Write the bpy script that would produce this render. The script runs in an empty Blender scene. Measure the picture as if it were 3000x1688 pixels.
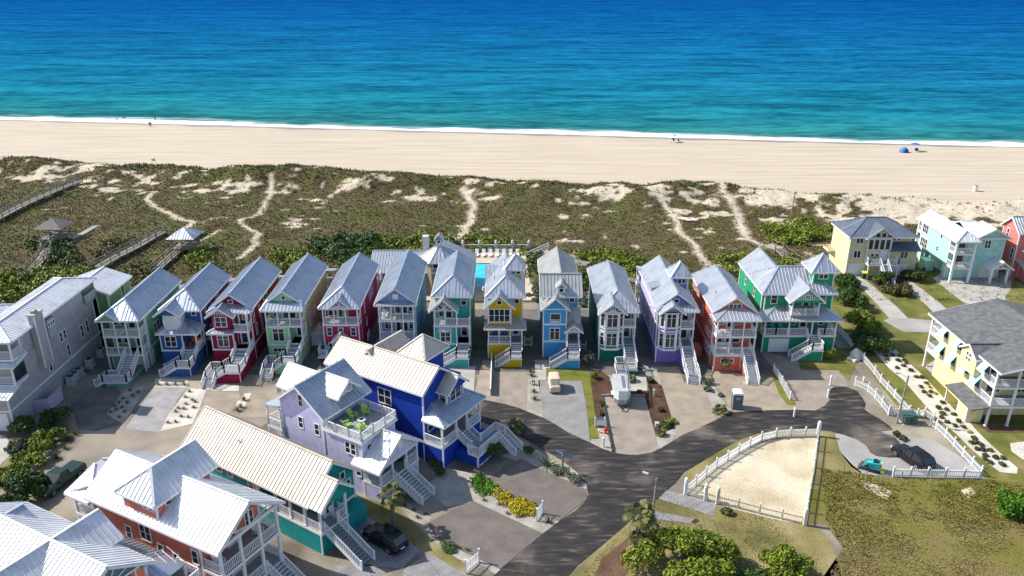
import bpy, bmesh, math, random
import numpy as np
from mathutils import Vector, Matrix
R = math.radians
S = bpy.context.scene
COL = S.collection
random.seed(7)
# ------------------------------------------------------------------ camera, light, exposure
CAMH = 50.0; FPX = 2334.0; PITCH = R(22.05); CX, CY = 1500.0, 844.0
cam = bpy.data.cameras.new('camera'); cam.sensor_width = 36.0; cam.lens = FPX / 3000 * 36
cam.clip_start = 1.0; cam.clip_end = 20000
co = bpy.data.objects.new('camera', cam); COL.objects.link(co)
co.location = (0, 0, CAMH); co.rotation_euler = (math.pi / 2 - PITCH, 0, 0); S.camera = co
SUN_EL = R(41); SUN_DIR = Vector((-math.cos(R(15)) * math.cos(SUN_EL), math.sin(R(15)) * math.cos(SUN_EL), math.sin(SUN_EL)))
w = bpy.data.worlds.new('World'); S.world = w; w.use_nodes = True
nt = w.node_tree; bg = nt.nodes['Background']
sky = nt.nodes.new('ShaderNodeTexSky'); sky.sky_type = 'NISHITA'; sky.sun_disc = False
sky.sun_elevation = SUN_EL; sky.sun_rotation = math.atan2(SUN_DIR.x, SUN_DIR.y)
nt.links.new(sky.outputs[0], bg.inputs[0]); bg.inputs[1].default_value = 0.14
sl = bpy.data.lights.new('sun', 'SUN'); sl.energy = 5.0; sl.angle = R(0.5); sl.color = (1.0, 0.95, 0.87)
so = bpy.data.objects.new('sun', sl); COL.objects.link(so)
so.rotation_euler = SUN_DIR.to_track_quat('Z', 'Y').to_euler()
S.view_settings.view_transform = 'Standard'; S.view_settings.look = 'None'
S.view_settings.exposure = 0.46; S.view_settings.gamma = 1.0
S.render.engine = 'CYCLES'
S.cycles.max_bounces = 6; S.cycles.diffuse_bounces = 4
# ------------------------------------------------------------------ measuring: photo pixel -> world point at height z
_s, _c = math.sin(PITCH), math.cos(PITCH)
def at(px, py, z=0.0):
    a, b = (px - CX) / FPX, -(py - CY) / FPX
    d = (a, b * _s + _c, b * _c - _s)
    t = (z - CAMH) / d[2]
    return (d[0] * t, d[1] * t)
def ov(x, y, z=0.0):                    # the same for a point read from a 2576 pixel wide view
    return at(x * 1.16460, y * 1.16460, z)
# ------------------------------------------------------------------ materials
MATS = {}
def nodes(name):
    m = bpy.data.materials.new(name); m.use_nodes = True
    t = m.node_tree; return m, t, t.nodes['Principled BSDF']
def setspec(b, v):
    b.inputs['Specular IOR Level'].default_value = v
def noise_mix(t, coord, cols, scale, detail=6, lo=.35, hi=.65, vec=None):
    n = t.nodes.new('ShaderNodeTexNoise'); n.inputs['Scale'].default_value = scale; n.inputs['Detail'].default_value = detail
    t.links.new(coord if vec is None else vec, n.inputs['Vector'])
    r = t.nodes.new('ShaderNodeValToRGB'); e = r.color_ramp.elements
    e[0].position = lo; e[1].position = hi; e[0].color = (*cols[0], 1); e[1].color = (*cols[-1], 1)
    for k, c in enumerate(cols[1:-1]):
        q = e.new(lo + (hi - lo) * (k + 1) / (len(cols) - 1)); q.color = (*c, 1)
    t.links.new(n.outputs['Fac'], r.inputs['Fac']); return r.outputs[0], n.outputs['Fac']
def mixc(t, fac, a, b, mode='MIX'):
    m = t.nodes.new('ShaderNodeMix'); m.data_type = 'RGBA'; m.blend_type = mode
    for k, v in ((0, fac), (6, a), (7, b)):
        if isinstance(v, (int, float)): m.inputs[k].default_value = v
        elif isinstance(v, tuple): m.inputs[k].default_value = (*v, 1)
        else: t.links.new(v, m.inputs[k])
    return m.outputs[2]
def math_(t, op, a, b=0.0, c=0.0):
    m = t.nodes.new('ShaderNodeMath'); m.operation = op
    for k, v in enumerate((a, b, c)):
        if isinstance(v, (int, float)): m.inputs[k].default_value = v
        else: t.links.new(v, m.inputs[k])
    return m.outputs[0]
def bump(t, b, h, strength=.3, dist=.05):
    n = t.nodes.new('ShaderNodeBump'); n.inputs['Strength'].default_value = strength; n.inputs['Distance'].default_value = dist
    t.links.new(h, n.inputs['Height']); t.links.new(n.outputs[0], b.inputs['Normal'])
def coords(t, out='Object'):
    return t.nodes.new('ShaderNodeTexCoord').outputs[out]
def plain(name, col, rough=.6, metal=0.0, spec=.4, var=.12, scale=3.0):
    if name in MATS: return MATS[name]
    m, t, b = nodes(name); c = coords(t)
    d = tuple(x * (1 - var) for x in col); l = tuple(min(1, x * (1 + var)) for x in col)
    o, f = noise_mix(t, c, [d, l], scale, 5)
    t.links.new(o, b.inputs['Base Color']); b.inputs['Roughness'].default_value = rough; b.inputs['Metallic'].default_value = metal
    setspec(b, spec); MATS[name] = m; return m
def siding(name, col, kind='lap'):
    key = name + kind
    if key in MATS: return MATS[key]
    m, t, b = nodes(key); c = coords(t)
    sx = t.nodes.new('ShaderNodeSeparateXYZ'); t.links.new(c, sx.inputs[0])
    if kind == 'lap': q = math_(t, 'MULTIPLY', sx.outputs[2], 1 / .17)
    else: q = math_(t, 'MULTIPLY', math_(t, 'ADD', sx.outputs[0], sx.outputs[1]), 1 / .36)
    fr = math_(t, 'FRACT', q)
    edge = math_(t, 'GREATER_THAN', fr, .86)
    base, f = noise_mix(t, c, [tuple(x * .88 for x in col), tuple(min(1, x * 1.06) for x in col)], 1.3, 6)
    o = mixc(t, math_(t, 'MULTIPLY', edge, .35), base, tuple(x * .45 for x in col))
    t.links.new(o, b.inputs['Base Color']); b.inputs['Roughness'].default_value = .65; setspec(b, .25)
    bump(t, b, fr if kind == 'lap' else edge, .5, .03)
    MATS[key] = m; return m
def metal(name, col, rough=.36, met=.7):
    if name in MATS: return MATS[name]
    m, t, b = nodes(name); c = coords(t)
    o, f = noise_mix(t, c, [tuple(x * .84 for x in col), col, tuple(min(1, x * 1.08) for x in col)], .7, 8, .3, .7)
    t.links.new(o, b.inputs['Base Color']); b.inputs['Metallic'].default_value = met; b.inputs['Roughness'].default_value = rough
    setspec(b, .4); bump(t, b, f, .12, .05); MATS[name] = m; return m
def ground(name, cols, scale, fine=14.0, rough=.9, bs=.4, bd=.05, amt=.5, lo=.35, hi=.65):
    if name in MATS: return MATS[name]
    m, t, b = nodes(name); c = coords(t)
    o, f = noise_mix(t, c, cols, scale, 8, lo, hi)
    o2, f2 = noise_mix(t, c, [(.35, .35, .35), (1, 1, 1), (1.0, 1.0, 1.0)], fine, 4, .3, .75)
    t.links.new(mixc(t, amt, o, o2, 'MULTIPLY'), b.inputs['Base Color'])
    b.inputs['Roughness'].default_value = rough; setspec(b, .2); bump(t, b, f2, bs, bd); MATS[name] = m; return m
def pavers(name, c1, c2, mortar, rot=0.0, size=4.0, big=.6):
    if name in MATS: return MATS[name]
    m, t, b = nodes(name); c = coords(t)
    mp = t.nodes.new('ShaderNodeMapping'); t.links.new(c, mp.inputs[0]); mp.inputs['Rotation'].default_value = (0, 0, R(rot))
    k = t.nodes.new('ShaderNodeTexBrick'); t.links.new(mp.outputs[0], k.inputs[0]); k.inputs['Scale'].default_value = size
    k.inputs['Color1'].default_value = (*c1, 1); k.inputs['Color2'].default_value = (*c2, 1); k.inputs['Mortar'].default_value = (*mortar, 1)
    k.inputs['Mortar Size'].default_value = .03; k.inputs['Bias'].default_value = 0
    o, f = noise_mix(t, c, [(.68, .68, .68), (1, 1, 1)], big, 8)
    t.links.new(mixc(t, .8, k.outputs[0], o, 'MULTIPLY'), b.inputs['Base Color']); b.inputs['Roughness'].default_value = .85; setspec(b, .25)
    bump(t, b, f, .2, .02); MATS[name] = m; return m
def leafmat(name, cols, rough=.55):
    if name in MATS: return MATS[name]
    m, t, b = nodes(name)
    g = t.nodes.new('ShaderNodeNewGeometry')
    r = t.nodes.new('ShaderNodeValToRGB'); e = r.color_ramp.elements
    e[0].color = (*cols[0], 1); e[1].color = (*cols[-1], 1)
    for k, c in enumerate(cols[1:-1]):
        q = e.new((k + 1) / (len(cols) - 1)); q.color = (*c, 1)
    t.links.new(g.outputs['Random Per Island'], r.inputs['Fac'])
    o, f = noise_mix(t, coords(t), [(.55, .55, .5), (1.15, 1.1, 1.0)], .55, 4, .3, .7)
    t.links.new(mixc(t, 1.0, r.outputs[0], o, 'MULTIPLY'), b.inputs['Base Color'])
    b.inputs['Roughness'].default_value = rough; setspec(b, .25)
    MATS[name] = m; return m
WHITE = plain('white_paint', (.74, .74, .75), .5, var=.05)
WOOD = plain('weathered_wood', (.24, .215, .185), .85, var=.3, scale=6)
TREAD = plain('grey_decking', (.27, .28, .29), .8, var=.2, scale=5)
PANE = plain('window_glass', (.022, .028, .034), .08, spec=.6)
BLACK = plain('black_rubber', (.015, .015, .016), .6)
STEEL = plain('galvanised_steel', (.35, .36, .37), .4, .7)
CONC = ground('concrete', [(.36, .34, .31), (.46, .44, .40)], .5, 20, bs=.1)
DARKSOF = plain('porch_ceiling', (.55, .57, .60), .7)
# ------------------------------------------------------------------ mesh builder
class MB:
    def __init__(s): s.v = []; s.f = []
    def add(s, vs, fs):
        n = len(s.v); s.v += [tuple(p) for p in vs]; s.f += [tuple(i + n for i in f) for f in fs]; return s
    def box(s, x0, x1, y0, y1, z0, z1, fr=None):
        vs = [(x, y, z) for z in (z0, z1) for y in (y0, y1) for x in (x0, x1)]
        if fr: vs = [fr(*p) for p in vs]
        return s.add(vs, [(0, 2, 3, 1), (4, 5, 7, 6), (0, 1, 5, 4), (2, 6, 7, 3), (0, 4, 6, 2), (1, 3, 7, 5)])
    def prism(s, pts, vec):
        n = len(pts); vec = Vector(vec); a = [Vector(p) for p in pts]; b = [p + vec for p in a]
        return s.add(a + b, [tuple(range(n)), tuple(range(2 * n - 1, n - 1, -1))] + [(i, i + n, (i + 1) % n + n, (i + 1) % n) for i in range(n)])
    def beam(s, p, q, w, h, up=(0, 0, 1)):
        p = Vector(p); q = Vector(q); d = (q - p)
        if d.length < 1e-6: return s
        d.normalize(); up = Vector(up)
        if abs(d.dot(up)) > .98: up = Vector((1, 0, 0))
        e = d.cross(up).normalized() * (w / 2); u = e.cross(d).normalized() * (h / 2)
        vs = [c + i * e + j * u for c in (p, q) for i, j in ((-1, -1), (1, -1), (1, 1), (-1, 1))]
        return s.add(vs, [(0, 1, 2, 3), (7, 6, 5, 4), (0, 4, 5, 1), (1, 5, 6, 2), (2, 6, 7, 3), (3, 7, 4, 0)])
    def tube(s, p, q, r0, r1=None, n=8):
        r1 = r0 if r1 is None else r1; p = Vector(p); q = Vector(q); d = (q - p).normalized()
        a = d.orthogonal().normalized(); b = d.cross(a)
        vs = [c + (a * math.cos(t) + b * math.sin(t)) * r for c, r in ((p, r0), (q, r1)) for t in [2 * math.pi * k / n for k in range(n)]]
        return s.add(vs, [(k, (k + 1) % n, (k + 1) % n + n, k + n) for k in range(n)] + [tuple(range(n - 1, -1, -1)), tuple(range(n, 2 * n))])
    def lathe(s, prof, c=(0, 0, 0), n=12):
        vs = []; fs = []
        for r, z in prof:
            vs += [(c[0] + r * math.cos(2 * math.pi * k / n), c[1] + r * math.sin(2 * math.pi * k / n), c[2] + z) for k in range(n)]
        for i in range(len(prof) - 1):
            fs += [(i * n + k, i * n + (k + 1) % n, (i + 1) * n + (k + 1) % n, (i + 1) * n + k) for k in range(n)]
        fs += [tuple(range(n - 1, -1, -1)), tuple(range((len(prof) - 1) * n, len(prof) * n))]
        return s.add(vs, fs)
    def ball(s, c, r, n=10, m=6, sz=1.0):
        return s.lathe([(max(.01, r * math.sin(math.pi * k / m)), -r * sz * math.cos(math.pi * k / m)) for k in range(m + 1)], c, n)
    def build(s, name, mat, parent=None, smooth=False):
        me = bpy.data.meshes.new(name); me.from_pydata(s.v, [], s.f); me.update()
        bm = bmesh.new(); bm.from_mesh(me); bmesh.ops.recalc_face_normals(bm, faces=bm.faces); bm.to_mesh(me); bm.free()
        if smooth: me.polygons.foreach_set('use_smooth', [True] * len(me.polygons))
        me.materials.append(mat); o = bpy.data.objects.new(name, me); COL.objects.link(o)
        if parent: o.parent = parent
        return o
def tag(o, label=None, cat=None, group=None, kind=None):
    if label: o['label'] = label
    if cat: o['category'] = cat
    if group: o['group'] = group
    if kind: o['kind'] = kind
    return o
def thing(name, label, cat, loc=(0, 0, 0), yaw=0.0, group=None):
    o = bpy.data.objects.new(name, None); COL.objects.link(o); o.location = loc; o.rotation_euler = (0, 0, R(yaw))
    o.empty_display_size = .2
    return tag(o, label, cat, group)
def dup(root, loc, yaw=None, label=None, scale=None):
    def cp(o, par):
        c = o.copy(); COL.objects.link(c)
        if par: c.parent = par
        for ch in list(o.children): cp(ch, c)
        return c
    r = cp(root, None); r.location = loc
    if yaw is not None: r.rotation_euler = (0, 0, R(yaw))
    if scale: r.scale = (scale,) * 3 if isinstance(scale, (int, float)) else scale
    if label: r['label'] = label
    return r
# ------------------------------------------------------------------ the house kit (all in the house's own metres: x along the front, y to the back)
def metal_plane(mb, pts, t=.14, sp=.46, rib=True, rw=.045, rh=.06):
    P = [Vector(p) for p in pts]; n = (P[1] - P[0]).cross(P[2] - P[0])
    if n.length < 1e-6: n = (P[2] - P[0]).cross(P[3] - P[0])
    n.normalize()
    if n.z < 0: n = -n; P = P[::-1]
    mb.prism(P, -n * t)
    if not rib: return
    e = Vector((0, 0, 1)).cross(n)
    if e.length < 1e-4: e = Vector((1, 0, 0))
    e.normalize(); d = n.cross(e); o = P[0]
    q = [((p - o).dot(e), (p - o).dot(d)) for p in P]
    s0, s1 = min(a for a, _ in q), max(a for a, _ in q); k = max(1, int((s1 - s0) / sp)); st = (s1 - s0) / k
    for i in range(k + 1):
        s = min(max(s0 + i * st, s0 + .03), s1 - .03); hit = []
        for (a0, b0), (a1, b1) in zip(q, q[1:] + q[:1]):
            if (a0 - s) * (a1 - s) < 0: hit.append(b0 + (b1 - b0) * (s - a0) / (a1 - a0))
        hit.sort()
        for r0, r1 in zip(hit[::2], hit[1::2]):
            if r1 - r0 < .15: continue
            mb.beam(o + e * s + d * (r0 + .02) + n * (rh / 2 - .002), o + e * s + d * (r1 - .02) + n * (rh / 2 - .002), rw, rh, n)
class House:
    def __init__(s, name, label, loc, yaw=0, cat='house', roof=None, wall=None, wallb=None, group='coastal houses', trim=None):
        s.root = thing(name, label, cat, (loc[0], loc[1], loc[2] if len(loc) > 2 else 0), yaw, group)
        s.rm = roof; s.wm = wall; s.wb = wallb or wall; s.tm = trim or WHITE; s.trim = MB()
    def part(s, name, mb, mat, parent=None): return mb.build(name, mat, parent or s.root)
    def walls(s, x0, x1, y0, y1, z0, z1, mat=None, name='wall', gx=None, gy=None, corners=True):
        # gx / gy: ridge height of a gable whose ridge runs along x / y
        m = MB()
        if gy: m.prism([(x0, y0, z0), (x1, y0, z0), (x1, y0, z1), ((x0 + x1) / 2, y0, gy), (x0, y0, z1)], (0, y1 - y0, 0))
        elif gx: m.prism([(x0, y0, z0), (x0, y1, z0), (x0, y1, z1), (x0, (y0 + y1) / 2, gx), (x0, y0, z1)], (x1 - x0, 0, 0))
        else: m.box(x0, x1, y0, y1, z0, z1)
        if corners:
            for x, sx in ((x0, 1), (x1, -1)):
                for y, sy in ((y0, 1), (y1, -1)):
                    a, b = sorted((x - sx * .025, x + sx * .13)); c, d = sorted((y - sy * .025, y + sy * .13))
                    s.trim.box(a, b, c, d, z0, z1)
        return s.part(name, m, mat or s.wm)
    def band(s, x0, x1, y0, y1, z, h=.24, o=.045):
        s.trim.box(x0 - o, x1 + o, y0 - o, y0 + .1, z, z + h); s.trim.box(x0 - o, x1 + o, y1 - .1, y1 + o, z, z + h)
        s.trim.box(x0 - o, x0 + .1, y0 + .1, y1 - .1, z, z + h); s.trim.box(x1 - .1, x1 + o, y0 + .1, y1 - .1, z, z + h)
    def planes(s, pls, name='roof', mat=None, caps=(), sp=.46, fascia=(), rib=True, t=.14):
        m = MB()
        for p in pls: metal_plane(m, p, sp=sp, rib=rib, t=t)
        for a, b in caps: m.beam(Vector(a) + Vector((0, 0, .05)), Vector(b) + Vector((0, 0, .05)), .22, .07)
        o = s.part(name, m, mat or s.rm)
        for a, b in fascia:
            s.trim.beam(Vector(a) + Vector((0, 0, -.12)), Vector(b) + Vector((0, 0, -.12)), .05, .2)
        return o
    def roof(s, x0, x1, y0, y1, ze, zr, axis='y', f='gable', b='gable', name='roof', mat=None, sp=.46, hf=None, hb=None, fascia=True, rib=True):
        # outer roof edges; ridge along axis, front/back end gable or hip
        def T(u, v, z): return (u, v, z) if axis == 'y' else (v, u, z)
        if axis == 'y': u0, u1, v0, v1 = x0, x1, y0, y1
        else: u0, u1, v0, v1 = y0, y1, x0, x1
        um = (u0 + u1) / 2; half = (u1 - u0) / 2
        r0 = v0 + (0 if f == 'gable' else (hf or half)); r1 = v1 - (0 if b == 'gable' else (hb or half))
        if r0 > r1: r0 = r1 = (r0 + r1) / 2
        A, B = T(um, r0, zr), T(um, r1, zr)
        pl = [[T(u0, v0, ze), A, B, T(u0, v1, ze)], [T(u1, v0, ze), T(u1, v1, ze), B, A]]
        if r1 - r0 < .01: pl = [[T(u0, v0, ze), A, T(u0, v1, ze)], [T(u1, v0, ze), T(u1, v1, ze), A]]
        caps = [(A, B)]
        if f == 'hip': pl.append([T(u0, v0, ze), T(u1, v0, ze), A]); caps += [(T(u0, v0, ze), A), (T(u1, v0, ze), A)]
        if b == 'hip': pl.append([T(u0, v1, ze), B, T(u1, v1, ze)]); caps += [(T(u0, v1, ze), B), (T(u1, v1, ze), B)]
        fa = []
        if fascia:
            e = .03
            fa = [(T(u0 - e, v0, ze), T(u0 - e, v1, ze)), (T(u1 + e, v0, ze), T(u1 + e, v1, ze))]
            if f == 'gable': fa += [(T(u0, v0 - e, ze), T(um, v0 - e, zr)), (T(u1, v0 - e, ze), T(um, v0 - e, zr))]
            else: fa += [(T(u0, v0 - e, ze), T(u1, v0 - e, ze))]
            if b == 'gable': fa += [(T(u0, v1 + e, ze), T(um, v1 + e, zr)), (T(u1, v1 + e, ze), T(um, v1 + e, zr))]
            else: fa += [(T(u0, v1 + e, ze), T(u1, v1 + e, ze))]
        return s.planes(pl, name, mat, caps, sp, fa, rib)
    def porch_roof(s, x0, x1, y0, y1, ze, zr, left=True, right=True, name='porch_roof', mat=None, inset=None):
        # lean-to against the wall at y1, hipped at its ends
        k = inset or (y1 - y0); a = x0 + (k if left else 0); b = x1 - (k if right else 0)
        pl = [[(x0, y0, ze), (x1, y0, ze), (b, y1, zr), (a, y1, zr)]]; caps = []
        if left: pl.append([(x0, y0, ze), (a, y1, zr), (x0, y1, ze)]); caps.append(((x0, y0, ze), (a, y1, zr)))
        if right: pl.append([(x1, y0, ze), (x1, y1, ze), (b, y1, zr)]); caps.append(((x1, y0, ze), (b, y1, zr)))
        e = .03
        return s.planes(pl, name, mat, caps, fascia=[((x0, y0 - e, ze), (x1, y0 - e, ze)), ((x0 - e, y0, ze), (x0 - e, y1, ze)), ((x1 + e, y0, ze), (x1 + e, y1, ze))])
    def fr(s, face, pos):
        # wall frames: (a along the wall, d outward, z)
        if face == 'F': return lambda a, d, z: (a, pos - d, z)
        if face == 'B': return lambda a, d, z: (a, pos + d, z)
        if face == 'R': return lambda a, d, z: (pos + d, a, z)
        if face == 'L': return lambda a, d, z: (pos - d, a, z)
        return face
    def win(s, face, pos, a, z, w_, h, n=1, rows=2, name='window', trimw=.1, mat=None, pane=None, top=False):
        f = s.fr(face, pos); m = MB(); x0, x1, z0, z1 = a - w_ / 2, a + w_ / 2, z, z + h; c = trimw
        m.box(x0 - c, x0, 0, .06, z0 - c, z1 + c, f); m.box(x1, x1 + c, 0, .06, z0 - c, z1 + c, f)
        m.box(x0, x1, 0, .06, z1, z1 + c, f); m.box(x0, x1, 0, .085, z0 - c, z0, f)
        for k in range(1, n):
            xx = x0 + (x1 - x0) * k / n; m.box(xx - .05, xx + .05, 0, .055, z0, z1, f)
        zs = [z0 + (z1 - z0) * k / rows for k in range(1, rows)]
        if top: zs = [z0 + h * .7]
        cw = w_ / n
        for zz in zs:
            for k in range(n): m.box(x0 + cw * k + (.05 if k else 0), x0 + cw * (k + 1) - (.05 if k < n - 1 else 0), 0, .048, zz - .025, zz + .025, f)
        o = s.part(name, m, mat or s.tm)
        p = MB(); p.box(x0, x1, -.02, .022, z0, z1, f); p.build('pane', pane or PANE, o)
        return o
    def door(s, face, pos, a, z, w_=.95, h=2.05, mat=None, glass=True, name='door'):
        f = s.fr(face, pos); m = MB(); x0, x1 = a - w_ / 2, a + w_ / 2
        m.box(x0 - .1, x0, 0, .06, z, z + h + .1, f); m.box(x1, x1 + .1, 0, .06, z, z + h + .1, f); m.box(x0, x1, 0, .06, z + h, z + h + .1, f)
        m.box(x0, x1, 0, .03, z, z + h, f)
        o = s.part(name, m, mat or s.tm)
        if glass:
            p = MB(); p.box(x0 + .13, x1 - .13, .031, .04, z + .3, z + h - .2, f); p.build('pane', PANE, o)
        h_ = MB(); h_.box(x1 - .1, x1 - .05, .031, .08, z + .95, z + 1.1, f); h_.build('handle', STEEL, o)
        return o
    def garage(s, face, pos, a, z, w_, h, mat=None):
        f = s.fr(face, pos); m = MB(); x0, x1 = a - w_ / 2, a + w_ / 2
        m.box(x0 - .1, x0, 0, .05, z, z + h + .1, f); m.box(x1, x1 + .1, 0, .05, z, z + h + .1, f); m.box(x0, x1, 0, .05, z + h, z + h + .1, f)
        for k in range(4): m.box(x0, x1, 0, .03, z + h * k / 4 + .012, z + h * (k + 1) / 4 - .012, f)
        m.box(x0, x1, 0, .012, z, z + h, f)
        return s.part('garage_door', m, mat or s.tm)
    def deck(s, x0, x1, y0, y1, z, t=.22, mat=None):
        m = MB(); m.box(x0, x1, y0, y1, z - .04, z); o = s.part('deck', m, mat or TREAD)
        r = MB(); e = .04
        r.box(x0 - e, x1 + e, y0 - e, y0, z - t - .06, z - .005); r.box(x0 - e, x0, y0, y1, z - t - .06, z - .005); r.box(x1, x1 + e, y0, y1, z - t - .06, z - .005)
        r.box(x0, x1, y0, y1, z - t, z - .041); r.build('rim_board', s.tm, o); return o
    def post(s, x, y, z0, z1, w_=.17, mat=None):
        m = MB(); m.box(x - w_ / 2, x + w_ / 2, y - w_ / 2, y + w_ / 2, z0, z1)
        m.box(x - w_ * .7, x + w_ * .7, y - w_ * .7, y + w_ * .7, z0, z0 + .12)
        m.box(x - w_ * .7, x + w_ * .7, y - w_ * .7, y + w_ * .7, z1 - .16, z1 - .04); return s.part('post', m, mat or s.tm)
    def rail(s, p, q, z, h=.95, sp=.17, newel=True, name='railing', z2=None, bal=.05):
        z2 = z if z2 is None else z2
        p = Vector((p[0], p[1], z)); q = Vector((q[0], q[1], z2)); d = q - p; L = Vector((d.x, d.y)).length; m = MB(); U = Vector((0, 0, 1))
        m.beam(p + U * h, q + U * h, .09, .07); m.beam(p + U * .1, q + U * .1, .06, .06)
        k = max(1, int(L / sp)); b = bal / 2; ux, uy = d.x / max(L, .01), d.y / max(L, .01)
        for i in range(1, k):
            c = p + d * (i / k); m.beam(c + U * .1, c + U * h, bal, bal, (ux, uy, 0))
        if newel:
            for c in (p, q): m.box(c.x - .07, c.x + .07, c.y - .07, c.y + .07, c.z - .05, c.z + h + .14)
        return s.part(name, m, s.tm)
    def rails(s, pts, z, **k):
        for a, b in zip(pts, pts[1:]): s.rail(a, b, z, **k)
    def stairs(s, x, y, ang, width, z0, z1, rails=(1, 1), run=.28, mat=None, rise=.19, open_=False):
        # top edge centre (x, y) at height z0, going down along ang (degrees, 0 = +x)
        n = max(1, round((z0 - z1) / rise)); rs = (z0 - z1) / n; d = Vector((math.cos(R(ang)), math.sin(R(ang)), 0)); e = Vector((-d.y, d.x, 0))
        m = MB(); o = Vector((x, y, 0)); hw = width / 2
        for k in range(n):
            zt = z0 - rs * (k + 1) + .0
            if k == n - 1 and zt < .02: break
            c = o + d * (run * (k + .5)); m.beam(c - e * (hw - .02) + Vector((0, 0, zt - .025)), c + e * (hw - .02) + Vector((0, 0, zt - .025)), run + .02, .05)
        st = s.part('stairs', m, mat or TREAD)
        g = MB()
        if not open_:
            for k in range(n):
                zt = z0 - rs * (k + 1); c = o + d * (run * k + .012)
                g.beam(c - e * (hw - .02) + Vector((0, 0, zt + rs / 2 - .03)), c + e * (hw - .02) + Vector((0, 0, zt + rs / 2 - .03)), .02, rs - .06)
        for sg in (-1, 1):
            a = o + e * sg * hw + Vector((0, 0, z0 - .14)); b = a + d * (run * n) + Vector((0, 0, z1 - z0)); g.beam(a, b, .06, .3)
        g.build('stringer', s.tm, st)
        for sg, on in zip((-1, 1), rails):
            if on:
                a = o + e * sg * hw; b = a + d * (run * n)
                s.rail((a.x, a.y), (b.x, b.y), z0, z2=z1, name='stair_railing', sp=.2)
        return run * n
    def gable_truss(s, x0, x1, y, ze, zr, n=3):
        # white open truss in a gable facing the front
        m = MB(); xm = (x0 + x1) / 2
        m.beam((x0, y, ze + .08), (x1, y, ze + .08), .1, .16); m.beam((xm, y, ze), (xm, y, zr - .1), .1, .12)
        for sx in (-1, 1):
            for k in range(1, n):
                f = k / n; m.beam((xm, y, ze + .1), (xm + sx * (x1 - x0) / 2 * f * .9, y, zr - (zr - ze) * f), .08, .09)
        return s.part('gable_truss', m, s.tm)
    def lattice(s, x0, x1, y, z0, zr, sp=.3):
        m = MB(); xm = (x0 + x1) / 2; h = zr - z0
        for k in range(1, int(h / sp) + 1):
            z = z0 + k * sp; wdt = (x1 - x0) / 2 * (1 - (z - z0) / h)
            if wdt > .1: m.box(xm - wdt, xm + wdt, y - .04, y, z - .03, z + .03)
        k = -int((x1 - x0) / 2 / sp) * sp
        while k < (x1 - x0) / 2:
            hh = h * (1 - abs(k) / ((x1 - x0) / 2))
            if hh > .12: m.box(xm + k - .03, xm + k + .03, y - .045, y - .003, z0, z0 + hh)
            k += sp
        return s.part('gable_lattice', m, s.tm)
    def vent(s, x, y, z):
        m = MB(); m.lathe([(.06, 0), (.06, .45), (.1, .46), (.1, .55), (.01, .56)], (x, y, z), 8); return s.part('roof_vent', m, STEEL)
    def done(s):
        if s.trim.v: s.part('trim', s.trim, s.tm)
        return s.root
# ------------------------------------------------------------------ house colours
GALV = metal('galvalume_roof', (.50, .54, .60)); GALV2 = metal('pale_galvalume_roof', (.60, .62, .65)); AGED = metal('aged_zinc_roof', (.50, .50, .48), .45, .5)
WROOF = metal('white_metal_roof', (.70, .70, .72), .4, .15); CROOF = metal('cream_metal_roof', (.60, .53, .44), .5, .1); DROOF = metal('slate_blue_metal_roof', (.17, .2, .25), .42, .3)
def lap(n, c): return siding(n + '_siding', c, 'lap')
def bat(n, c): return siding(n + '_siding', c, 'batten')
C = dict(green=(.16, .42, .26), blue=(.035, .115, .33), crimson=(.30, .010, .045), lime=(.36, .68, .34), pink=(.47, .024, .085), peri=(.25, .32, .56),
         aqua=(.05, .42, .38), yellow=(.72, .47, .008), sky=(.07, .34, .66), teal=(.01, .20, .15), purple=(.23, .18, .52), lav=(.52, .44, .76), coral=(.70, .17, .10),
         emerald=(.015, .30, .15), grey=(.40, .385, .40), cream=(.66, .59, .36), mint=(.42, .70, .62), rose=(.66, .20, .18), butter=(.80, .66, .36), cobalt=(.012, .055, .40),
         lilac=(.60, .57, .82), jade=(.012, .27, .27), salmon=(.68, .19, .13), tan=(.33, .28, .21))
def side_stairs(h, x0, x1, y0, d1, lz, yland, mat, toleft=-.2, steps_y=1.4, encl=True, turn=False):
    """front porch stairs: down the front to a landing, then along the facade to the left"""
    xc, wd = (x0 + x1) / 2, x1 - x0
    run = h.stairs(xc, y0, -90, wd, d1, lz, run=steps_y / max(1, round((d1 - lz) / .19)))
    ya, yb = y0 - steps_y, yland
    h.deck(x0, x1, yb, ya, lz)
    h.rail((x1, ya), (x1, yb), lz); h.rail((x0, yb), (x1, yb), lz)
    zl = 0 if not turn else .9
    n = round((lz - zl) / .19); L = n * .29
    h.stairs(x0, (ya + yb) / 2, 180, ya - yb, lz, zl, run=.29)
    if encl:
        m = MB(); m.box(x0 + .06, x1 - .06, yb + .08, y0 + .3, 0, lz - .28)
        m.prism([(x0 + .06, yb + .08, 0), (x0 + .06, yb + .08, lz - .3), (x0 - L * (lz - .35 - zl) / (lz - zl) if zl == 0 else x0 - L, yb + .08, max(0, zl - .3)), (x0 - L + .1, yb + .08, 0)], (0, ya - yb - .16, 0))
        h.part('stair_enclosure', m, mat)
        h.trim.box(x1 - .1, x1 - .035, yb + .055, yb + .2, 0, lz - .28)
    if turn:
        xe = x0 - L; w2 = 1.35
        h.deck(xe - w2, xe, yb, ya, zl); h.rail((xe - w2, ya), (xe - w2, yb), zl); h.rail((xe - w2, ya), (xe, ya), zl)
        h.stairs(xe - w2 / 2, yb, -90, w2, zl, 0, run=.32)
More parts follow.
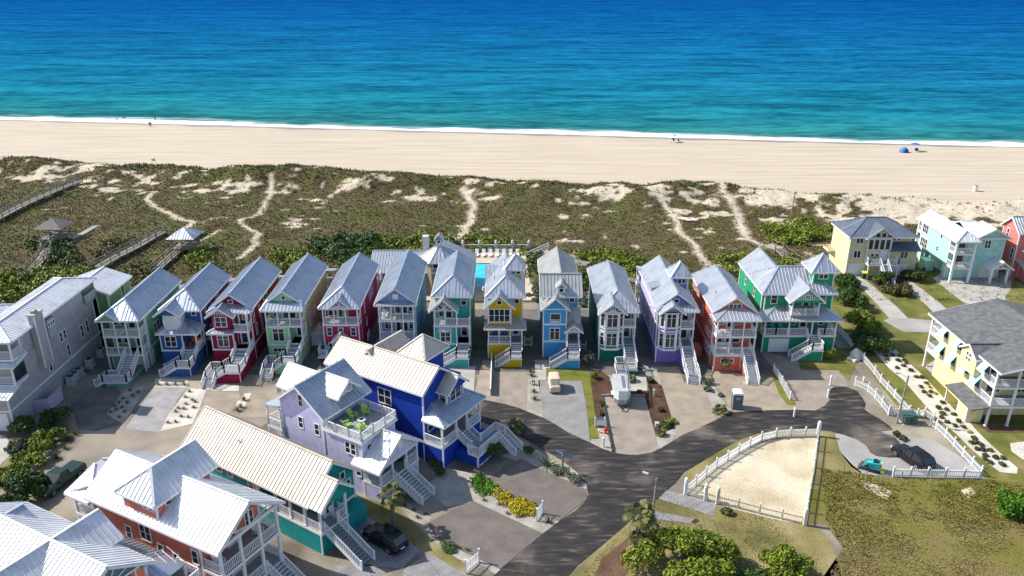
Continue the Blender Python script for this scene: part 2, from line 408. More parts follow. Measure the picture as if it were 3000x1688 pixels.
def chair(name, label, col, loc, yaw, group, cat='chair'):
    key = 'chair' + str(col); m = plain('paint_' + '_'.join('%02d' % int(c * 99) for c in col), col, .5, var=.05)
    t = thing(name, label, cat, loc, yaw, group)
    s = MB()
    for k in range(5): s.beam((-.28, -.3 + k * .12, .38 - k * .025), (.28, -.3 + k * .12, .38 - k * .025), .1, .03)
    s.build('seat', m, t)
    b = MB()
    for k in range(5):
        x = (k - 2) * .115; b.beam((x * .9, .2, .26), (x * 1.15, .55, 1.0 - abs(k - 2) * .05), .1, .03, (0, 1, 0))
    b.build('backrest', m, t)
    for sx in (-1, 1):
        a = MB(); a.beam((sx * .34, -.38, .56), (sx * .34, .38, .56), .13, .03); a.build('armrest', m, t)
        l = MB(); l.beam((sx * .31, -.3, 0), (sx * .31, -.3, .55), .05, .09); l.beam((sx * .29, -.3, .36), (sx * .29, .55, .02), .04, .1); l.build('leg', m, t)
    return t
ROW = 'narrow beach houses in the row'
# ---- pale green house with double porch
h = House('beach_house', 'pale green house with double front porch beside the tall grey house', (-53.4, 94.0), roof=GALV, wall=lap('pale_green', C['green']), group=ROW)
h.walls(.15, 4.85, .9, 13.6, 0, 2.5); h.walls(.1, 4.9, 2.1, 13.6, 2.5, 7.6); h.band(.1, 4.9, 2.1, 13.6, 2.35)
h.roof(-.35, 5.25, -.35, 14.0, 7.5, 9.45, f='hip'); h.roof(-.35, 2.75, -.55, 3.0, 7.5, 8.6, name='gable_roof')
h.walls(0, 2.4, -.3, .2, 7.4, 7.6, gy=8.45, name='gable', corners=False); h.vent(3.6, 7, 8.5); h.vent(3.4, 10, 8.6)
for z in (2.5, 5.15):
    h.deck(.02, 4.88, 0, 2.08, z)
    for x in (.12, 1.65, 3.2, 4.78): h.post(x, .1, z, (5.15 if z < 3 else 7.5) - .23)
    h.post(4.78, 1.95, z, (5.15 if z < 3 else 7.5) - .23)
    h.rail((4.78, .2), (4.78, 1.9), z, newel=False)
    for a, b in ((.2, 1.56), (1.74, 3.1)) + (((3.3, 4.7),) if z > 3 else ()): h.rail((a, .1), (b, .1), z, newel=False)
    for a in (.9, 1.9): h.win('F', 2.1, a, z + .7, .62, 1.35, 1)
    h.door('F', 2.1, 3.0 if z > 3 else 3.6, z)
for x in (.12, 4.78): h.post(x, .12, 0, 2.2)
for y in (7.4, 8.0, 8.6, 9.2): h.win('R', 4.9, y, 6.5, .35, .35, 1, 1)
h.win('R', 4.9, 4.3, 3.6, .55, 1.5); h.win('R', 4.9, 5.3, 3.6, .55, 1.5); h.door('R', 4.85, 2.2, 0, glass=False); h.garage('F', .9, 3.9, 0, 1.5, 2.0)
r = h.stairs(3.4, 0, -90, 1.7, 2.5, .75, run=.33); h.deck(1.2, 4.25, -r - 1.3, -r, .75); h.rails([(4.25, -r), (4.25, -r - 1.3), (1.2, -r - 1.3)], .75); h.rail((1.2, -r), (2.5, -r), .75)
h.stairs(1.2, -r - .65, 180, 1.3, .75, 0)
m = MB(); m.box(1.4, 4.2, -r - 1.2, .8, 0, .5); h.part('stair_enclosure', m, h.wm)
h.planes([[(.4, 13.9, 6.2), (4.9, 13.9, 6.2), (4.9, 17.2, 5.5), (.4, 17.2, 5.5)]], 'porch_roof')
h.deck(.4, 4.8, 13.6, 17, 2.5); [h.post(x, 16.9, 0, 5.4) for x in (.5, 4.7)]; h.rail((4.7, 13.7), (4.7, 16.8), 2.5)
h.done()
# ---- blue house
h = House('beach_house', 'deep blue house with white shuttered bay and an orange bench on its porch', (-46.8, 95.6), roof=GALV, wall=lap('deep_blue', C['blue']), group=ROW)
h.walls(0, 4.9, 0.0, 2.6, 0, 2.3, corners=False); h.walls(0, 3.0, 0, 2.6, 2.3, 5.0); h.walls(0, 4.9, 2.6, 14, 0, 7.6); h.band(0, 4.9, 0, 2.7, 2.15)
h.roof(-.35, 5.25, 1.6, 14.4, 7.4, 9.4, f='hip'); h.vent(3.4, 3.0, 8.0)
h.porch_roof(-.35, 5.25, -.4, 2.6, 4.9, 6.0)
m = MB(); m.prism([(.35, 1.0, 5.1), (.75, .35, 5.1), (2.3, .35, 5.1), (2.7, 1.0, 5.1), (2.7, 2.6, 5.1), (.35, 2.6, 5.1)], (0, 0, 2.35)); bay = h.part('bay', m, WHITE)
m = MB(); [m.box(.85 + k * .14, .93 + k * .14, .31, .345, 5.25, 7.2) for k in range(10)]; m.build('shutter', WHITE, bay)
h.win('L', .35, 1.7, 5.7, .7, 1.4)
h.roof(-.3, 3.2, -.2, 4.2, 7.35, 8.5, name='bay_roof'); h.walls(.3, 2.6, .1, .9, 7.3, 7.4, gy=8.3, name='gable', corners=False)
h.win('F', 2.6, 3.9, 6.3, .5, .55, 1, 1); h.win('F', 0, 1.4, 2.9, 1.35, 1.4, 2, 2)
h.deck(3.05, 4.88, 0, 2.58, 2.4); h.post(4.78, .1, 2.4, 4.85); h.rail((4.78, .2), (4.78, 2.5), 2.4, newel=False); h.door('F', 2.6, 4.0, 2.4)
h.win('R', 4.9, 5.2, 3.0, .45, .6, 1, 1); h.win('R', 4.9, 4.2, 5.9, .4, .6, 1, 1)
for y in (8.5, 9.3): h.win('R', 4.9, y, 5.6, .4, 1.0)
side_stairs(h, 3.05, 4.8, 0, 2.4, 1.45, -3.2, h.wm, steps_y=1.6)
h.planes([[(2, 14.2, 6.6), (5.6, 14.2, 6.6), (5.6, 17, 6.0), (2, 17, 6.0)]], 'rear_porch_roof'); h.post(5.4, 16.8, 0, 5.9); h.post(2.2, 16.8, 0, 5.9); h.deck(2, 5.5, 14, 16.9, 2.5)
h.planes([[(4.95, 3.0, 2.6), (7.0, 3.0, 2.1), (7.0, 7.4, 2.1), (4.95, 7.4, 2.6)]], 'side_porch_roof'); h.post(6.9, 3.1, 0, 2.0); h.post(6.9, 7.2, 0, 2.0); h.rail((6.9, 3.2), (6.9, 7.1), .4)
h.done()
# ---- crimson house
h = House('beach_house', 'crimson house with lattice gabled bay and rust red side wall', (-40.0, 95.7), roof=GALV, wall=lap('crimson', C['crimson']), group=ROW)
h.walls(0, 5.1, 0, 1.6, 0, 2.4, corners=False); h.walls(0, 3.0, 0, 1.6, 2.4, 4.9); h.walls(0, 5.1, 1.6, 15.5, 0, 7.85); h.band(0, 5.1, 0, 1.7, 2.25)
h.band(0, 5.1, 1.6, 15.5, 2.25)
h.roof(-.35, 5.45, 1.5, 15.9, 7.7, 9.75); h.walls(.7, 4.4, 1.9, 2.2, 8.0, 8.2, gy=9.6, name='gable', corners=False); h.win('F', 1.9, 2.5, 8.3, .5, .4, 1, 1)
h.porch_roof(-.35, 5.45, .5, 2.0, 7.55, 8.15, name='front_roof')
m = MB(); m.prism([(.3, .6, 5.15), (.7, 0, 5.15), (2.5, 0, 5.15), (2.9, .6, 5.15), (2.9, 1.7, 5.15), (.3, 1.7, 5.15)], (0, 0, 2.2)); bay = h.part('bay', m, h.wm)
h.win('F', 0, 1.6, 5.75, 1.4, 1.3, 2, 2); h.win('L', .3, 1.1, 5.75, .6, 1.3); h.win('R', 2.9, 1.1, 5.75, .6, 1.3)
h.roof(-.25, 3.45, -.5, 3.0, 7.25, 8.5, name='bay_roof'); h.walls(.1, 3.1, -.15, .3, 7.2, 7.3, gy=8.35, name='gable', corners=False); h.lattice(.3, 2.9, -.155, 7.35, 8.2)
h.porch_roof(-.35, 3.1, -.5, .5, 4.95, 5.35, name='bay_skirt_roof')
h.win('F', 0, 1.55, 2.85, 1.35, 1.5, 2, 2, top=True); h.win('F', 1.6, 4.3, 6.1, .6, .6, 1, 1)
for z in (2.4, 5.1):
    h.deck(3.05, 5.08, 0, 1.58, z); h.post(5.0, .1, z, z + 2.45); h.rail((5.0, .2), (5.0, 1.5), z, newel=False); h.door('F', 1.6, 3.9, z)
h.rail((3.1, .08), (4.9, .08), 5.1, newel=False)
for y, z in ((2.6, 5.3), (5.2, 5.0), (3.2, 3.2), (5.6, 2.9)): h.win('R', 5.1, y, z, .5, 1.55)
h.win('R', 5.1, 7.2, .7, .5, 1.3)
for y in (7.6, 8.2, 8.8): h.win('R', 5.1, y, 6.4, .5, .5, 1, 1)
side_stairs(h, 3.1, 5.05, 0, 2.4, 1.6, -5.0, h.wm, steps_y=2.6, turn=True)
h.planes([[(3.2, 15.6, 6.7), (5.9, 15.6, 6.7), (5.9, 17.4, 6.3), (3.2, 17.4, 6.3)]], 'rear_porch_roof', GALV2); h.post(5.7, 17.2, 0, 6.2); h.deck(3.2, 5.8, 15.5, 17.3, 5.1); h.rail((5.7, 15.6), (5.7, 17.1), 5.1)
h.vent(3.9, 4.5, 8.5); h.done()
# ---- lime house
h = House('beach_house', 'light lime green house with covered upper porch and long white side stair', (-33.2, 97.6), roof=GALV, wall=lap('lime_green', C['lime']), group=ROW)
h.walls(0, 4.9, 0, 2.0, 0, 2.4, corners=False); h.walls(0, 3.1, 0, 2.0, 2.4, 4.95); h.walls(0, 4.9, 2.0, 15.5, 0, 7.7); h.band(0, 4.9, 0, 2.1, 2.05)
h.roof(-.35, 5.25, .9, 15.9, 7.7, 9.7); h.walls(.7, 4.2, 1.2, 1.5, 7.6, 8.1, gy=9.5, name='gable', corners=False); h.win('F', 1.2, 2.45, 8.35, .45, .45, 1, 1)
h.porch_roof(-.4, 5.3, -.4, 1.3, 7.35, 8.2, inset=.6)
h.deck(.02, 4.88, 0, 1.98, 5.0)
for x in (.12, 1.7, 3.3, 4.78): h.post(x, .1, 5.0, 7.3)
for a, b in ((.2, 1.6), (1.8, 3.2), (3.4, 4.7)): h.rail((a, .1), (b, .1), 5.0, newel=False)
h.rail((4.78, .2), (4.78, 1.9), 5.0, newel=False); h.rail((.12, .2), (.12, 1.9), 5.0, newel=False)
h.win('F', 2.0, 1.0, 5.6, .6, 1.5); h.door('F', 2.0, 2.3, 5.0); h.door('F', 2.0, 3.2, 5.0)
h.win('F', 0, 1.6, 2.75, 1.45, 1.75, 2, 2, top=True); h.win('F', 0, 1.5, 1.15, 1.6, .45, 3, 1)
h.deck(3.15, 4.88, 0, 1.98, 2.4); h.post(4.78, .1, 2.4, 4.75); h.rail((4.78, .2), (4.78, 1.9), 2.4, newel=False); h.door('F', 2.0, 4.0, 2.4)
for y, z, ww, hh in ((4.2, 3.2, .5, 1.6), (5.0, 3.2, .5, 1.6), (6.6, 3.6, .4, 1.2), (7.4, 3.6, .4, 1.2), (3.0, 5.9, .4, .9)): h.win('R', 4.9, y, z, ww, hh)
side_stairs(h, 3.1, 4.85, 0, 2.4, 1.75, -4.6, h.wm, steps_y=2.6, turn=True)
h.walls(4.95, 6.6, 4.0, 6.4, 0, 2.2, name='side_shed'); h.roof(4.9, 6.9, 3.7, 6.7, 2.2, 2.9, name='shed_roof', f='hip', b='hip', mat=AGED); h.door('F', 4.0, 5.7, .1, glass=False)
h.planes([[(2.4, 15.6, 7.0), (6.2, 15.6, 7.0), (6.2, 18.2, 6.4), (2.4, 18.2, 6.4)]], 'rear_porch_roof', GALV2); h.post(6.0, 18, 0, 6.3); h.post(6.0, 15.8, 0, 6.7); h.rail((6.0, 15.9), (6.0, 17.9), 5.0); h.rail((6.0, 15.9), (6.0, 17.9), 2.4); h.deck(2.4, 6.1, 15.6, 18.1, 5.0); h.deck(2.4, 6.1, 15.6, 18.1, 2.4)
h.vent(3.6, 3.2, 9); h.done()
# ---- pink house
h = House('beach_house', 'raspberry pink house with a mint chair by its small gabled entry', (-25.7, 98.4), roof=GALV, wall=lap('raspberry', C['pink']), group=ROW)
h.walls(0, 4.9, 0, 1.8, 0, 4.75, corners=False); h.walls(0, 4.9, 1.8, 16, 0, 7.5); h.band(0, 4.9, 0, 1.9, 4.55, .35)
h.trim.box(-.02, .13, -.025, .1, 0, 4.5); h.trim.box(4.77, 4.92, -.025, .1, 0, 4.5)
h.roof(-.35, 5.25, -.4, 16.3, 7.4, 9.4, f='hip'); h.roof(1.0, 4.1, -.6, 2.4, 7.4, 8.75, name='gable_roof'); h.walls(1.25, 3.85, -.3, .1, 7.3, 7.45, gy=8.6, name='gable', corners=False); h.gable_truss(1.25, 3.85, -.35, 7.4, 8.6)
h.deck(.02, 4.88, 0, 1.78, 4.9)
for x in (.12, 1.6, 3.2, 4.78): h.post(x, .1, 4.9, 7.25)
for a, b in ((.2, 1.5), (1.7, 3.1), (3.3, 4.7)): h.rail((a, .1), (b, .1), 4.9, newel=False)
h.rail((4.78, .2), (4.78, 1.7), 4.9, newel=False)
for a in (.8, 1.5, 2.8): h.win('F', 1.8, a, 5.4, .6, 1.5)
h.door('F', 1.8, 2.2, 4.9)
for a, z, w_, hh in ((.85, 3.2, .6, 1.1), (2.4, 3.75, .55, .5), (4.1, 3.2, .6, 1.1), (1.0, 1.4, .7, .6), (4.0, 1.4, .7, .6)): h.win('F', 0, a, z, w_, hh, 1, 2 if hh > .8 else 1)
h.door('F', 0, 2.45, .9); h.deck(-.6, 4.6, -1.9, 0, .9); h.rails([(-.6, 0), (-.6, -1.9), (.7, -1.9)], .9); h.stairs(1.3, -1.9, -90, 1.1, .9, 0)
h.roof(1.3, 3.6, -1.6, .3, 2.9, 3.9, name='entry_roof', mat=AGED); h.gable_truss(1.45, 3.45, -1.5, 2.85, 3.8); [h.post(x, -1.5, .9, 2.8, .13) for x in (1.5, 3.4)]
for y in (9, 10.2, 11.4): h.win('R', 4.9, y, 4.6, .5, 1.6)
h.win('R', 4.9, 4.6, 4.6, .4, 1.4); h.win('R', 4.9, 5.6, 2.2, .4, 1.2); h.rail((5.4, 3), (5.4, 4.4), 1.0); h.vent(3.8, 4, 8.4)
h.deck(0, 5.4, 16, 17.5, 5.0); h.rail((5.3, 14.6), (5.3, 17.4), 5.0); h.rail((5.3, 14.6), (5.3, 17.4), 2.4); h.done()
# ---- periwinkle house
h = House('beach_house', 'periwinkle blue house with two full width porches behind the cobalt house', (-18.2, 98.9), roof=GALV, wall=lap('periwinkle', C['peri']), group=ROW)
h.walls(0, 4.9, 0, 1.9, 0, 2.45); h.walls(0, 4.9, 1.9, 15, 0, 7.9); h.band(0, 4.9, 0, 1.9, 2.2, .3)
h.roof(-.35, 5.25, -.1, 15.6, 7.85, 9.95); h.walls(.4, 4.5, .25, .6, 7.8, 8.15, gy=9.75, name='gable', corners=False); h.win('F', .25, 2.45, 8.3, .6, .55, 1, 1, pane=WHITE)
h.porch_roof(-.4, 5.3, -.5, .5, 7.65, 8.0, name='skirt_roof', inset=.5)
for z in (2.5, 5.2):
    h.deck(.02, 4.88, 0, 1.88, z); zt = 5.2 if z < 3 else 7.8
    for x in (.12, 1.75, 3.35, 4.78): h.post(x, .1, z, zt - .2)
    for a, b in ((.2, 1.65), (1.85, 3.25), (3.45, 4.7)): h.rail((a, .1), (b, .1), z, newel=False)
    h.rail((4.78, .2), (4.78, 1.8), z, newel=False)
    for a in (.8, 1.3, 4.2): h.win('F', 1.9, a, z + .6, .45, 1.4)
    h.door('F', 1.9, 2.5, z); h.door('F', 1.9, 3.3, z)
h.roof(-.3, 4.2, -3.0, .2, 2.0, 3.0, name='entry_roof', f='hip', b='hip', axis='x'); h.roof(3.0, 5.4, -2.2, .4, 2.0, 2.9, name='porch_roof')
for x in (0, 2, 4): h.post(x, -2.8, 0, 1.95)
for y in (6, 7.2, 10.5): h.win('R', 4.9, y, 4.2, .5, 1.3)
h.vent(3.6, 5, 8.9); h.done()
# ---- aqua house
h = House('beach_house', 'turquoise house with open truss gable over its upper porch', (-10.55, 97.6), roof=GALV, wall=lap('turquoise', C['aqua']), group=ROW)
h.walls(0, 4.9, 0, 2.0, 0, 2.35, corners=False); h.walls(0, 3.1, 0, 2.0, 2.35, 4.95); h.walls(0, 4.9, 2.0, 13.6, 0, 9.1); h.band(0, 4.9, 0, 2.1, 2.15)
h.roof(-.35, 5.25, 1.0, 14.0, 8.8, 10.8, f='hip'); h.roof(-.6, 3.3, -.5, 3.6, 7.2, 9.0, name='porch_gable_roof', mat=AGED); h.gable_truss(-.1, 2.9, -.15, 7.2, 8.8)
h.deck(.02, 4.88, 0, 1.98, 5.05); h.band(.02, 4.88, .05, 1.9, 4.75, .28)
for x in (.12, 1.6, 3.1): h.post(x, .1, 5.05, 7.25)
h.rail((.2, .1), (1.5, .1), 5.05, newel=False); h.rail((1.7, .1), (3.0, .1), 5.05, newel=False); h.rail((3.2, .1), (4.8, .1), 5.05); h.rail((4.82, .2), (4.82, 1.9), 5.05, newel=False)
h.win('F', 2.0, 4.0, 7.2, .6, .6, 1, 1); h.win('F', 2.0, .9, 5.5, .6, 1.6); h.door('F', 2.0, 1.9, 5.05); h.win('F', 0, 1.55, 2.65, 1.25, 1.45, 2, 2, trimw=.16)
h.planes([[(.6, -.55, 4.3), (2.5, -.55, 4.3), (2.5, .02, 4.75), (.6, .02, 4.75)]], 'window_hood', GALV2)
h.deck(3.15, 4.88, 0, 1.98, 2.35); h.post(4.78, .1, 2.35, 4.8); h.rail((4.78, .2), (4.78, 1.9), 2.35, newel=False); h.door('F', 2.0, 4.0, 2.35)
side_stairs(h, 3.1, 4.8, 0, 2.35, 1.5, -2.6, h.wm, steps_y=1.4); h.vent(4.1, 3.0, 9.6)
for y in (5, 8): h.win('R', 4.9, y, 5.6, .5, 1.2)
h.done()
# ---- yellow house
h = House('beach_house', 'bright yellow house with grey tower roof and blue porch chairs', (-3.3, 97.7), roof=GALV2, wall=bat('bright_yellow', C['yellow']), group=ROW)
LY = lap('bright_yellow', C['yellow'])
h.walls(0, 4.75, 0, 2.2, 0, 2.35, corners=False); h.walls(0, 4.75, 2.2, 13.4, 0, 8.9, LY); h.band(0, 4.75, 0, 2.3, 2.1); h.trim.box(-.025, .12, -.025, .1, 0, 2.1)
h.roof(-.35, 5.1, .9, 13.0, 8.75, 10.75, f='hip'); h.walls(.05, 3.2, .3, 2.2, 5.0, 7.75, LY, name='bay'); h.walls(.05, 3.2, .3, 2.3, 7.75, 7.9, LY, gy=9.3, name='gable', corners=False)
h.roof(-.45, 3.7, -.3, 4.0, 7.55, 9.5, name='bay_roof', mat=GALV); h.win('F', .3, 1.6, 5.45, 2.7, 1.75, 4, 2); h.win('F', .3, 1.6, 7.95, .5, .5, 1, 1); h.win('F', 2.2, 3.95, 7.3, .55, .6, 1, 1)
h.porch_roof(-.45, 5.2, -.45, 2.2, 4.65, 5.5, inset=1.1, mat=AGED)
h.walls(2.5, 4.75, 6.6, 9.6, 8.5, 10.7, LY, name='tower', corners=True); h.roof(2.1, 5.15, 6.2, 10.0, 10.65, 12.3, f='hip', b='hip', name='tower_roof')
h.win('F', 6.6, 3.4, 9.9, .5, .5, 1, 1); h.win('F', 6.6, 4.2, 9.9, .5, .5, 1, 1)
h.planes([[(-.5, 5.2, 8.2), (1.3, 5.2, 8.2), (1.3, 9.5, 10.2), (-.5, 9.5, 10.2)]], 'shed_dormer_roof')
h.walls(-.3, 1.2, 5.5, 9.5, 7.5, 8.2, LY, name='shed_dormer', corners=False)
h.deck(.02, 4.73, 0, 2.18, 2.4)
for x in (.12, 1.55, 3.05, 4.63): h.post(x, .1, 2.4, 4.65)
h.rail((.2, .1), (1.45, .1), 2.4, newel=False); h.rail((1.65, .1), (2.95, .1), 2.4, newel=False); h.rail((4.63, .2), (4.63, 2.1), 2.4, newel=False)
h.win('F', 2.2, .95, 2.9, .7, 1.5); h.win('F', 2.2, 2.2, 2.9, .7, 1.5); h.door('F', 2.2, 3.8, 2.4)
side_stairs(h, 3.1, 4.65, 0, 2.4, 1.4, -2.6, h.wm, steps_y=1.3); h.vent(4.2, 3.2, 9.6); h.vent(.9, 4.4, 9.9); h.done()
# ---- sky blue house
h = House('beach_house', 'sky blue house with tiny dormer window and gabled entry hood', (4.2, 98.1), roof=AGED, wall=lap('sky_blue', C['sky']), group=ROW)
BS = bat('sky_blue', C['sky'])
h.walls(0, 4.9, .3, 2.2, 0, 2.35, BS, corners=False); h.walls(0, 3.2, 0, 2.2, 2.35, 7.3); h.walls(0, 3.2, .05, 2.2, 0, 2.35, BS); h.walls(0, 4.9, 2.2, 14.2, 0, 8.8)
h.walls(0, 3.2, 0, 2.2, 7.3, 7.45, gy=8.7, name='gable', corners=False); h.band(0, 3.2, 0, 2.2, 2.3); h.band(0, 3.2, 0, 2.2, 4.85); h.band(0, 3.2, 0, 2.2, 7.1, .16)
h.roof(-.3, 3.6, -.4, 4.4, 7.2, 8.95, name='bay_roof'); h.roof(-.4, 5.3, .8, 6.0, 8.7, 11.0, axis='x', name='cross_roof', f='gable', b='gable'); h.roof(-.35, 5.25, 3.4, 14.6, 9.0, 11.05)
h.walls(1.95, 2.95, 1.2, 2.6, 8.6, 10.1, name='dormer', corners=True); h.roof(1.75, 3.15, .9, 3.4, 10.0, 10.6, name='dormer_roof'); h.win('F', 1.2, 2.45, 9.2, .5, .5, 1, 1)
h.win('F', 0, 1.65, 5.35, 1.25, 1.15, 1, 1); h.rail((1.05, -.04), (2.25, -.04), 5.3, h=.35, newel=False); h.win('F', 0, 1.6, 2.75, 1.2, 1.6, 2, 2, top=True); h.win('F', 2.2, 4.0, 7.35, .6, .55, 1, 1)
h.planes([[(3.2, .6, 4.7), (5.2, .6, 4.7), (5.2, 2.25, 6.6), (3.2, 2.25, 6.6)]], 'porch_roof')
h.roof(2.9, 5.4, -.9, 1.6, 4.15, 5.2, name='entry_roof'); h.gable_truss(3.1, 5.2, -.75, 4.1, 5.1); [h.post(x, -.6, 2.4, 4.1, .15) for x in (3.3, 4.85)]
h.deck(3.2, 4.9, -.7, 2.18, 2.4); h.rail((3.25, -.6), (3.25, .05), 2.4); h.rail((4.85, -.5), (4.85, 2.1), 2.4, newel=False); h.door('F', 2.2, 4.1, 2.4)
side_stairs(h, 3.2, 4.85, -.7, 2.4, 1.5, -3.4, BS, steps_y=1.4); h.vent(4.6, 4.4, 9.8); h.vent(.6, 5.2, 9.9); h.done()
# ---- dark teal house with two storey bay
h = House('beach_house', 'dark teal green house with white two storey corner bay', (11.75, 97.1), roof=GALV2, wall=lap('dark_teal', C['teal']), group=ROW)
h.walls(0, 4.9, 0, 15, 0, 2.3); h.walls(0, 4.9, 2.2, 15, 2.3, 7.5); h.walls(0, 3.2, .6, 2.2, 2.3, 7.4)
m = MB(); m.prism([(0, .6, 2.05), (0, 0, 2.05), (.75, -.65, 2.05), (2.45, -.65, 2.05), (3.15, 0, 2.05), (3.15, .6, 2.05)], (0, 0, 5.3)); h.part('bay', m, h.wm)
m = MB()
for z0, z1 in ((1.85, 2.15), (4.55, 4.75), (4.95, 5.15), (7.15, 7.4)): m.prism([(-.04, .6, z0), (-.04, -.02, z0), (.73, -.7, z0), (2.47, -.7, z0), (3.19, -.02, z0), (3.19, .6, z0)], (0, 0, z1 - z0))
for x, y in ((.75, -.66), (2.45, -.66), (3.14, 0), (.01, 0)): m.box(x - .1, x + .1, y - .06, y + .1, 2.15, 7.2)
h.part('bay_trim', m, WHITE)
for z in (2.5, 5.25):
    h.win('F', -.65, 1.6, z + .1, 1.3, 1.75, 2, 2, top=True)
    for sx, bx in ((-1, .375), (1, 2.8)):
        ux, uy = (.755, -.655 * 1) if sx < 0 else (.735, .68); L = math.hypot(.75, .65)
        if sx < 0: f = lambda a, d, z_, ox=0, oy=0: (0 + .756 * a - .655 * d, 0 - .655 * a - .756 * d, z_)
        else: f = lambda a, d, z_: (2.45 + .733 * a + .68 * d, -.65 + .68 * a - .733 * d, z_)
        h.win(f, 0, .48, z + .1, .55, 1.75, 1, 2, top=True)
h.roof(-.35, 5.25, -.4, 16.2, 7.4, 9.4, f='hip', b='hip', hb=2.2); h.roof(-.35, 3.5, -1.3, 3.0, 7.4, 9.0, name='bay_roof'); h.walls(.2, 2.95, -.75, 0, 7.35, 7.5, gy=8.8, name='gable', corners=False); h.gable_truss(.2, 2.95, -.8, 7.4, 8.7, 3); h.win('F', -.75, 1.58, 7.75, .5, .5, 1, 1)
for z in (2.35, 5.05):
    h.deck(3.22, 4.88, .2, 2.18, z); h.post(4.78, .3, z, z + 2.5); h.rail((4.78, .4), (4.78, 2.1), z, newel=False); h.door('F', 2.2, 4.0, z)
h.rail((3.25, .28), (4.7, .28), 5.05, newel=False)
r = h.stairs(4.0, .2, -90, 1.5, 2.35, .9, run=.36); h.deck(1.9, 4.75, -2.6 - 1.6, -2.6, .9); h.rail((4.75, -2.6), (4.75, -4.2), .9); h.rail((3.3, -4.2), (4.75, -4.2), .9); h.rail((1.9, -2.6), (3.2, -2.6), .9); h.rail((1.9, -2.6), (1.9, -4.2), .9); h.stairs(2.6, -4.2, -90, 1.3, .9, 0, rails=(0, 0), run=.32)
m = MB(); m.box(3.2, 4.7, -4.1, .2, 0, .6); h.part('stair_enclosure', m, h.wm); h.vent(1.2, 3.4, 8.1); h.done()
# ---- purple house
h = House('beach_house', 'violet house with screened bay window and square tower at the back', (19.4, 96.6), roof=GALV2, wall=lap('violet', C['purple']), group=ROW)
LV = lap('pale_violet', C['lav'])
h.walls(0, 5.0, 0, 15, 0, 2.3, bat('violet', C['purple'])); h.walls(0, 5.0, 2.2, 15, 2.3, 7.8, LV); h.walls(0, 3.1, .6, 2.2, 2.3, 7.7); h.band(0, 5.0, 0, 15, 2.1)
m = MB(); m.prism([(.3, .6, 2.15), (.3, .1, 2.15), (.95, -.5, 2.15), (2.5, -.5, 2.15), (3.1, .1, 2.15), (3.1, .6, 2.15)], (0, 0, 5.5)); h.part('bay', m, h.wm)
m = MB()
for z0, z1 in ((1.95, 2.2), (4.7, 4.85), (5.2, 5.35), (7.4, 7.65)): m.prism([(.26, .6, z0), (.26, .08, z0), (.93, -.55, z0), (2.52, -.55, z0), (3.14, .08, z0), (3.14, .6, z0)], (0, 0, z1 - z0))
for x, y in ((.95, -.5), (2.5, -.5), (3.1, .1), (.31, .1)): m.box(x - .1, x + .1, y - .06, y + .1, 2.2, 7.4)
h.part('bay_trim', m, WHITE)
fl = lambda a, d, z_: (.3 + .735 * a - .678 * d, .1 - .678 * a - .735 * d, z_); fr_ = lambda a, d, z_: (2.5 + .707 * a + .707 * d, -.5 + .707 * a - .707 * d, z_)
for z, hh in ((2.55, 1.85), (5.45, 1.85)):
    h.win('F', -.5, 1.72, z, 1.15, hh, 2, 2, top=True); h.win(fl, 0, .44, z, .5, hh, 1, 2, top=True); h.win(fr_, 0, .42, z, .48, hh, 1, 2, top=True)
h.win('L', 0, 1.4, 5.5, .9, 1.8, 2, 2, top=True); h.win('L', 0, 6, 4.4, .5, 1.4); h.win('L', 0, 9, 3.0, .6, 2.0); h.win('L', 0, 5, 2.9, .5, 1.6)
h.roof(-.35, 5.4, .6, 15.4, 7.75, 9.9); h.porch_roof(-.35, 5.4, -.4, 1.6, 7.7, 8.6, name='front_roof'); h.walls(1.0, 4.0, .9, 1.2, 8.0, 8.2, gy=9.7, name='gable', corners=False); h.win('F', .9, 2.5, 8.45, .5, .45, 1, 1)
h.roof(.0, 3.5, -1.1, 2.2, 7.6, 8.9, name='bay_roof'); h.walls(.35, 3.1, -.55, 0, 7.5, 7.65, gy=8.7, name='gable', corners=False); h.lattice(.9, 2.6, -.56, 8.0, 8.6, .22)
h.walls(2.8, 5.0, 6.0, 8.6, 8, 10.3, name='tower'); h.roof(2.4, 5.4, 5.6, 9.0, 10.2, 11.9, f='hip', b='hip', name='tower_roof'); h.win('F', 6.0, 4.1, 9.2, 1.0, .6, 2, 1)
h.walls(-.1, 1.0, 6, 7.4, 7.6, 8.6, LV, name='shed_dormer', corners=False); h.planes([[(-.3, 5.8, 8.55), (1.6, 5.8, 9.0), (1.6, 7.6, 9.0), (-.3, 7.6, 8.55)]], 'dormer_roof')
h.planes([[(-.5, 14.6, 8.0), (3.4, 14.6, 8.0), (3.4, 17.2, 7.5), (-.5, 17.2, 7.5)]], 'rear_porch_roof'); [h.post(-.3, y, 0, 7.6) for y in (15.1, 17)]; h.deck(-.4, 3.4, 15, 17.1, 5.1); h.deck(-.4, 3.4, 15, 17.1, 2.4); h.rail((-.3, 15.1), (-.3, 17), 5.1)
for z in (2.35, 5.05):
    h.deck(3.2, 4.98, .2, 2.18, z); h.post(4.88, .3, z, z + 2.6); h.rail((4.88, .4), (4.88, 2.1), z, newel=False); h.door('F', 2.2, 4.1, z)
h.rail((3.25, .28), (4.8, .28), 5.05, newel=False)
h.stairs(4.05, .2, -90, 1.55, 2.35, .85, run=.45); h.deck(3.28, 4.83, -4.9, -3.4, .85); h.rail((4.83, -3.4), (4.83, -4.9), .85); h.rail((3.28, -3.4), (3.28, -4.9), .85); h.stairs(4.05, -4.9, -90, 1.55, .85, 0, run=.3)
m = MB(); m.box(3.3, 4.8, -3.4, 0, 0, .55); h.part('stair_enclosure', m, h.wm); h.vent(3.8, 3.4, 8.8); h.done()
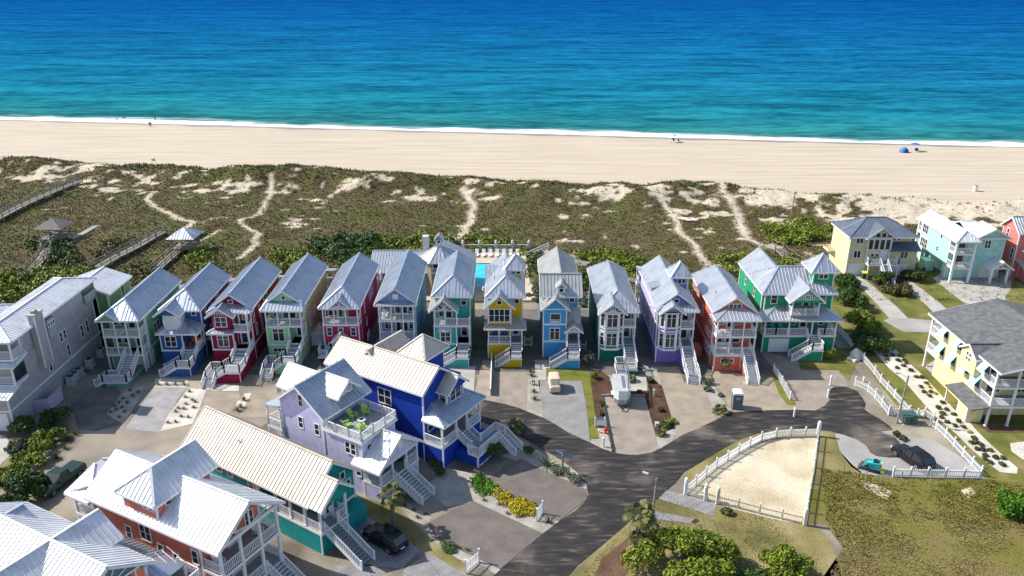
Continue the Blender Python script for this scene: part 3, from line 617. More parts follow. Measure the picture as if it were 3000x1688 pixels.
# ---- coral house
h = House('beach_house', 'coral orange house with two white front porches and a small palm at its garage wall', (26.7, 94.1), roof=GALV2, wall=lap('coral_orange', C['coral']), group=ROW)
h.walls(0, 3.6, 0, 2, 0, 2.35, bat('coral_orange', C['coral'])); h.walls(0, 5.2, 2.2, 15, 0, 7.9); h.band(0, 3.6, 0, 2, 2.2); h.band(0, 5.2, 2.2, 15, 2.2)
h.win('F', 0, 1.75, 1.25, 1.6, .5, 3, 1); h.roof(-.35, 5.55, 1.6, 15.3, 7.85, 9.9, b='hip', hb=1.5); h.walls(.6, 4.6, 1.95, 2.3, 7.9, 8.2, gy=9.7, name='gable', corners=False); h.win('F', 1.95, 2.6, 8.3, 1.5, .5, 3, 1)
h.porch_roof(-.35, 5.6, -.4, 2.0, 7.5, 8.35, inset=2.2)
for z in (2.4, 5.1):
    h.deck(0, 5.2, 0, 2.18, z); zt = 5.1 if z < 3 else 7.65
    for x in (.1, 1.85, 3.5, 5.1): h.post(x, .1, z, zt - .2)
    for a, b in ((.2, 1.75), (1.95, 3.4)) + (((3.6, 5.0),)): h.rail((a, .1), (b, .1), z, newel=False)
    h.rail((.1, .2), (.1, 2.1), z, newel=False); h.rail((5.1, .2), (5.1, 2.1), z, newel=False)
    h.win('F', 2.2, 1.0, z + .8, .8, 1.1); h.door('F', 2.2, 2.3, z); h.win('F', 2.2, 3.3, z + .8, .8, 1.1)
for y, z in ((1.6 + 1.6, 5.5), (4.0, 5.5)): h.win('L', 0, y, z, .5, 1.7)
for y in (3.4, 4.1, 4.8, 5.5): h.win('L', 0, y, 3.4, .45, .7, 1, 1)
for y in (3.2, 4.2, 5.0): h.win('L', 0, y, .9, .6, 1.0)
h.win('L', 0, 8, 4.6, .5, 1.5); h.win('L', 0, 11.5, 6.2, .8, 1.2, 2); h.win('L', 0, 13.5, 6.2, .8, 1.2, 2)
h.stairs(4.35, 0, -90, 1.45, 2.4, 0, run=.29, rails=(1, 1)); m = MB(); m.box(3.65, 5.05, -1.6, 2, 0, 1.2); h.part('stair_enclosure', m, h.wm)
h.walls(-2.2, -.6, 4.2, 6.0, 0, 1.3, name='bin_enclosure', corners=False)
h.vent(1.0, 6, 8.5); h.vent(4.4, 3.2, 9); h.done()
# ---- emerald house
h = House('beach_house', 'wide emerald green house with wraparound porch and corner tower', (34.75, 99.6), roof=GALV2, wall=lap('emerald', C['emerald']), group=ROW)
h.walls(0, 10.0, .15, 9, 0, 2.55, bat('emerald', C['emerald'])); h.walls(.3, 9.7, 2.2, 9, 2.6, 8.2); h.walls(0, 5, 2.6, 14, 0, 8.2, corners=True); h.trim.box(-.05, 10.05, .0, .14, 2.3, 2.62)
h.roof(-.2, 10.2, 1.8, 9.4, 8.05, 10.7, axis='x', f='hip', b='hip', hf=3.0, hb=3.6); h.roof(-.25, 5.4, 6, 14.4, 8.07, 10.5, name='rear_roof')
h.porch_roof(-.55, 10.6, -.45, 2.2, 5.05, 6.2, mat=GALV2)
m = MB(); m.box(3.4, 7.2, .0, 2.2, 5.35, 5.6); h.part('balcony_floor', m, TREAD); h.rail((3.5, .05), (5.3, .05), 5.6); h.rail((5.3, .05), (7.1, .05), 5.6, newel=False)
[h.post(x, .1, 5.6, 7.65) for x in (3.5, 7.1)]; h.rail((3.5, .2), (3.5, 2.1), 5.6, newel=False); h.rail((7.1, .2), (7.1, 2.1), 5.6, newel=False)
h.roof(2.9, 7.7, -.5, 5.2, 7.7, 9.75, name='gable_roof'); h.walls(3.3, 7.3, -.15, .2, 7.55, 7.8, gy=9.55, name='gable', corners=False); h.lattice(3.5, 7.1, -.16, 7.8, 9.35); h.win('F', -.15, 5.3, 8.1, .55, .5, 1, 1)
h.win('F', 2.2, 1.6, 6.5, .75, 1.3); h.win('F', 2.2, 8.3, 6.5, .75, 1.3); h.door('F', 2.2, 6.1, 5.6)
h.win('L', 0, 10.5, 6.0, .6, 1.5); h.win('L', 0, 6.0, 6.0, .6, 1.5)
h.walls(7.0, 9.9, 3.3, 6.4, 8, 10.9, name='tower'); h.roof(6.5, 10.4, 2.8, 6.9, 10.85, 12.9, f='hip', b='hip', name='tower_roof'); h.win('F', 3.3, 8.4, 9.75, 1.2, .6, 2, 1)
h.deck(0, 10.0, 0, 2.18, 2.66)
for x in (.1, 3.4, 6.6, 9.9): h.post(x, .1, 2.66, 5.0)
for a, b in ((.2, 1.7), (1.7, 3.3), (3.5, 5.9), (7.5, 8.4), (8.4, 9.8)): h.rail((a, .1), (b, .1), 2.66)
for x in (.1, 9.9): h.rail((x, .2), (x, 2.1), 2.66, newel=False)
for a in (1.2, 4.6, 8.6): h.win('F', 2.2, a, 3.3, .7, 1.3)
h.door('F', 2.2, 6.1, 2.66); h.garage('F', .15, 2.3, 0, 2.6, 1.95)
side_stairs(h, 5.95, 7.5, 0, 2.66, 1.7, -2.7, bat('emerald', C['emerald']), steps_y=1.3); h.vent(2.0, 5, 9); h.done()
# ------------------------------------------------------------------ tall grey house at the left, and the one behind it
LG = lap('warm_grey', C['grey'])
h = House('grey_house', 'tall grey sided house with white metal roof and square chimney at the far left', (-62.8, 79.35), roof=WROOF, wall=LG)
h.walls(0, 5.3, 0, 22.3, 0, 4.4); h.walls(0, 5.3, 2.4, 22.3, 4.4, 7.4); h.walls(.1, 5.2, 4.6, 22.3, 7.4, 10.3); h.band(0, 5.3, 0, 22.3, 2.45, .22)
h.planes([[(-.3, -.4, 4.25), (5.7, -.4, 4.25), (5.7, 2.5, 4.95), (-.3, 2.5, 4.95)]], 'lower_roof')
h.planes([[(-.3, 1.6, 7.3), (5.7, 1.6, 7.3), (5.7, 4.7, 7.9), (-.3, 4.7, 7.9)]], 'middle_roof', fascia=[((5.73, 1.6, 7.3), (5.73, 4.7, 7.9))])
h.roof(-.3, 5.65, 2.4, 22.7, 10.2, 11.3, f='hip', b='hip')
for z, y0 in ((4.95, 2.0), (7.9, 2.6)):
    h.deck(0, 5.3, y0, y0 + 2.6, z); zt = 7.2 if z < 6 else 10.1
    for x in (.1, 2.7, 5.2): h.post(x, y0 + .1, z, zt)
    h.rail((.1, y0 + .1), (5.2, y0 + .1), z, newel=False); h.rail((5.2, y0 + .2), (5.2, y0 + 2.4), z, newel=False)
m = MB(); m.box(5.31, 5.33, 2.2, 4.4, 5.2, 6.9); h.part('screen', m, PANE)
m = MB(); m.box(5.32, 6.1, 6.9, 8.6, 4.6, 11.5); ch = h.part('chimney', m, LG); m = MB(); m.box(5.2, 6.22, 6.75, 8.75, 11.45, 11.6); m.box(5.5, 5.9, 7.3, 8.1, 11.6, 11.9); m.build('chimney_cap', CONC, ch)
for y in (6.9, 8.6): h.trim.box(6.0, 6.13, y - .06, y + .06, 4.6, 11.45)
m = MB(); m.box(5.31, 5.75, 9.6, 11.2, 7.2, 9.6); h.part('bump_out', m, LG)
for y in (9.9, 10.4, 10.9): h.win('R', 5.75, y, 8.7, .32, .5, 1, 1)
for y in (12.4, 13.3): h.win('R', 5.3, y, 5.5, .5, 1.15)
h.win('R', 5.3, 13.4, 3.0, .5, 1.5); h.win('R', 5.3, 17.2, 3.8, .55, 1.7); h.win('R', 5.3, 18.6, 3.9, .55, 1.7); h.win('R', 5.3, 9.0, 3.1, .5, 1.3)
m = MB(); m.box(5.31, 5.5, 19.2, 22.2, 7.7, 8.9); h.part('balcony_panel', m, LG); m = MB(); m.box(5.31, 5.34, 19.2, 22.2, 8.9, 10.0); h.part('screen', m, PANE)
h.garage('F', 0, 3.4, 0, 2.6, 2.2); h.walls(-8, 0, 3, 16, 0, 9.0, name='wing'); h.roof(-8.4, .6, 2.6, 16.4, 8.9, 10.8, f='hip', b='hip', name='wing_roof', sp=.6)
m = MB(); m.prism([(5.4, 4.0, 0), (6.9, 4.4, 0), (7.0, 4.5, 0), (5.5, 4.1, 0)], (0, 0, 1.7)); m.prism([(6.9, 4.5, 0), (7.0, 4.5, 0), (7.0, 7.4, 0), (6.9, 7.4, 0)], (0, 0, 1.7)); h.part('shower_screen', m, plain('mauve_paint', (.42, .38, .5)))
h.done()
h = House('beach_house', 'small sage green house with white roof tucked behind the tall grey house', (-63.0, 100.4), roof=WROOF, wall=lap('sage', (.22, .34, .17)))
h.walls(0, 7, 1.4, 8, 0, 8.0); h.roof(-.4, 7.4, 1.2, 8.3, 7.9, 9.3); h.win('R', 7.0, 5.6, 5.4, .7, 2.0); h.walls(0, 5.5, 0, 1.4, 0, 7.8); h.deck(6.9, 10.2, 3.5, 8.5, 5.0); h.rails([(7.1, 3.6), (10.1, 3.6), (10.1, 8.4)], 5.0); h.post(10.1, 3.6, 0, 4.8); h.done()
# ------------------------------------------------------------------ houses on the right
h = House('beach_house', 'pale yellow house with slate blue hip roof and tall gabled window wall', (57.9, 129.3), roof=DROOF, wall=lap('pale_yellow', C['cream']))
h.walls(0, 11.2, 1.6, 7.6, 0, 7.2); h.walls(0, 3.2, 0, 1.6, 0, 7.2); h.walls(7.0, 11.8, 0, 2.2, 0, 4.7)
h.roof(-.4, 11.5, -.4, 8.0, 7.1, 9.4, axis='x', f='hip', b='hip', sp=.5); h.walls(2.9, 7.0, -.3, 2, 0, 7.0, name='bay'); h.walls(2.9, 7.0, -.3, .4, 7.0, 7.1, gy=8.7, name='gable', corners=False)
h.roof(2.4, 7.5, -.8, 4, 6.95, 8.95, name='gable_roof'); h.planes([[(6.9, -.5, 4.65), (12.2, -.5, 4.65), (12.2, 1.7, 5.7), (6.9, 1.7, 5.7)]], 'wing_roof')
for k in range(4): h.win('F', -.3, 3.45 + k * .98, 4.9, .72, 1.7, 1, 1); h.win('F', -.3, 3.45 + k * .98, 7.0, .72, .45 if k in (0, 3) else .8, 1, 1)
h.door('F', -.3, 5.9, 2.75, glass=False); h.win('F', -.3, 4.0, 3.6, .5, .5, 1, 1); h.win('F', -.3, 4.8, 3.6, .5, .5, 1, 1)
h.win('F', 0, 1.6, 5.9, 1.1, .9, 2, 1); h.win('F', 0, 1.5, 3.3, 1.1, 1.2, 2, 1); h.win('F', 1.6, 8.6, 5.9, 1.2, .9, 2, 1); h.win('F', 0, 9.6, 3.2, 1.2, 1.1, 2, 1); h.garage('F', 0, 1.6, 0, 2.5, 2.1); h.garage('F', 0, 9.2, 0, 2.6, 2.0)
h.deck(2.9, 8.1, -1.9, -.3, 2.7); [h.post(x, -1.8, 0, 2.5) for x in (3.0, 5.0, 8.0)]; h.rails([(3, -.4), (3, -1.8), (4.8, -1.8)], 2.7); h.rails([(6.2, -1.8), (8, -1.8), (8, -.4)], 2.7); h.stairs(5.5, -1.9, -90, 1.2, 2.7, 0, run=.26, open_=True)
h.deck(-1.2, 0, 5.5, 8, 2.7, mat=plain('new_timber', (.5, .3, .12))); h.done()
h = House('beach_house', 'pale mint house with white roof, stacked balconies and gabled carport entry', (74.2, 127.8), roof=WROOF, wall=lap('pale_mint', C['mint']))
h.walls(0, 3.3, 0, 10, 2.6, 7.6); h.walls(.2, 3.3, .2, 1.2, 0, 2.6); h.walls(1.4, 3.3, 1.2, 10, 0, 2.6); h.walls(3.3, 9.5, .4, 9, 0, 7.5); h.walls(0, .6, 8.6, 10, 0, 2.6)
h.roof(-.3, 3.8, -2.3, 11.6, 7.4, 8.9, f='hip', hf=1.5); h.roof(3.3, 10.0, -.3, 8.5, 7.4, 9.1, axis='x', name='wing_roof', b='hip'); h.roof(4.0, 10.0, -.5, 4.2, 7.4, 9.05, name='gable_roof'); h.walls(4.6, 9.5, .15, .6, 7.3, 7.45, gy=8.9, name='gable', corners=False)
for z in (2.7, 5.2):
    h.deck(.05, 3.3, -1.95, 0, z); h.rails([(.1, 0), (.1, -1.85), (3.2, -1.85)], z); h.door('F', 0, 2.0, z, mat=plain('dark_door', (.1, .06, .05)), glass=False); h.deck(0, 3.2, 10, 11.5, z); h.rails([(.1, 10), (.1, 11.4), (3.1, 11.4)], z)
for x in (.15, 3.2): h.post(x, -1.85, 0, 7.3, .34)
h.post(.15, 11.3, 0, 7.2, .3)
h.win('L', 0, 8.6, 5.5, 1.8, 1.4, 3, 2); h.win('L', 0, 8.3, 2.9, 2.2, 1.6, 4, 2); h.win('L', 0, 3.0, 6.3, .5, .6, 1, 1); h.win('L', 0, 3.6, 3.8, .5, .8, 1, 2); h.win('F', .4, 6.6, 5.4, .9, 1.3, 2, 2)
h.roof(6.3, 10.2, -2.6, .5, 2.6, 3.9, name='entry_roof', mat=WROOF); h.gable_truss(6.7, 9.8, -2.4, 2.6, 3.7, 3); [h.post(x, -2.0, 0, 2.6, .34) for x in (6.85, 9.55)]; h.garage('F', .4, 7.6, 0, 2.6, 2.1)
m = MB(); m.box(-1.6, 0, 3.6, 5.6, 0, 1.9); h.part('shower_enclosure', m, h.wm); h.done()
h = House('beach_house', 'salmon pink house cut by the right edge of the photo', (86.0, 128.4), roof=GALV2, wall=lap('salmon_pink', C['rose']))
h.walls(0, 8, 0, 4.8, 0, 8.1, gx=10.0); h.roof(-.4, 8.4, -.4, 5.2, 8.0, 10.2, axis='x'); h.win('L', 0, 3.2, 6.2, .5, 1.6); h.win('L', 0, .9, 3.2, .6, 1.8); h.win('L', 0, 1.0, .8, .6, 1.4)
h.walls(1.2, 8, -3, 0, 0, 2.6); h.planes([[(.2, -3.4, 2.5), (8, -3.4, 2.5), (8, 0, 3.3), (.2, 0, 3.3)]], 'porch_roof'); h.rail((1.2, -1.5), (8, -1.5), 5.0); h.deck(1.0, 8, -1.6, 0, 5.0); h.done()
def onx(px, py, X):
    a, b = (px - CX) / FPX, -(py - CY) / FPX; d = (a, b * _s + _c, b * _c - _s); t = X / d[0]; return d[1] * t, CAMH + d[2] * t
SHING = ground('grey_shingles', [(.10, .105, .11), (.16, .165, .17)], 1.5, 26, bs=.3)
LB = lap('butter_yellow', C['butter']); AQ = plain('pale_blue_awning', (.32, .66, .82), .5)
h = House('condo_building', 'butter yellow three storey house with grey shingle roof and light blue tilted awnings', (55.3, 80.3), roof=SHING, wall=LB, cat='building')
h.walls(0, 16, 2.6, 12.6, 2.6, 7.7); h.walls(0, 16, 2.6, 12.6, 0, 2.6); h.roof(-.45, 16.5, -1.2, 15.7, 7.6, 9.7, rib=False, sp=9)
for z in (2.7, 5.2):
    h.deck(0, 15.5, .0, 2.6, z); h.rail((.1, .1), (2.6, .1), z); h.rail((2.6, .1), (6, .1), z); h.rail((6, .1), (11, .1), z); h.rail((.1, .2), (.1, 2.5), z); h.deck(0, 8, 12.6, 15.3, z); h.rails([(.1, 12.7), (.1, 15.2), (5, 15.2)], z)
for x in (.1, 2.6, 6, 11): h.post(x, .1, 0, 7.5, .22)
h.post(.1, 15.2, 0, 7.5, .22)
for px, py in ((200, 205), (285, 280), (460, 425), (170, 330), (240, 395), (325, 452), (393, 525)):
    y, z = onx(2680 + px * .4638, 880 + py * .4638, 55.3); y -= 80.3; z = 6.0 if z > 5.4 else 3.5; hh = 1.5 if px != 325 else .9
    if px == 325: z += .5
    h.win('L', 0, y - .15, z, .95, hh, 1, 2)
    m = MB(); m.prism([(-.05, y - .65, z + hh + .1), (-.05, y + .55, z + hh + .1), (-1.0, y + .55, z + .25), (-1.0, y - .65, z + .25)], (.03, 0, .05)); h.part('awning', m, AQ)
y0, _ = onx(2680 + 412 * .4638, 880 + 400 * .4638, 55.0); y1, _ = onx(2680 + 318 * .4638, 880 + 320 * .4638, 55.0); y0 -= 80.3; y1 -= 80.3
m = MB(); m.prism([(-.75, y0, 4.9), (-.75, y1, 4.9), (-.75, y1, 7.3), (-.75, (y0 + y1) / 2, 8.2), (-.75, y0, 7.3)], (.75, 0, 0)); h.part('bay', m, LB)
h.roof(-1.0, 3.5, y0 - .25, y1 + .25, 7.2, 8.4, axis='x', name='bay_roof', rib=False)
fl2 = h.fr('L', -.75)
for dy in (-.28, .28):
    for dz in (6.2, 6.8): h.win('L', -.75, (y0 + y1) / 2 + dy, dz, .34, .4, 1, 1, trimw=.06)
h.walls(-1.9, -.05, .9, 2.9, 0, 2.3, LB, name='side_shed'); h.planes([[(-2.2, -.2, 2.3), (-.02, -.2, 2.7), (-.02, 5.9, 2.7), (-2.2, 5.9, 2.3)]], 'shed_roof', SHING, rib=False); h.post(-1.9, 5.6, 0, 2.2, .14)
h.win('F', 2.6, 1.3, .9, .9, 1.1, 2, 1); h.win('F', 2.6, 4.4, .9, .9, 1.1, 2, 1)
for z in (2.8, 5.3): h.win('F', 2.6, 1.6, z + .4, 1.6, 1.7, 2, 1); h.win('F', 2.6, 5.0, z + .4, 1.6, 1.7, 2, 1)
h.done()
# ------------------------------------------------------------------ foreground houses, turned towards the side street
h = House('cottage', 'cobalt blue house with cream metal roof and winding white front stair', (-7.3, 71.9), 58, roof=CROOF, wall=lap('cobalt', C['cobalt']))
BC = bat('cobalt', C['cobalt'])
h.walls(.05, 7.1, .05, 2.7, 0, 2.25, BC); h.walls(.3, 5.3, 2.7, 16, 0, 8.6, gy=10.1); h.walls(5.3, 7.2, 2.7, 9.5, 0, 7.6, corners=True)
h.roof(-.15, 5.75, 2.3, 16.4, 8.3, 10.35); h.roof(1.8, 7.8, 9.4, 13.6, 8.3, 10.35, axis='x', name='cross_roof'); h.walls(4.5, 7.4, 9.8, 13.2, 0, 8.3)
h.walls(3.6, 7.2, 5.0, 7.9, 7, 10.35, name='tower'); h.roof(3.15, 7.65, 4.5, 8.4, 10.3, 12.1, f='hip', b='hip', name='tower_roof'); h.win('R', 7.2, 6.4, 9.3, .9, .7, 2, 1)
h.porch_roof(.0, 7.75, -.3, 2.75, 5.15, 6.4, mat=GALV, inset=1.6); h.deck(.05, 7.15, .05, 2.68, 2.55)
for x in (.12, 2.6, 4.6, 7.05): h.post(x, .15, 2.55, 5.1, .2)
h.rail((.2, .15), (2.5, .15), 2.55); h.rail((4.7, .15), (7.0, .15), 2.55); h.rail((.12, .25), (.12, 2.6), 2.55, newel=False); h.rail((7.05, .25), (7.05, 2.6), 2.55, newel=False)
h.walls(3.0, 5.9, 1.5, 2.8, 5.6, 7.5, name='bay'); h.win('F', 1.5, 4.45, 6.0, 1.9, 1.25, 2, 2); h.win('L', 3.0, 2.1, 6.0, .75, 1.25, 1, 2); h.roof(2.55, 6.45, 1.0, 4.6, 7.4, 8.9, name='bay_roof'); h.walls(3.0, 6.0, 1.25, 1.8, 7.35, 7.5, gy=8.7, name='gable', corners=False)
h.win('L', .3, 8.0, 5.4, 1.7, 1.75, 2, 2); h.win('L', .3, 14.4, 5.4, 1.0, 1.75, 2, 2); h.win('L', .3, 12.0, 3.2, .5, .5, 1, 1); h.door('F', 2.7, 3.6, 2.55); h.win('F', 2.7, 1.4, 3.2, .9, 1.3, 1, 2); h.win('F', 2.7, 5.6, 3.2, .9, 1.3, 1, 2)
h.stairs(3.6, .05, -90, 1.7, 2.55, 1.5, run=.3); h.deck(2.1, 7.4, -3.1, -1.75, 1.5); h.rails([(2.1, -1.75), (2.1, -3.1), (6.0, -3.1)], 1.5); h.rails([(7.4, -3.1), (7.4, -1.75), (4.6, -1.75)], 1.5); h.stairs(6.7, -3.1, -90, 1.35, 1.5, 0, run=.28)
m = MB(); m.box(2.15, 7.3, -3.0, -.05, 0, 1.2); h.part('stair_enclosure', m, BC); h.trim.box(2.05, 2.2, -3.06, -2.9, 0, 1.2); h.trim.box(2.2, 7.3, -3.04, -3.0, 0, .15); h.done()
h = House('cottage', 'lavender house with a railed roof deck of lime green chairs', (-13.03, 65.87), 58, roof=GALV, wall=lap('lavender', C['lilac']))
h.walls(.15, 5.2, 2.3, 7.4, 0, 6.45); h.walls(.1, 6.3, 7.4, 13.4, 0, 7.9, gx=10.3); h.roof(-.4, 6.8, 6.7, 14.0, 7.7, 10.5, axis='x')
h.deck(-.1, 5.35, 2.05, 7.4, 6.5); h.rails([(.0, 7.3), (.0, 5.5), (.0, 3.8), (.0, 2.15), (1.8, 2.15), (3.6, 2.15), (5.25, 2.15), (5.25, 4.0), (5.25, 5.7), (5.25, 7.3)], 6.5)
h.walls(2.4, 4.9, 7.6, 9.5, 6.6, 9.2, name='dormer'); h.roof(1.9, 5.4, 6.75, 11.0, 8.95, 10.3, name='dormer_roof', mat=WROOF); h.door('F', 7.6, 3.2, 6.55, .75, 2.1, mat=WHITE); h.door('F', 7.6, 4.05, 6.55, .75, 2.1, mat=WHITE)
h.roof(2.2, 6.2, 10.6, 16.2, 7.7, 9.6, name='rear_roof', mat=WROOF); h.walls(2.5, 5.9, 13.4, 15.8, 0, 7.7, name='rear_wing')
h.planes([[(-.2, 13.5, 7.0), (2.4, 13.5, 7.0), (2.4, 15.8, 6.6), (-.2, 15.8, 6.6)]], 'rear_porch_roof'); h.deck(-.1, 2.4, 13.4, 15.6, 4.2); h.rails([(-.05, 13.5), (-.05, 15.5), (2.3, 15.5)], 4.2); [h.post(0, y, 0, 6.6) for y in (13.6, 15.5)]
h.walls(.05, 6.0, .05, 2.3, 0, 1.85); h.deck(.05, 6.0, .02, 2.28, 2.0)
h.roof(-.55, 6.55, -.45, 3.2, 3.95, 6.4, name='porch_roof', mat=WROOF); h.walls(.1, 5.9, -.1, .2, 4.05, 4.15, gy=6.1, name='gable', mat=bat('lavender', C['lilac']), corners=False); m = MB(); m.box(.1, 5.9, -.15, .1, 3.85, 4.1); h.part('porch_beam', m, WHITE)
h.win('F', -.1, 3.2, 4.9, .6, .7, 1, 1, pane=WHITE)
for x in (.15, 2.0, 4.2, 5.9): h.post(x, .12, 2.0, 3.9, .2)
h.rail((.25, .12), (1.8, .12), 2.0, newel=False); h.rail((4.3, .12), (5.8, .12), 2.0, newel=False); h.rail((.15, .2), (.15, 2.2), 2.0, newel=False); h.rail((5.9, .2), (5.9, 2.2), 2.0, newel=False)
h.stairs(2.9, .02, -90, 1.9, 2.0, 0, run=.33); h.door('F', 2.3, 3.4, 2.0); h.win('F', 2.3, 1.2, 4.9, .6, .6, 1, 1)
for y, z, n in ((10.3, 8.0, 1), (10.6, 5.3, 1), (8.3, 5.2, 1), (3.4, 4.5, 1), (4.15, 4.5, 1), (2.9, 2.2, 1)): h.win('L', .12, y, z, .55, 1.25, 1, 2)
h.done()
h = House('cottage', 'jade green cottage with long cream metal roof and side porch', (-17.2, 58.34), 57, roof=CROOF, wall=bat('jade', C['jade']))
sl_ = (8.05 - 5.15) / 3.4
h.walls(.02, 5.9, .1, 8.5, 0, 2.2, corners=False); h.walls(1.7, 5.9, 1.4, 8.5, 2.2, 5.5); h.walls(.05, 5.9, 8.5, 18.6, 0, 5.5); h.walls(.6, 5.7, 1.42, 1.7, 5.45, 5.6, gy=7.75, name='gable', corners=False)
h.trim.box(5.8, 5.93, 1.37, 1.5, 0, 5.4); h.trim.box(-.03, .1, .07, .2, 0, 2.2)
h.roof(-.4, 6.4, .95, 19.0, 5.15, 8.05, sp=.42)
h.planes([[(-.4, -.65, 5.15), (1.95, -.65, 5.15 + 2.35 * sl_), (1.95, .95, 5.15 + 2.35 * sl_), (-.4, .95, 5.15)], [(1.95, -.65, 5.15 + 2.35 * sl_), (3.95, -.65, 5.45), (3.95, 1.6, 5.45), (1.95, 1.6, 5.15 + 2.35 * sl_)]], 'porch_roof', caps=[((1.95, -.65, 5.15 + 2.35 * sl_), (1.95, 1.6, 5.15 + 2.35 * sl_))], fascia=[((-.4, -.68, 5.15), (1.95, -.68, 7.15)), ((1.95, -.68, 7.15), (3.95, -.68, 5.45))])
m = MB(); m.prism([(.0, -.3, 5.15), (3.6, -.3, 5.15), (3.6, -.3, 5.5), (1.95, -.3, 6.95), (0, -.3, 5.35)], (0, .2, 0)); h.part('gable', m, h.wm)
h.deck(0, 1.7, 0, 8.5, 2.4); h.deck(1.7, 3.4, 0, 1.4, 2.4); h.planes([[(0.05, .05, 5.1), (3.4, .05, 5.1), (3.4, 1.3, 5.1), (.05, 1.3, 5.1)]], 'porch_ceiling', DARKSOF, rib=False)
for y in (.12, 2.1, 4.0, 5.95, 8.3): h.post(.12, y, 2.4, 5.15, .22)
h.post(3.3, .12, 0, 5.15, .2)
for a, b in ((.25, 2.0), (2.2, 3.9), (4.1, 5.85), (6.05, 8.2)): h.rail((.12, a), (.12, b), 2.4, newel=False)
h.rail((2.2, .12), (3.2, .12), 2.4); h.rail((3.3, .2), (3.3, 1.3), 2.4, newel=False)
for y, z, hh in ((17.6, 2.9, 1.6), (13.8, 3.9, .7), (12.2, 3.9, .8), (9.2, 3.4, 1.4)): h.win('L', .05, y, z, .7, hh, 1, 2 if hh > 1 else 1)
for y in (2.4, 4.2, 6.4): h.win('L', 1.7, y, 3.0, .7, 1.5)
h.win('F', 1.4, 4.4, 5.2, .5, .7, 1, 1); h.win('F', 1.4, 4.9, 3.9, .8, .8, 1, 1); h.garage('F', 1.4, 4.55, 0, 2.1, 2.0, mat=plain('pale_grey_paint', (.5, .55, .58))); h.door('F', 1.4, 2.4, 2.4)
h.trim.box(3.4, 5.9, 1.36, 1.4, 2.4, 2.65); h.stairs(1.25, 0, -90, 1.65, 2.4, 0, run=.33, open_=True)
m = MB(); m.lathe([(.05, 0), (.05, .3), (.01, .31)], (1.6, 12.2, 6.8), 8); m.beam((1.6, 12.2, 7.1), (1.9, 12.0, 7.25), .05, .05); m.beam((1.6, 12.2, 7.1), (1.35, 12.35, 7.3), .05, .05); h.part('roof_vent', m, STEEL); h.done()
def big_cottage(h, full=True):
    h.walls(0, 6.4, 2.2, 15, 0, 8.35); h.roof(-.55, 6.9, -.5, 15.3, 8.0, 10.45, sp=.44)
    h.walls(.4, 6.0, 2.22, 2.5, 8.3, 8.35, gy=10.2, name='gable', corners=False)
h = House('cottage', 'salmon red house with glaring white metal roof and cross gabled dormer', (-22.8, 49.72), 62.5, roof=WROOF, wall=lap('salmon_red', C['salmon']))
big_cottage(h); h.band(0, 6.4, 2.2, 15, 2.2)
m = MB(); m.beam((.1, -.1, 7.95), (6.3, -.1, 7.95), .2, .3); m.beam((3.2, -.15, 8.0), (3.2, -.15, 10.2), .12, .12); m.beam((1.2, -.15, 8.6), (3.2, -.15, 8.1), .1, .1); m.beam((5.2, -.15, 8.6), (3.2, -.15, 8.1), .1, .1); h.part('gable_truss', m, WHITE)
for z in (2.3, 5.2):
    h.deck(0, 6.4, 0, 2.2, z); zt = 5.2 if z < 3 else 7.9
    for x in (.12, 2.2, 4.3, 6.28): h.post(x, .12, z, zt - .2, .22)
    for a, b in ((.25, 2.1), (2.3, 4.2), (4.4, 6.15)):
        if not (z < 3 and a > 4): h.rail((a, .12), (b, .12), z, newel=False)
    h.rail((.12, .25), (.12, 2.15), z, newel=False); h.rail((6.28, .25), (6.28, 2.15), z, newel=False); h.door('F', 2.2, 3.2, z); h.win('F', 2.2, 1.4, z + .5, .8, 1.5); h.win('F', 2.2, 5.2, z + .5, .8, 1.5)
for x in (.12, 4.3, 6.28): h.post(x, .12, 0, 2.1, .22)
h.win('F', 2.22, 4.4, 8.4, .6, .6, 1, 1); h.stairs(5.3, 0, -90, 1.5, 2.3, 0, run=.3)
for y, z, n in ((8.6, 5.6, 2), (10.8, 4.9, 1), (7.0, 4.4, 1), (5.2, 4.2, 1), (2.9, 5.4, 1), (2.9, 2.7, 1)): h.win('L', 0, y, z, .6 * n, 1.5 if n == 2 else 1.3, n, 2)
h.walls(.0, 5.6, 6.6, 10.6, 8.0, 10.1, name='tower'); h.roof(-.4, 6.2, 6.25, 10.95, 9.95, 11.8, axis='x', f='hip', hf=2.0, name='tower_roof', mat=WROOF); h.win('F', 6.6, 1.2, 9.2, .5, .55, 1, 1); h.win('L', 0, 7.2, 9.1, .5, .5, 1, 1); h.win('L', 0, 7.9, 9.1, .5, .5, 1, 1); h.win('F', 6.6, 4.4, 9.3, .6, .6, 1, 1)
h.porch_roof(-.4, 6.8, 15.0, 18.2, 7.3, 8.4, name='rear_porch_roof'); h.planes([[(-.4, 18.2, 7.3), (6.8, 18.2, 7.3), (5.2, 15.2, 8.4), (1.2, 15.2, 8.4)]], 'rear_roof'); h.deck(0, 6.4, 15, 17.8, 5.2); h.rails([(.1, 15.1), (.1, 17.7), (6.3, 17.7)], 5.2); [h.post(x, 17.7, 0, 7.2, .2) for x in (.12, 3.2, 6.28)]
h.done()
def f4(x, y): t = R(62.5); return (-22.8 + x * math.cos(t) - y * math.sin(t), 49.72 + x * math.sin(t) + y * math.cos(t))
h = House('cottage', 'white roofed house with crossing gables in the bottom left corner', f4(-10.1, 3.6), 62.5, roof=WROOF, wall=lap('dusk_blue', (.16, .22, .34)))
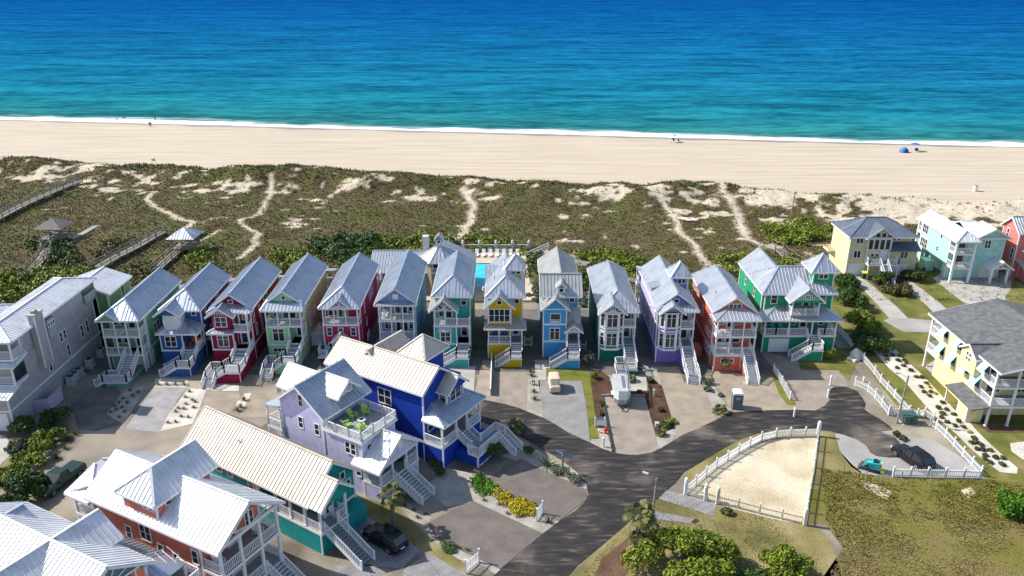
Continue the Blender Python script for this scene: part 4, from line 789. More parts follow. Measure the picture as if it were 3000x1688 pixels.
h.walls(0, 6.4, 2.2, 13.5, 0, 8.3); h.roof(-.5, 6.9, -.4, 15.2, 8.0, 10.3, sp=.44); h.roof(-.9, 7.3, 3.6, 8.4, 8.55, 10.25, axis='x', name='cross_roof', sp=.44); h.walls(-.3, 6.8, 4.2, 7.8, 0, 8.5, gx=10.0, name='cross_wing')
h.walls(.4, 6.0, .3, .6, 8, 8.3, gy=10.1, name='gable', corners=False); h.gable_truss(.4, 6.0, .2, 8.0, 10.1); h.deck(0, 6.4, 0, 2.2, 5.2); h.rail((.1, .1), (6.3, .1), 5.2); [h.post(x, .12, 0, 7.8, .2) for x in (.12, 3.2, 6.28)]; h.rail((6.28, .2), (6.28, 2.1), 5.2, newel=False)
h.planes([[(6.4, 1.2, 7.6), (8.9, 1.2, 6.6), (8.9, 5.5, 6.6), (6.4, 5.5, 7.6)], [(6.4, 1.2, 7.6), (6.4, -1.2, 6.6), (8.9, -1.2, 6.6), (8.9, 1.2, 6.6)]], 'porch_roof', mat=GALV)
h.deck(6.6, 9.2, -2.4, .2, 5.4); h.rails([(9.1, .1), (9.1, -2.3), (6.7, -2.3)], 5.4); [h.post(x, -2.2, 0, 5.2, .2) for x in (6.8, 9.0)]; [h.post(8.8, y, 0, 6.5, .2) for y in (-1.0, 5.3)]
h.roof(1.2, 5.2, 9.5, 15.4, 8.3, 9.9, axis='x', name='rear_dormer_roof', mat=GALV); h.done()
# ------------------------------------------------------------------ clubhouse and pool
h = House('clubhouse', 'shingled clubhouse with octagonal tower, cupola and white chimney by the pool', (-23.0, 119.0), roof=GALV2, wall=lap('clubhouse_shingle', C['tan']), cat='building')
h.walls(.5, 11.5, 2, 9, 0, 4.2); h.roof(0, 12, 1.2, 9.6, 4.0, 6.3, axis='x'); 
tc = (11.2, 3.2); oct_ = lambda r, z: [(tc[0] + r * math.cos(R(22.5 + 45 * k)), tc[1] + r * math.sin(R(22.5 + 45 * k)), z) for k in range(8)]
m = MB(); m.prism(oct_(3.0, 0), (0, 0, 6.1)); h.part('tower', m, h.wm)
q = oct_(3.6, 6.0); h.planes([[q[k], q[(k + 1) % 8], (tc[0], tc[1], 8.2)] for k in range(8)], 'tower_roof', caps=[(q[k], (tc[0], tc[1], 8.2)) for k in range(8)])
m = MB(); m.box(tc[0] - .55, tc[0] + .55, tc[1] - .55, tc[1] + .55, 7.6, 9.1); cu = h.part('cupola', m, WHITE); m = MB(); metal_plane(m, [(tc[0] - .8, tc[1] - .9, 9.0), (tc[0], tc[1] - .9, 9.9), (tc[0], tc[1] + .8, 9.9), (tc[0] - .8, tc[1] + .8, 9.0)]); metal_plane(m, [(tc[0] + .8, tc[1] - .9, 9.0), (tc[0], tc[1] - .9, 9.9), (tc[0], tc[1] + .8, 9.9), (tc[0] + .8, tc[1] + .8, 9.0)]); m.build('cupola_roof', GALV2, cu)
m = MB(); m.tube((tc[0], tc[1] - .56, 8.75), (tc[0], tc[1] - .6, 8.75), .2, n=14); m.build('round_vent', BLACK, cu)
m = MB(); m.box(8.4, 9.4, 4.2, 5.2, 0, 9.1); h.part('chimney', m, plain('pale_stucco', (.55, .54, .52)))
h.win('F', tc[1] - 2.78, tc[0], 4.4, 1.6, 1.4, 1, 1); h.rail((tc[0] - 1.0, tc[1] - 3.2), (tc[0] + 1.0, tc[1] - 3.2), 4.2, newel=False); h.win('F', tc[1] - 2.78, tc[0], .8, 1.6, 2.2, 1, 1)
h.planes([[(11.5, 3, 6.8), (17, 3, 4.3), (17, 9.4, 4.3), (11.5, 9.4, 6.8)]], 'rear_roof'); h.walls(11.5, 16, 4, 9, 0, 4.3); h.done()
# ------------------------------------------------------------------ noise for terrain and foliage
def hash2(i, j, s=0):
    h = np.sin(i * 127.1 + j * 311.7 + s * 74.7) * 43758.5453; return h - np.floor(h)
def vnoise(x, y, s=0):
    i, j = np.floor(x), np.floor(y); f, g = x - i, y - j; f = f * f * (3 - 2 * f); g = g * g * (3 - 2 * g)
    return (hash2(i, j, s) * (1 - f) + hash2(i + 1, j, s) * f) * (1 - g) + (hash2(i, j + 1, s) * (1 - f) + hash2(i + 1, j + 1, s) * f) * g
def fbm(x, y, s=0, o=4):
    a, r, n = .5, 0, 0
    for k in range(o): r = r + a * vnoise(x * 2 ** k, y * 2 ** k, s + k); n += a; a *= .5
    return r / n
def npmesh(name, V, F, mat, parent=None, smooth=False):
    me = bpy.data.meshes.new(name); V = np.asarray(V, np.float32); F = np.asarray(F, np.int32); k = F.shape[1]
    me.vertices.add(len(V)); me.vertices.foreach_set('co', V.ravel()); me.loops.add(F.size); me.loops.foreach_set('vertex_index', F.ravel())
    me.polygons.add(len(F)); me.polygons.foreach_set('loop_start', np.arange(0, F.size, k, dtype=np.int32)); me.polygons.foreach_set('loop_total', np.full(len(F), k, np.int32))
    if smooth: me.polygons.foreach_set('use_smooth', np.ones(len(F), bool))
    me.update(); me.validate(); me.materials.append(mat); o = bpy.data.objects.new(name, me); COL.objects.link(o)
    if parent: o.parent = parent
    return o
# ------------------------------------------------------------------ ground sheets
TOE = lambda x: 189.5 - .147 * x                       # foot of the dunes
SHORE = lambda x: 259.0 - .138 * x                     # water's edge
def sheet(name, pts, mat, lay, kind='structure', world=False, label=None):
    P = pts if world else [at(*p) for p in pts]
    me = bpy.data.meshes.new(name); me.from_pydata([(p[0], p[1], 0) for p in P], [], [tuple(range(len(P)))])
    bm = bmesh.new(); bm.from_mesh(me); bmesh.ops.triangulate(bm, faces=bm.faces, ngon_method='EAR_CLIP'); bmesh.ops.recalc_face_normals(bm, faces=bm.faces)
    if sum(f.normal.z for f in bm.faces) < 0: bmesh.ops.reverse_faces(bm, faces=bm.faces)
    bm.to_mesh(me); bm.free(); me.materials.append(mat); o = bpy.data.objects.new(name, me); COL.objects.link(o); o.location.z = .008 * lay
    return tag(o, kind=kind)
def reg(ox, oy, s, pts): return [(ox + x * s, oy + y * s) for x, y in pts]
r7 = lambda *p: reg(1400, 1020, .27603, p)
r8 = lambda *p: reg(2000, 1020, .27603, p)
r4 = lambda *p: reg(1000, 1300, .31056, p)
r5 = lambda *p: reg(1600, 1250, .31056, p)
r6 = lambda *p: reg(2300, 1250, .30225, p)
c6 = lambda *p: reg(2350, 850, .41401, p)
c5 = lambda *p: reg(2350, 600, .27601, p)
r1 = lambda *p: reg(0, 1100, .4058, p)
r3 = lambda *p: reg(750, 960, .3726, p)
BASE = ground('sandy_soil', [(.13, .11, .085), (.24, .21, .165), (.36, .31, .24)], .16, 5, bs=.4)
DRY = ground('dry_grass', [(.10, .10, .03), (.22, .185, .075), (.34, .28, .15)], .22, 6, bs=.7, bd=.08, lo=.3, hi=.72)
WEED = ground('weedy_grass', [(.19, .15, .07), (.17, .15, .04), (.13, .14, .022)], .14, 5, bs=.9, bd=.1)
GRASS = ground('mown_grass', [(.085, .105, .02), (.15, .15, .035), (.25, .205, .09)], .3, 9, bs=.7, lo=.33, hi=.68)
FRESH = ground('green_lawn', [(.085, .115, .014), (.15, .16, .028), (.19, .175, .04)], .5, 9, bs=.6)
GRAVEL = ground('pale_gravel', [(.30, .275, .235), (.44, .41, .36)], .5, 7, bs=.9, bd=.08, amt=.7)
WGRAV = ground('white_gravel', [(.50, .46, .40), (.66, .61, .54)], .4, 7, bs=.8, bd=.08, amt=.55)
GREYG = ground('grey_gravel', [(.28, .265, .25), (.40, .385, .365)], .2, 9, bs=.6)
MULCH = ground('brown_mulch', [(.055, .03, .018), (.11, .062, .038)], .8, 8, bs=.8)
RMULCH = ground('red_mulch', [(.10, .055, .035), (.17, .10, .07)], .5, 8, bs=.7)
SANDLOT = ground('sand_lot', [(.44, .37, .24), (.56, .48, .34), (.63, .56, .42)], .2, 5, bs=.4)
LANE = ground('worn_lane', [(.19, .165, .135), (.26, .225, .185), (.36, .30, .23)], .14, 10, bs=.3)
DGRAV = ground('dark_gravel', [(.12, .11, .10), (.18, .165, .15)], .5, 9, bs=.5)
PAV = pavers('beige_pavers', (.42, .355, .29), (.32, .27, .225), (.2, .17, .145), 0, 5); PAVT = pavers('tan_pavers', (.45, .375, .285), (.36, .3, .23), (.18, .155, .12), 0, 5)
PAVD = pavers('brown_pavers', (.235, .20, .175), (.165, .14, .125), (.10, .09, .08), 58, 5); PAVG = pavers('grey_pavers', (.36, .35, .34), (.25, .24, .235), (.18, .175, .17), 12, 3.5); PAVL = pavers('silver_pavers', (.40, .39, .385), (.34, .33, .325), (.27, .26, .26), 0, 4)
PLANK = pavers('plank_boards', (.34, .33, .33), (.28, .27, .275), (.09, .085, .08), -33, 1.0); PLANK.node_tree.nodes['Brick Texture'].inputs['Brick Width'].default_value = 5.0
m, t, b = nodes('tarred_asphalt'); c = coords(t); mp = t.nodes.new('ShaderNodeMapping'); t.links.new(c, mp.inputs[0]); mp.inputs['Rotation'].default_value = (0, 0, R(-38)); mp.inputs['Scale'].default_value = (.3, 1.5, 1)
o1, f1 = noise_mix(t, c, [(.022, .02, .021), (.036, .033, .033), (.075, .066, .06), (.24, .205, .17)], 1.3, 12, .38, .68, mp.outputs[0])
o2, f2 = noise_mix(t, c, [(.022, .02, .021), (.04, .037, .036), (.24, .205, .17)], .16, 10, .45, .66)
o3, f3 = noise_mix(t, c, [(.6, .6, .6), (1.15, 1.12, 1.08)], 9, 4)
t.links.new(mixc(t, 1.0, mixc(t, .5, o1, o2), o3, 'MULTIPLY'), b.inputs['Base Color']); b.inputs['Roughness'].default_value = .8; setspec(b, .3); bump(t, b, f3, .25, .03); ASPH = m
sheet('ground', [(-320, -60), (320, -60), (320, 119.4), (-320, 119.4)], BASE, 0, world=True)
road = r7((-250, 480), (-120, 510), (0, 540), (150, 568), (300, 600), (440, 640), (560, 690), (690, 740), (820, 810), (960, 900), (1090, 960), (1200, 1010), (1320, 1070), (1440, 1110), (1560, 1135), (1700, 1135), (1850, 1110), (1950, 1060), (2080, 980), (2200, 910), (2350, 850), (2450, 800), (2536, 760)) + \
    r8((420, 720), (560, 682), (780, 667), (1000, 660), (1250, 660), (1400, 665), (1500, 620), (1555, 560), (1552, 490), (1565, 440), (1610, 415), (1750, 420), (1850, 460), (1900, 520), (1940, 590), (1925, 650), (1990, 700), (2100, 760), (2200, 830), (2230, 870), (2110, 880), (2130, 905), (2240, 940), (2300, 1000), (2360, 1080), (2330, 1160), (2200, 1165), (2060, 1150), (1990, 1110), (1950, 1040), (1840, 970), (1700, 920), (1560, 885), (1400, 868), (1300, 855), (1000, 870), (800, 905), (620, 970), (470, 1050), (330, 1130), (150, 1240)) + \
    r5((1300, 430), (1220, 530), (1140, 600), (1060, 680), (1000, 710), (900, 800), (760, 920), (600, 1060), (440, 1190), (300, 1310), (60, 1560)) + r4((1100, 1560), (1500, 1190), (1700, 1030), (1900, 850), (2050, 740), (2200, 640), (2290, 560), (2330, 480), (2310, 390)) + r7((1080, 1380), (1050, 1320), (900, 1200), (800, 1140), (640, 1050), (460, 950), (300, 880), (0, 770), (-250, 650))
sheet('lane', r1((250, 1200), (300, 960), (330, 860), (390, 650), (450, 590), (600, 470), (570, 385), (700, 395), (910, 385), (1150, 410), (1390, 345), (1480, 240), (1490, 100), (2000, 60), (2000, 300), (1480, 620), (900, 1200)), LANE, 1)
RW = [at(2451, 962), at(2500, 1030), at(2560, 1105), at(2640, 1205), at(2735, 1232), at(2800, 1290), at(2872, 1392)]
sheet('lawn', RW + [at(2960, 1440), at(3150, 1500), (140, 70), (140, 137), (52, 137), (47, 121)], GRASS, 1, world=True)
sheet('weedy_field', r6((330, 60), (345, 62), (420, 70), (480, 80), (540, 280), (640, 400), (740, 490), (1040, 500), (1900, 515), (1990, 520), (2500, 560), (2700, 1700), (200, 1700), (560, 1180), (400, 960), (215, 930), (250, 600), (300, 300)), WEED, 2)
sheet('dry_lawn', r5((-200, 1750), (210, 1410), (600, 1060), (1000, 705), (1140, 605), (1320, 640), (1600, 740), (2430, 930), (2576, 960), (2700, 1100), (2900, 1800)), DRY, 2)
sheet('road_verge', r8((0, 1345), (150, 1242), (330, 1132), (470, 1052), (620, 972), (800, 907), (1000, 872), (1300, 857), (1480, 860), (1600, 895), (1650, 1080), (1800, 1240), (1900, 1320), (1850, 1500), (1300, 1500), (30, 1450)), DRY, 3)
sheet('sand_lot', r5((1330, 620), (1500, 460), (1700, 320), (1900, 210), (2100, 130), (2300, 105), (2560, 100), (2440, 925), (2200, 885), (1820, 795), (1620, 735), (1320, 645)), SANDLOT, 4)
sheet('gravel_lot', r6((480, 80), (560, 290), (640, 390), (760, 470), (1000, 475), (1040, 470), (1895, 490), (1830, 390), (1650, 260), (1420, 130), (1230, 100), (1000, 60), (700, 20)), GREYG, 3)
sheet('side_yard', [(-58, 93), (46, 93), (46, 114.5), (-58, 114.5)], DGRAV, 1, world=True)  # dark pavers, with the shade between the houses also put into the tone
sheet('road', road, ASPH, 6)
for nm, pts, mt, ly in (
    ('driveway', r7((50, 130), (175, 130), (175, 255), (525, 255), (522, 690), (300, 612), (0, 552), (-60, 540), (-20, 420)), PAV, 5),
    ('driveway', r3((1400, 290), (1725, 305), (1708, 600), (1560, 560)), CONC, 5),
    ('gravel_strip', r7((527, 255), (600, 270), (655, 345), (665, 500), (690, 745), (522, 690)), GRAVEL, 4),
    ('walkway', r7((605, 130), (760, 130), (760, 215), (725, 215), (728, 345), (610, 335)), CONC, 6),
    ('lawn', r7((728, 220), (1185, 230), (1190, 300), (1240, 680), (1290, 960), (1190, 965), (1150, 560), (1102, 345), (730, 345)), FRESH, 5),
    ('driveway', r7((640, 347), (1100, 347), (1148, 600), (1192, 1005), (1000, 935), (690, 752), (665, 500)), PAVG, 4),
    ('mulch_bed', r7((1190, 300), (1300, 230), (1420, 330), (1450, 510), (1312, 512), (1352, 850), (1245, 850), (1242, 680)), MULCH, 4),
    ('walkway', r7((1400, 320), (1560, 320), (1600, 300), (1780, 300), (1815, 452), (1440, 470)), CONC, 6),
    ('driveway', r7((1317, 518), (1770, 518), (1850, 800), (1888, 940), (1922, 1068), (1850, 1118), (1700, 1142), (1440, 1118), (1400, 900)), PAV, 5),
    ('gravel_strip', r7((1245, 852), (1350, 852), (1438, 1110), (1320, 1078), (1195, 1012), (1200, 966), (1290, 966)), GRAVEL, 4),
    ('mulch_bed', r7((1760, 300), (1860, 340), (1950, 400), (2090, 850), (2030, 870), (1895, 942), (1852, 800), (1772, 512), (1620, 516), (1620, 453), (1817, 452)), MULCH, 4),
    ('gravel_strip', r7((1890, 942), (2090, 852), (2105, 915), (2060, 1000), (1925, 1075)), GRAVEL, 4),
    ('driveway', r7((1890, 200), (2130, 200), (2190, 372), (2370, 377), (2440, 500), (2520, 720), (2540, 770), (2350, 860), (2107, 970), (2093, 850), (1952, 400)), PAVT, 5),
    ('gravel_strip', r7((1740, 180), (1890, 200), (1950, 400), (1860, 340), (1790, 300)), GRAVEL, 5),
    ('planting_strip', r8((180, 290), (300, 330), (420, 560), (520, 672), (380, 742), (330, 680), (250, 480)), GRAVEL, 3),
    ('driveway', r8((200, 300), (340, 240), (640, 270), (620, 390), (800, 390), (960, 290), (1100, 590), (1190, 625), (1220, 668), (780, 676), (520, 695), (430, 480), (340, 400)), PAVT, 4),
    ('grass_strip', r8((935, 275), (985, 285), (1120, 540), (1190, 560), (1195, 605), (1110, 602), (1030, 500)), FRESH, 6),
    ('driveway', r8((800, 20), (1150, 110), (1230, 150), (1250, 237), (1650, 237), (1770, 400), (1640, 430), (1570, 500), (1560, 590), (1400, 675), (1220, 668), (1190, 550), (1130, 470), (960, 220)), PAV, 5),
    ('lawn', r8((1230, 140), (1500, 0), (1800, 0), (1850, 150), (1760, 350), (1650, 237), (1250, 237)), GRASS, 4),
    ('white_gravel_bed', c6((470, 360), (560, 350), (650, 410), (760, 520), (870, 620), (960, 720), (1080, 850), (1180, 930), (1240, 1000), (1330, 1090), (1420, 1170), (1525, 1260), (1520, 1300), (1400, 1290), (1280, 1200), (1180, 1110), (1080, 1010), (950, 900), (830, 770), (720, 640), (620, 560), (540, 470), (470, 400)), WGRAV, 3),
    ('driveway', c5((455, 755), (620, 755), (700, 820), (850, 950), (1000, 1080), (1130, 1215), (930, 1215), (800, 1060), (640, 900)), CONC, 3),
    ('driveway', c5((1120, 795), (1200, 840), (1300, 920), (1420, 1010), (1550, 1120), (1400, 1150), (1290, 1040), (1160, 940)), CONC, 3),
    ('driveway', c5((1390, 785), (1500, 700), (2250, 720), (2210, 900), (2150, 980), (2170, 1060), (2355, 1200), (2600, 1400), (2200, 1300), (1700, 1030)), CONC, 3),
    ('street', c5((860, 1230), (930, 1207), (1130, 1207), (1420, 1232), (1800, 1250), (1800, 1380), (1420, 1357), (1080, 1352), (1000, 1310)), GREYG, 4),
    ('mulch_bed', c5((690, 780), (850, 930), (1130, 930), (1180, 760), (900, 700)), MULCH, 2),
    ('walkway', c6((865, 540), (950, 490), (960, 470), (1000, 560), (935, 610)), CONC, 3),
    ('dark_gravel_drive', r1((515, 200), (700, 70), (800, 60), (880, 120), (770, 275), (880, 350), (700, 402), (562, 392)), DGRAV, 2),
    ('gravel_bed', r1((900, 120), (1040, 70), (1040, 130), (885, 352), (768, 280)), GRAVEL, 3),
    ('driveway', r1((1110, 88), (1345, 92), (1215, 280), (1155, 412), (905, 388), (1010, 230)), PAVL, 3),
    ('gravel_bed', r1((1120, 20), (1360, 30), (1350, 88), (1110, 86)), WGRAV, 2), ('gravel_bed', r1((1365, 92), (1490, 105), (1440, 240), (1392, 347), (1160, 404), (1215, 280)), WGRAV, 2), ('gravel_bed', r1((1490, 60), (1725, 70), (1725, 115), (1490, 112)), WGRAV, 3),
    ('gravel_drive', r1((1500, 116), (1725, 122), (1760, 220), (1600, 300), (1400, 340), (1440, 240)), PAVT, 2),
    ('gravel_bed', reg(700, 1050, .31, ((-20, 420), (60, 330), (120, 330), (40, 480), (-40, 520))), WGRAV, 4),
    ('driveway', reg(700, 1050, .31, ((80, 330), (420, 330), (420, 560), (0, 560))), PAVT, 3),
    ('driveway', r1((-100, 400), (40, 440), (110, 540), (0, 650), (-100, 680)), CONC, 4), ('lawn', r1((50, 460), (200, 460), (300, 470), (250, 600), (0, 680), (110, 545)), GRASS, 2),
    ('driveway', r4((820, 745), (1100, 600), (1250, 545), (1900, 850), (1500, 1185), (890, 895)), PAVD, 5),
    ('driveway', r4((1360, 350), (1560, 200), (1700, 140), (1800, 200), (2300, 430), (2322, 520), (2050, 735), (1880, 680), (1430, 430)), PAVD, 5),
    ('gravel_bed', r4((760, 430), (1000, 230), (1250, 290), (1380, 380), (1480, 430), (1850, 640), (2055, 738), (1895, 852), (1260, 552), (1000, 600)), GRAVEL, 4),
    ('gravel_bed', r4((1500, 120), (1640, 60), (1850, 60), (2000, 160), (2220, 270), (2330, 400), (2300, 450), (1800, 205)), GRAVEL, 4),
    ('gravel_bed', r4((890, 897), (1000, 950), (1510, 1195), (1470, 1249), (1380, 1180), (1100, 1090), (880, 930)), GRAVEL, 4),
    ('gravel_bed', r4((560, 600), (620, 560), (860, 700), (830, 745)), GRAVEL, 3),
    ('plank_drive', r4((590, 1190), (830, 1030), (1240, 1290), (560, 1330)), PLANK, 4), ('plank_drive', r4((-40, 700), (180, 650), (735, 1000), (580, 1180), (200, 1150)), PLANK, 3), ('plank_drive', r4((-60, 1160), (280, 1140), (420, 1249), (100, 1350)), PLANK, 3),
    ('grass_patch', r4((800, 1020), (890, 925), (1160, 1130), (1190, 1200), (1100, 1190)), DRY, 3), ('shaded_garden', r4((160, 500), (500, 560), (900, 960), (800, 1020), (180, 680)), DRY, 2),
    ('mulch_bed', r5((440, 1430), (540, 1240), (760, 1060), (880, 1000), (1050, 1010), (1080, 1150), (850, 1250), (700, 1480)), RMULCH, 4),
    ('plank_ramp', r5((1135, 605), (1612, 722), (1580, 850), (1055, 680)), PLANK, 5), ('plank_ramp', r5((1020, 800), (1390, 870), (1380, 920), (1008, 872)), PLANK, 5), ('rubber_mat', r5((1405, 870), (1445, 885), (1410, 920), (1365, 905)), MULCH, 6),
    ('garden_bed', c6((1470, 1085), (1600, 1070), (1700, 1200), (1560, 1200), (1480, 1140)), WGRAV, 3), ('bare_patch', r6((720, 520), (860, 540), (1040, 640), (980, 710), (860, 660), (760, 590)), SANDLOT, 5), ('bare_patch', r6((1700, 620), (1800, 590), (1850, 650), (1770, 700)), SANDLOT, 5),
    ('mulch_bed', c6((1230, 950), (1570, 970), (1620, 1010), (1320, 1010)), RMULCH, 3)):
    sheet(nm, pts, mt, ly)
# ------------------------------------------------------------------ beach, sea, dunes
m, t, b = nodes('beach_sand'); c = coords(t); mp = t.nodes.new('ShaderNodeMapping'); t.links.new(c, mp.inputs[0]); mp.inputs['Rotation'].default_value = (0, 0, math.atan(.14)); mp.inputs['Scale'].default_value = (.035, .55, 1)
o1, f1 = noise_mix(t, c, [(.43, .36, .275), (.49, .415, .325), (.55, .47, .375)], 1.0, 9, .3, .7, mp.outputs[0])
o2, f2 = noise_mix(t, c, [(.86, .86, .86), (1.04, 1.03, 1.02)], 2.2, 6)
sx = t.nodes.new('ShaderNodeSeparateXYZ'); t.links.new(c, sx.inputs[0]); d = math_(t, 'SUBTRACT', math_(t, 'ADD', sx.outputs[1], math_(t, 'MULTIPLY', sx.outputs[0], .138)), 259.0)
n = t.nodes.new('ShaderNodeTexNoise'); t.links.new(c, n.inputs['Vector']); n.inputs['Scale'].default_value = .05; dn = math_(t, 'ADD', d, math_(t, 'MULTIPLY', math_(t, 'SUBTRACT', n.outputs[0], .5), 9))
wx = math_(t, 'MULTIPLY', math_(t, 'GREATER_THAN', sx.outputs[0], -400), 1)
wet = t.nodes.new('ShaderNodeMapRange'); t.links.new(dn, wet.inputs[0]); wet.inputs[1].default_value = -4.2; wet.inputs[2].default_value = -2.2
wetm = wet.outputs[0]
t.links.new(mixc(t, wetm, mixc(t, 1, o1, o2, 'MULTIPLY'), (.22, .185, .16)), b.inputs['Base Color']); rr = t.nodes.new('ShaderNodeMapRange'); t.links.new(wetm, rr.inputs[0]); rr.inputs[3].default_value = .95; rr.inputs[4].default_value = .35; t.links.new(rr.outputs[0], b.inputs['Roughness']); setspec(b, .2); bump(t, b, math_(t, 'ADD', f1, math_(t, 'MULTIPLY', f2, .5)), .35, .12)
BEACH = m
xs = np.linspace(-900, 900, 121); V = []
for dd, z in ((-88, .0), (-20, 0.02), (-3, -.45), (3, -.75), (40, -3)):
    for x in xs: V.append((x, SHORE(x) + dd, z))
F = [(r * 121 + k, r * 121 + k + 1, (r + 1) * 121 + k + 1, (r + 1) * 121 + k) for r in range(4) for k in range(120)]
tag(npmesh('beach', V, F, BEACH), kind='structure')
m, t, b = nodes('sea_water'); c = coords(t); sx = t.nodes.new('ShaderNodeSeparateXYZ'); t.links.new(c, sx.inputs[0])
d = math_(t, 'SUBTRACT', math_(t, 'ADD', sx.outputs[1], math_(t, 'MULTIPLY', sx.outputs[0], .138)), 259.0)
lg = math_(t, 'LOGARITHM', math_(t, 'ADD', math_(t, 'MAXIMUM', d, 0.0), 6.0), 10.0)
mr = t.nodes.new('ShaderNodeMapRange'); t.links.new(lg, mr.inputs[0]); mr.inputs[1].default_value = .78; mr.inputs[2].default_value = 3.2
rp = t.nodes.new('ShaderNodeValToRGB'); e = rp.color_ramp.elements; t.links.new(mr.outputs[0], rp.inputs[0])
for k, (p, cc) in enumerate(((0, (.05, .17, .15)), (.22, (.022, .17, .18)), (.42, (.011, .165, .23)), (.62, (.007, .13, .25)), (.85, (.003, .085, .25)), (1.0, (.002, .06, .21)))):
    q = e[k] if k < 2 else e.new(p); q.position = p; q.color = (*cc, 1)
def wav(scx, scy, scale, det=6):
    mp = t.nodes.new('ShaderNodeMapping'); t.links.new(c, mp.inputs[0]); mp.inputs['Rotation'].default_value = (0, 0, .14); mp.inputs['Scale'].default_value = (scx, scy, 1)
    n = t.nodes.new('ShaderNodeTexNoise'); t.links.new(mp.outputs[0], n.inputs['Vector']); n.inputs['Scale'].default_value = scale; n.inputs['Detail'].default_value = det; n.inputs['Distortion'].default_value = .4; return n.outputs[0]
w1, w2, w3 = wav(.25, 1, .10), wav(.35, 1, .42, 8), wav(.08, .5, .05, 4)
sw = t.nodes.new('ShaderNodeValToRGB'); sw.color_ramp.elements[0].position = .41; sw.color_ramp.elements[1].position = .6; sw.color_ramp.elements[0].color = (.42, .5, .58, 1); sw.color_ramp.elements[1].color = (1.4, 1.32, 1.25, 1)
t.links.new(math_(t, 'ADD', math_(t, 'MULTIPLY', w1, .42), math_(t, 'ADD', math_(t, 'MULTIPLY', w2, .4), math_(t, 'MULTIPLY', w3, .18))), sw.inputs[0])
wat = mixc(t, 1, rp.outputs[0], sw.outputs[0], 'MULTIPLY')
nf = wav(.3, 1, .22, 8); nl = wav(.04, .1, .3, 3)
df = math_(t, 'ADD', d, math_(t, 'ADD', math_(t, 'MULTIPLY', math_(t, 'SUBTRACT', nf, .5), 13), math_(t, 'MULTIPLY', math_(t, 'SUBTRACT', nl, .5), 12)))
fo = t.nodes.new('ShaderNodeValToRGB'); e = fo.color_ramp.elements; mr2 = t.nodes.new('ShaderNodeMapRange'); t.links.new(df, mr2.inputs[0]); mr2.inputs[1].default_value = -4; mr2.inputs[2].default_value = 20; t.links.new(mr2.outputs[0], fo.inputs[0])
for k, (p, v) in enumerate(((0, .0), (.1, .75), (.18, 1), (.34, 1), (.42, .25), (.55, 0), (1, 0))):
    q = e[0] if k == 0 else (e[len(e) - 1] if k == 6 else e.new(p)); q.position = p; q.color = (v, v, v, 1)
t.links.new(mixc(t, fo.outputs[0], wat, (.82, .83, .84)), b.inputs['Base Color']); b.inputs['Roughness'].default_value = .4; setspec(b, .0)
bump(t, b, math_(t, 'ADD', w1, math_(t, 'MULTIPLY', w2, .45)), .55, 1.2); SEA = m
xs = np.linspace(-6000, 6000, 25); V = [(x, SHORE(x) + dd, -.6) for dd in (-2.5, 5000) for x in xs]; V = [(x, y if k < 25 else 6500, z) for k, (x, y, z) in enumerate(V)]
tag(npmesh('sea', V, [(k, k + 1, k + 26, k + 25) for k in range(24)], SEA), kind='structure')
W1 = reg(700, 480, .31056, ((315, 205), (300, 280), (245, 350), (240, 400), (190, 475), (60, 510), (0, 535), (60, 590), (170, 650), (190, 680), (140, 720), (165, 750), (90, 810), (0, 880)))
PATHS = [(W1, .75), (reg(700, 480, .31056, ((2120, 280), (2180, 340), (2220, 380), (2190, 440), (2200, 520), (2130, 590), (2130, 650), (2050, 700), (1960, 750))), 1.1),
    (reg(1400, 500, .31056, ((1700, 250), (1740, 330), (1800, 380), (1880, 480), (1885, 570), (1960, 630), (2060, 700), (2080, 790), (2180, 870))), .9),
    (reg(1400, 500, .31056, ((2240, 190), (2310, 280), (2400, 340), (2460, 400), (2470, 520), (2540, 620))) + reg(2150, 500, .33, ((40, 440), (60, 520), (130, 600), (230, 640), (310, 670))), 1.2),
    (reg(0, 300, .37956, ((1180, 690), (1130, 750), (1200, 800), (1300, 850), (1380, 890), (1500, 910), (1440, 960))), .8), (reg(0, 300, .37956, ((1690, 985), (1560, 1060))), .6), (reg(0, 300, .37956, ((740, 960), (560, 1060))), .6),
    (reg(2150, 500, .33, ((1370, 290), (1400, 340), (1420, 410))), 1.3), (reg(2150, 500, .33, ((2250, 290), (2330, 350), (2400, 400), (2390, 460))), 1.0), (reg(2150, 500, .33, ((600, 620), (700, 640), (860, 640), (860, 760), (640, 720))), .4)]
PSEG = []
for pts, wd in PATHS:
    g = [at(px, py, 1.2) for px, py in pts]; PSEG += [(a, b_, wd) for a, b_ in zip(g, g[1:])]
def pathd(x, y):
    r = np.full(np.shape(x), 99.0)
    for (ax, ay), (bx, by), wd in PSEG:
        dx, dy = bx - ax, by - ay; tt = np.clip(((x - ax) * dx + (y - ay) * dy) / (dx * dx + dy * dy), 0, 1)
        r = np.minimum(r, np.hypot(x - ax - dx * tt, y - ay - dy * tt) / wd)
    return r
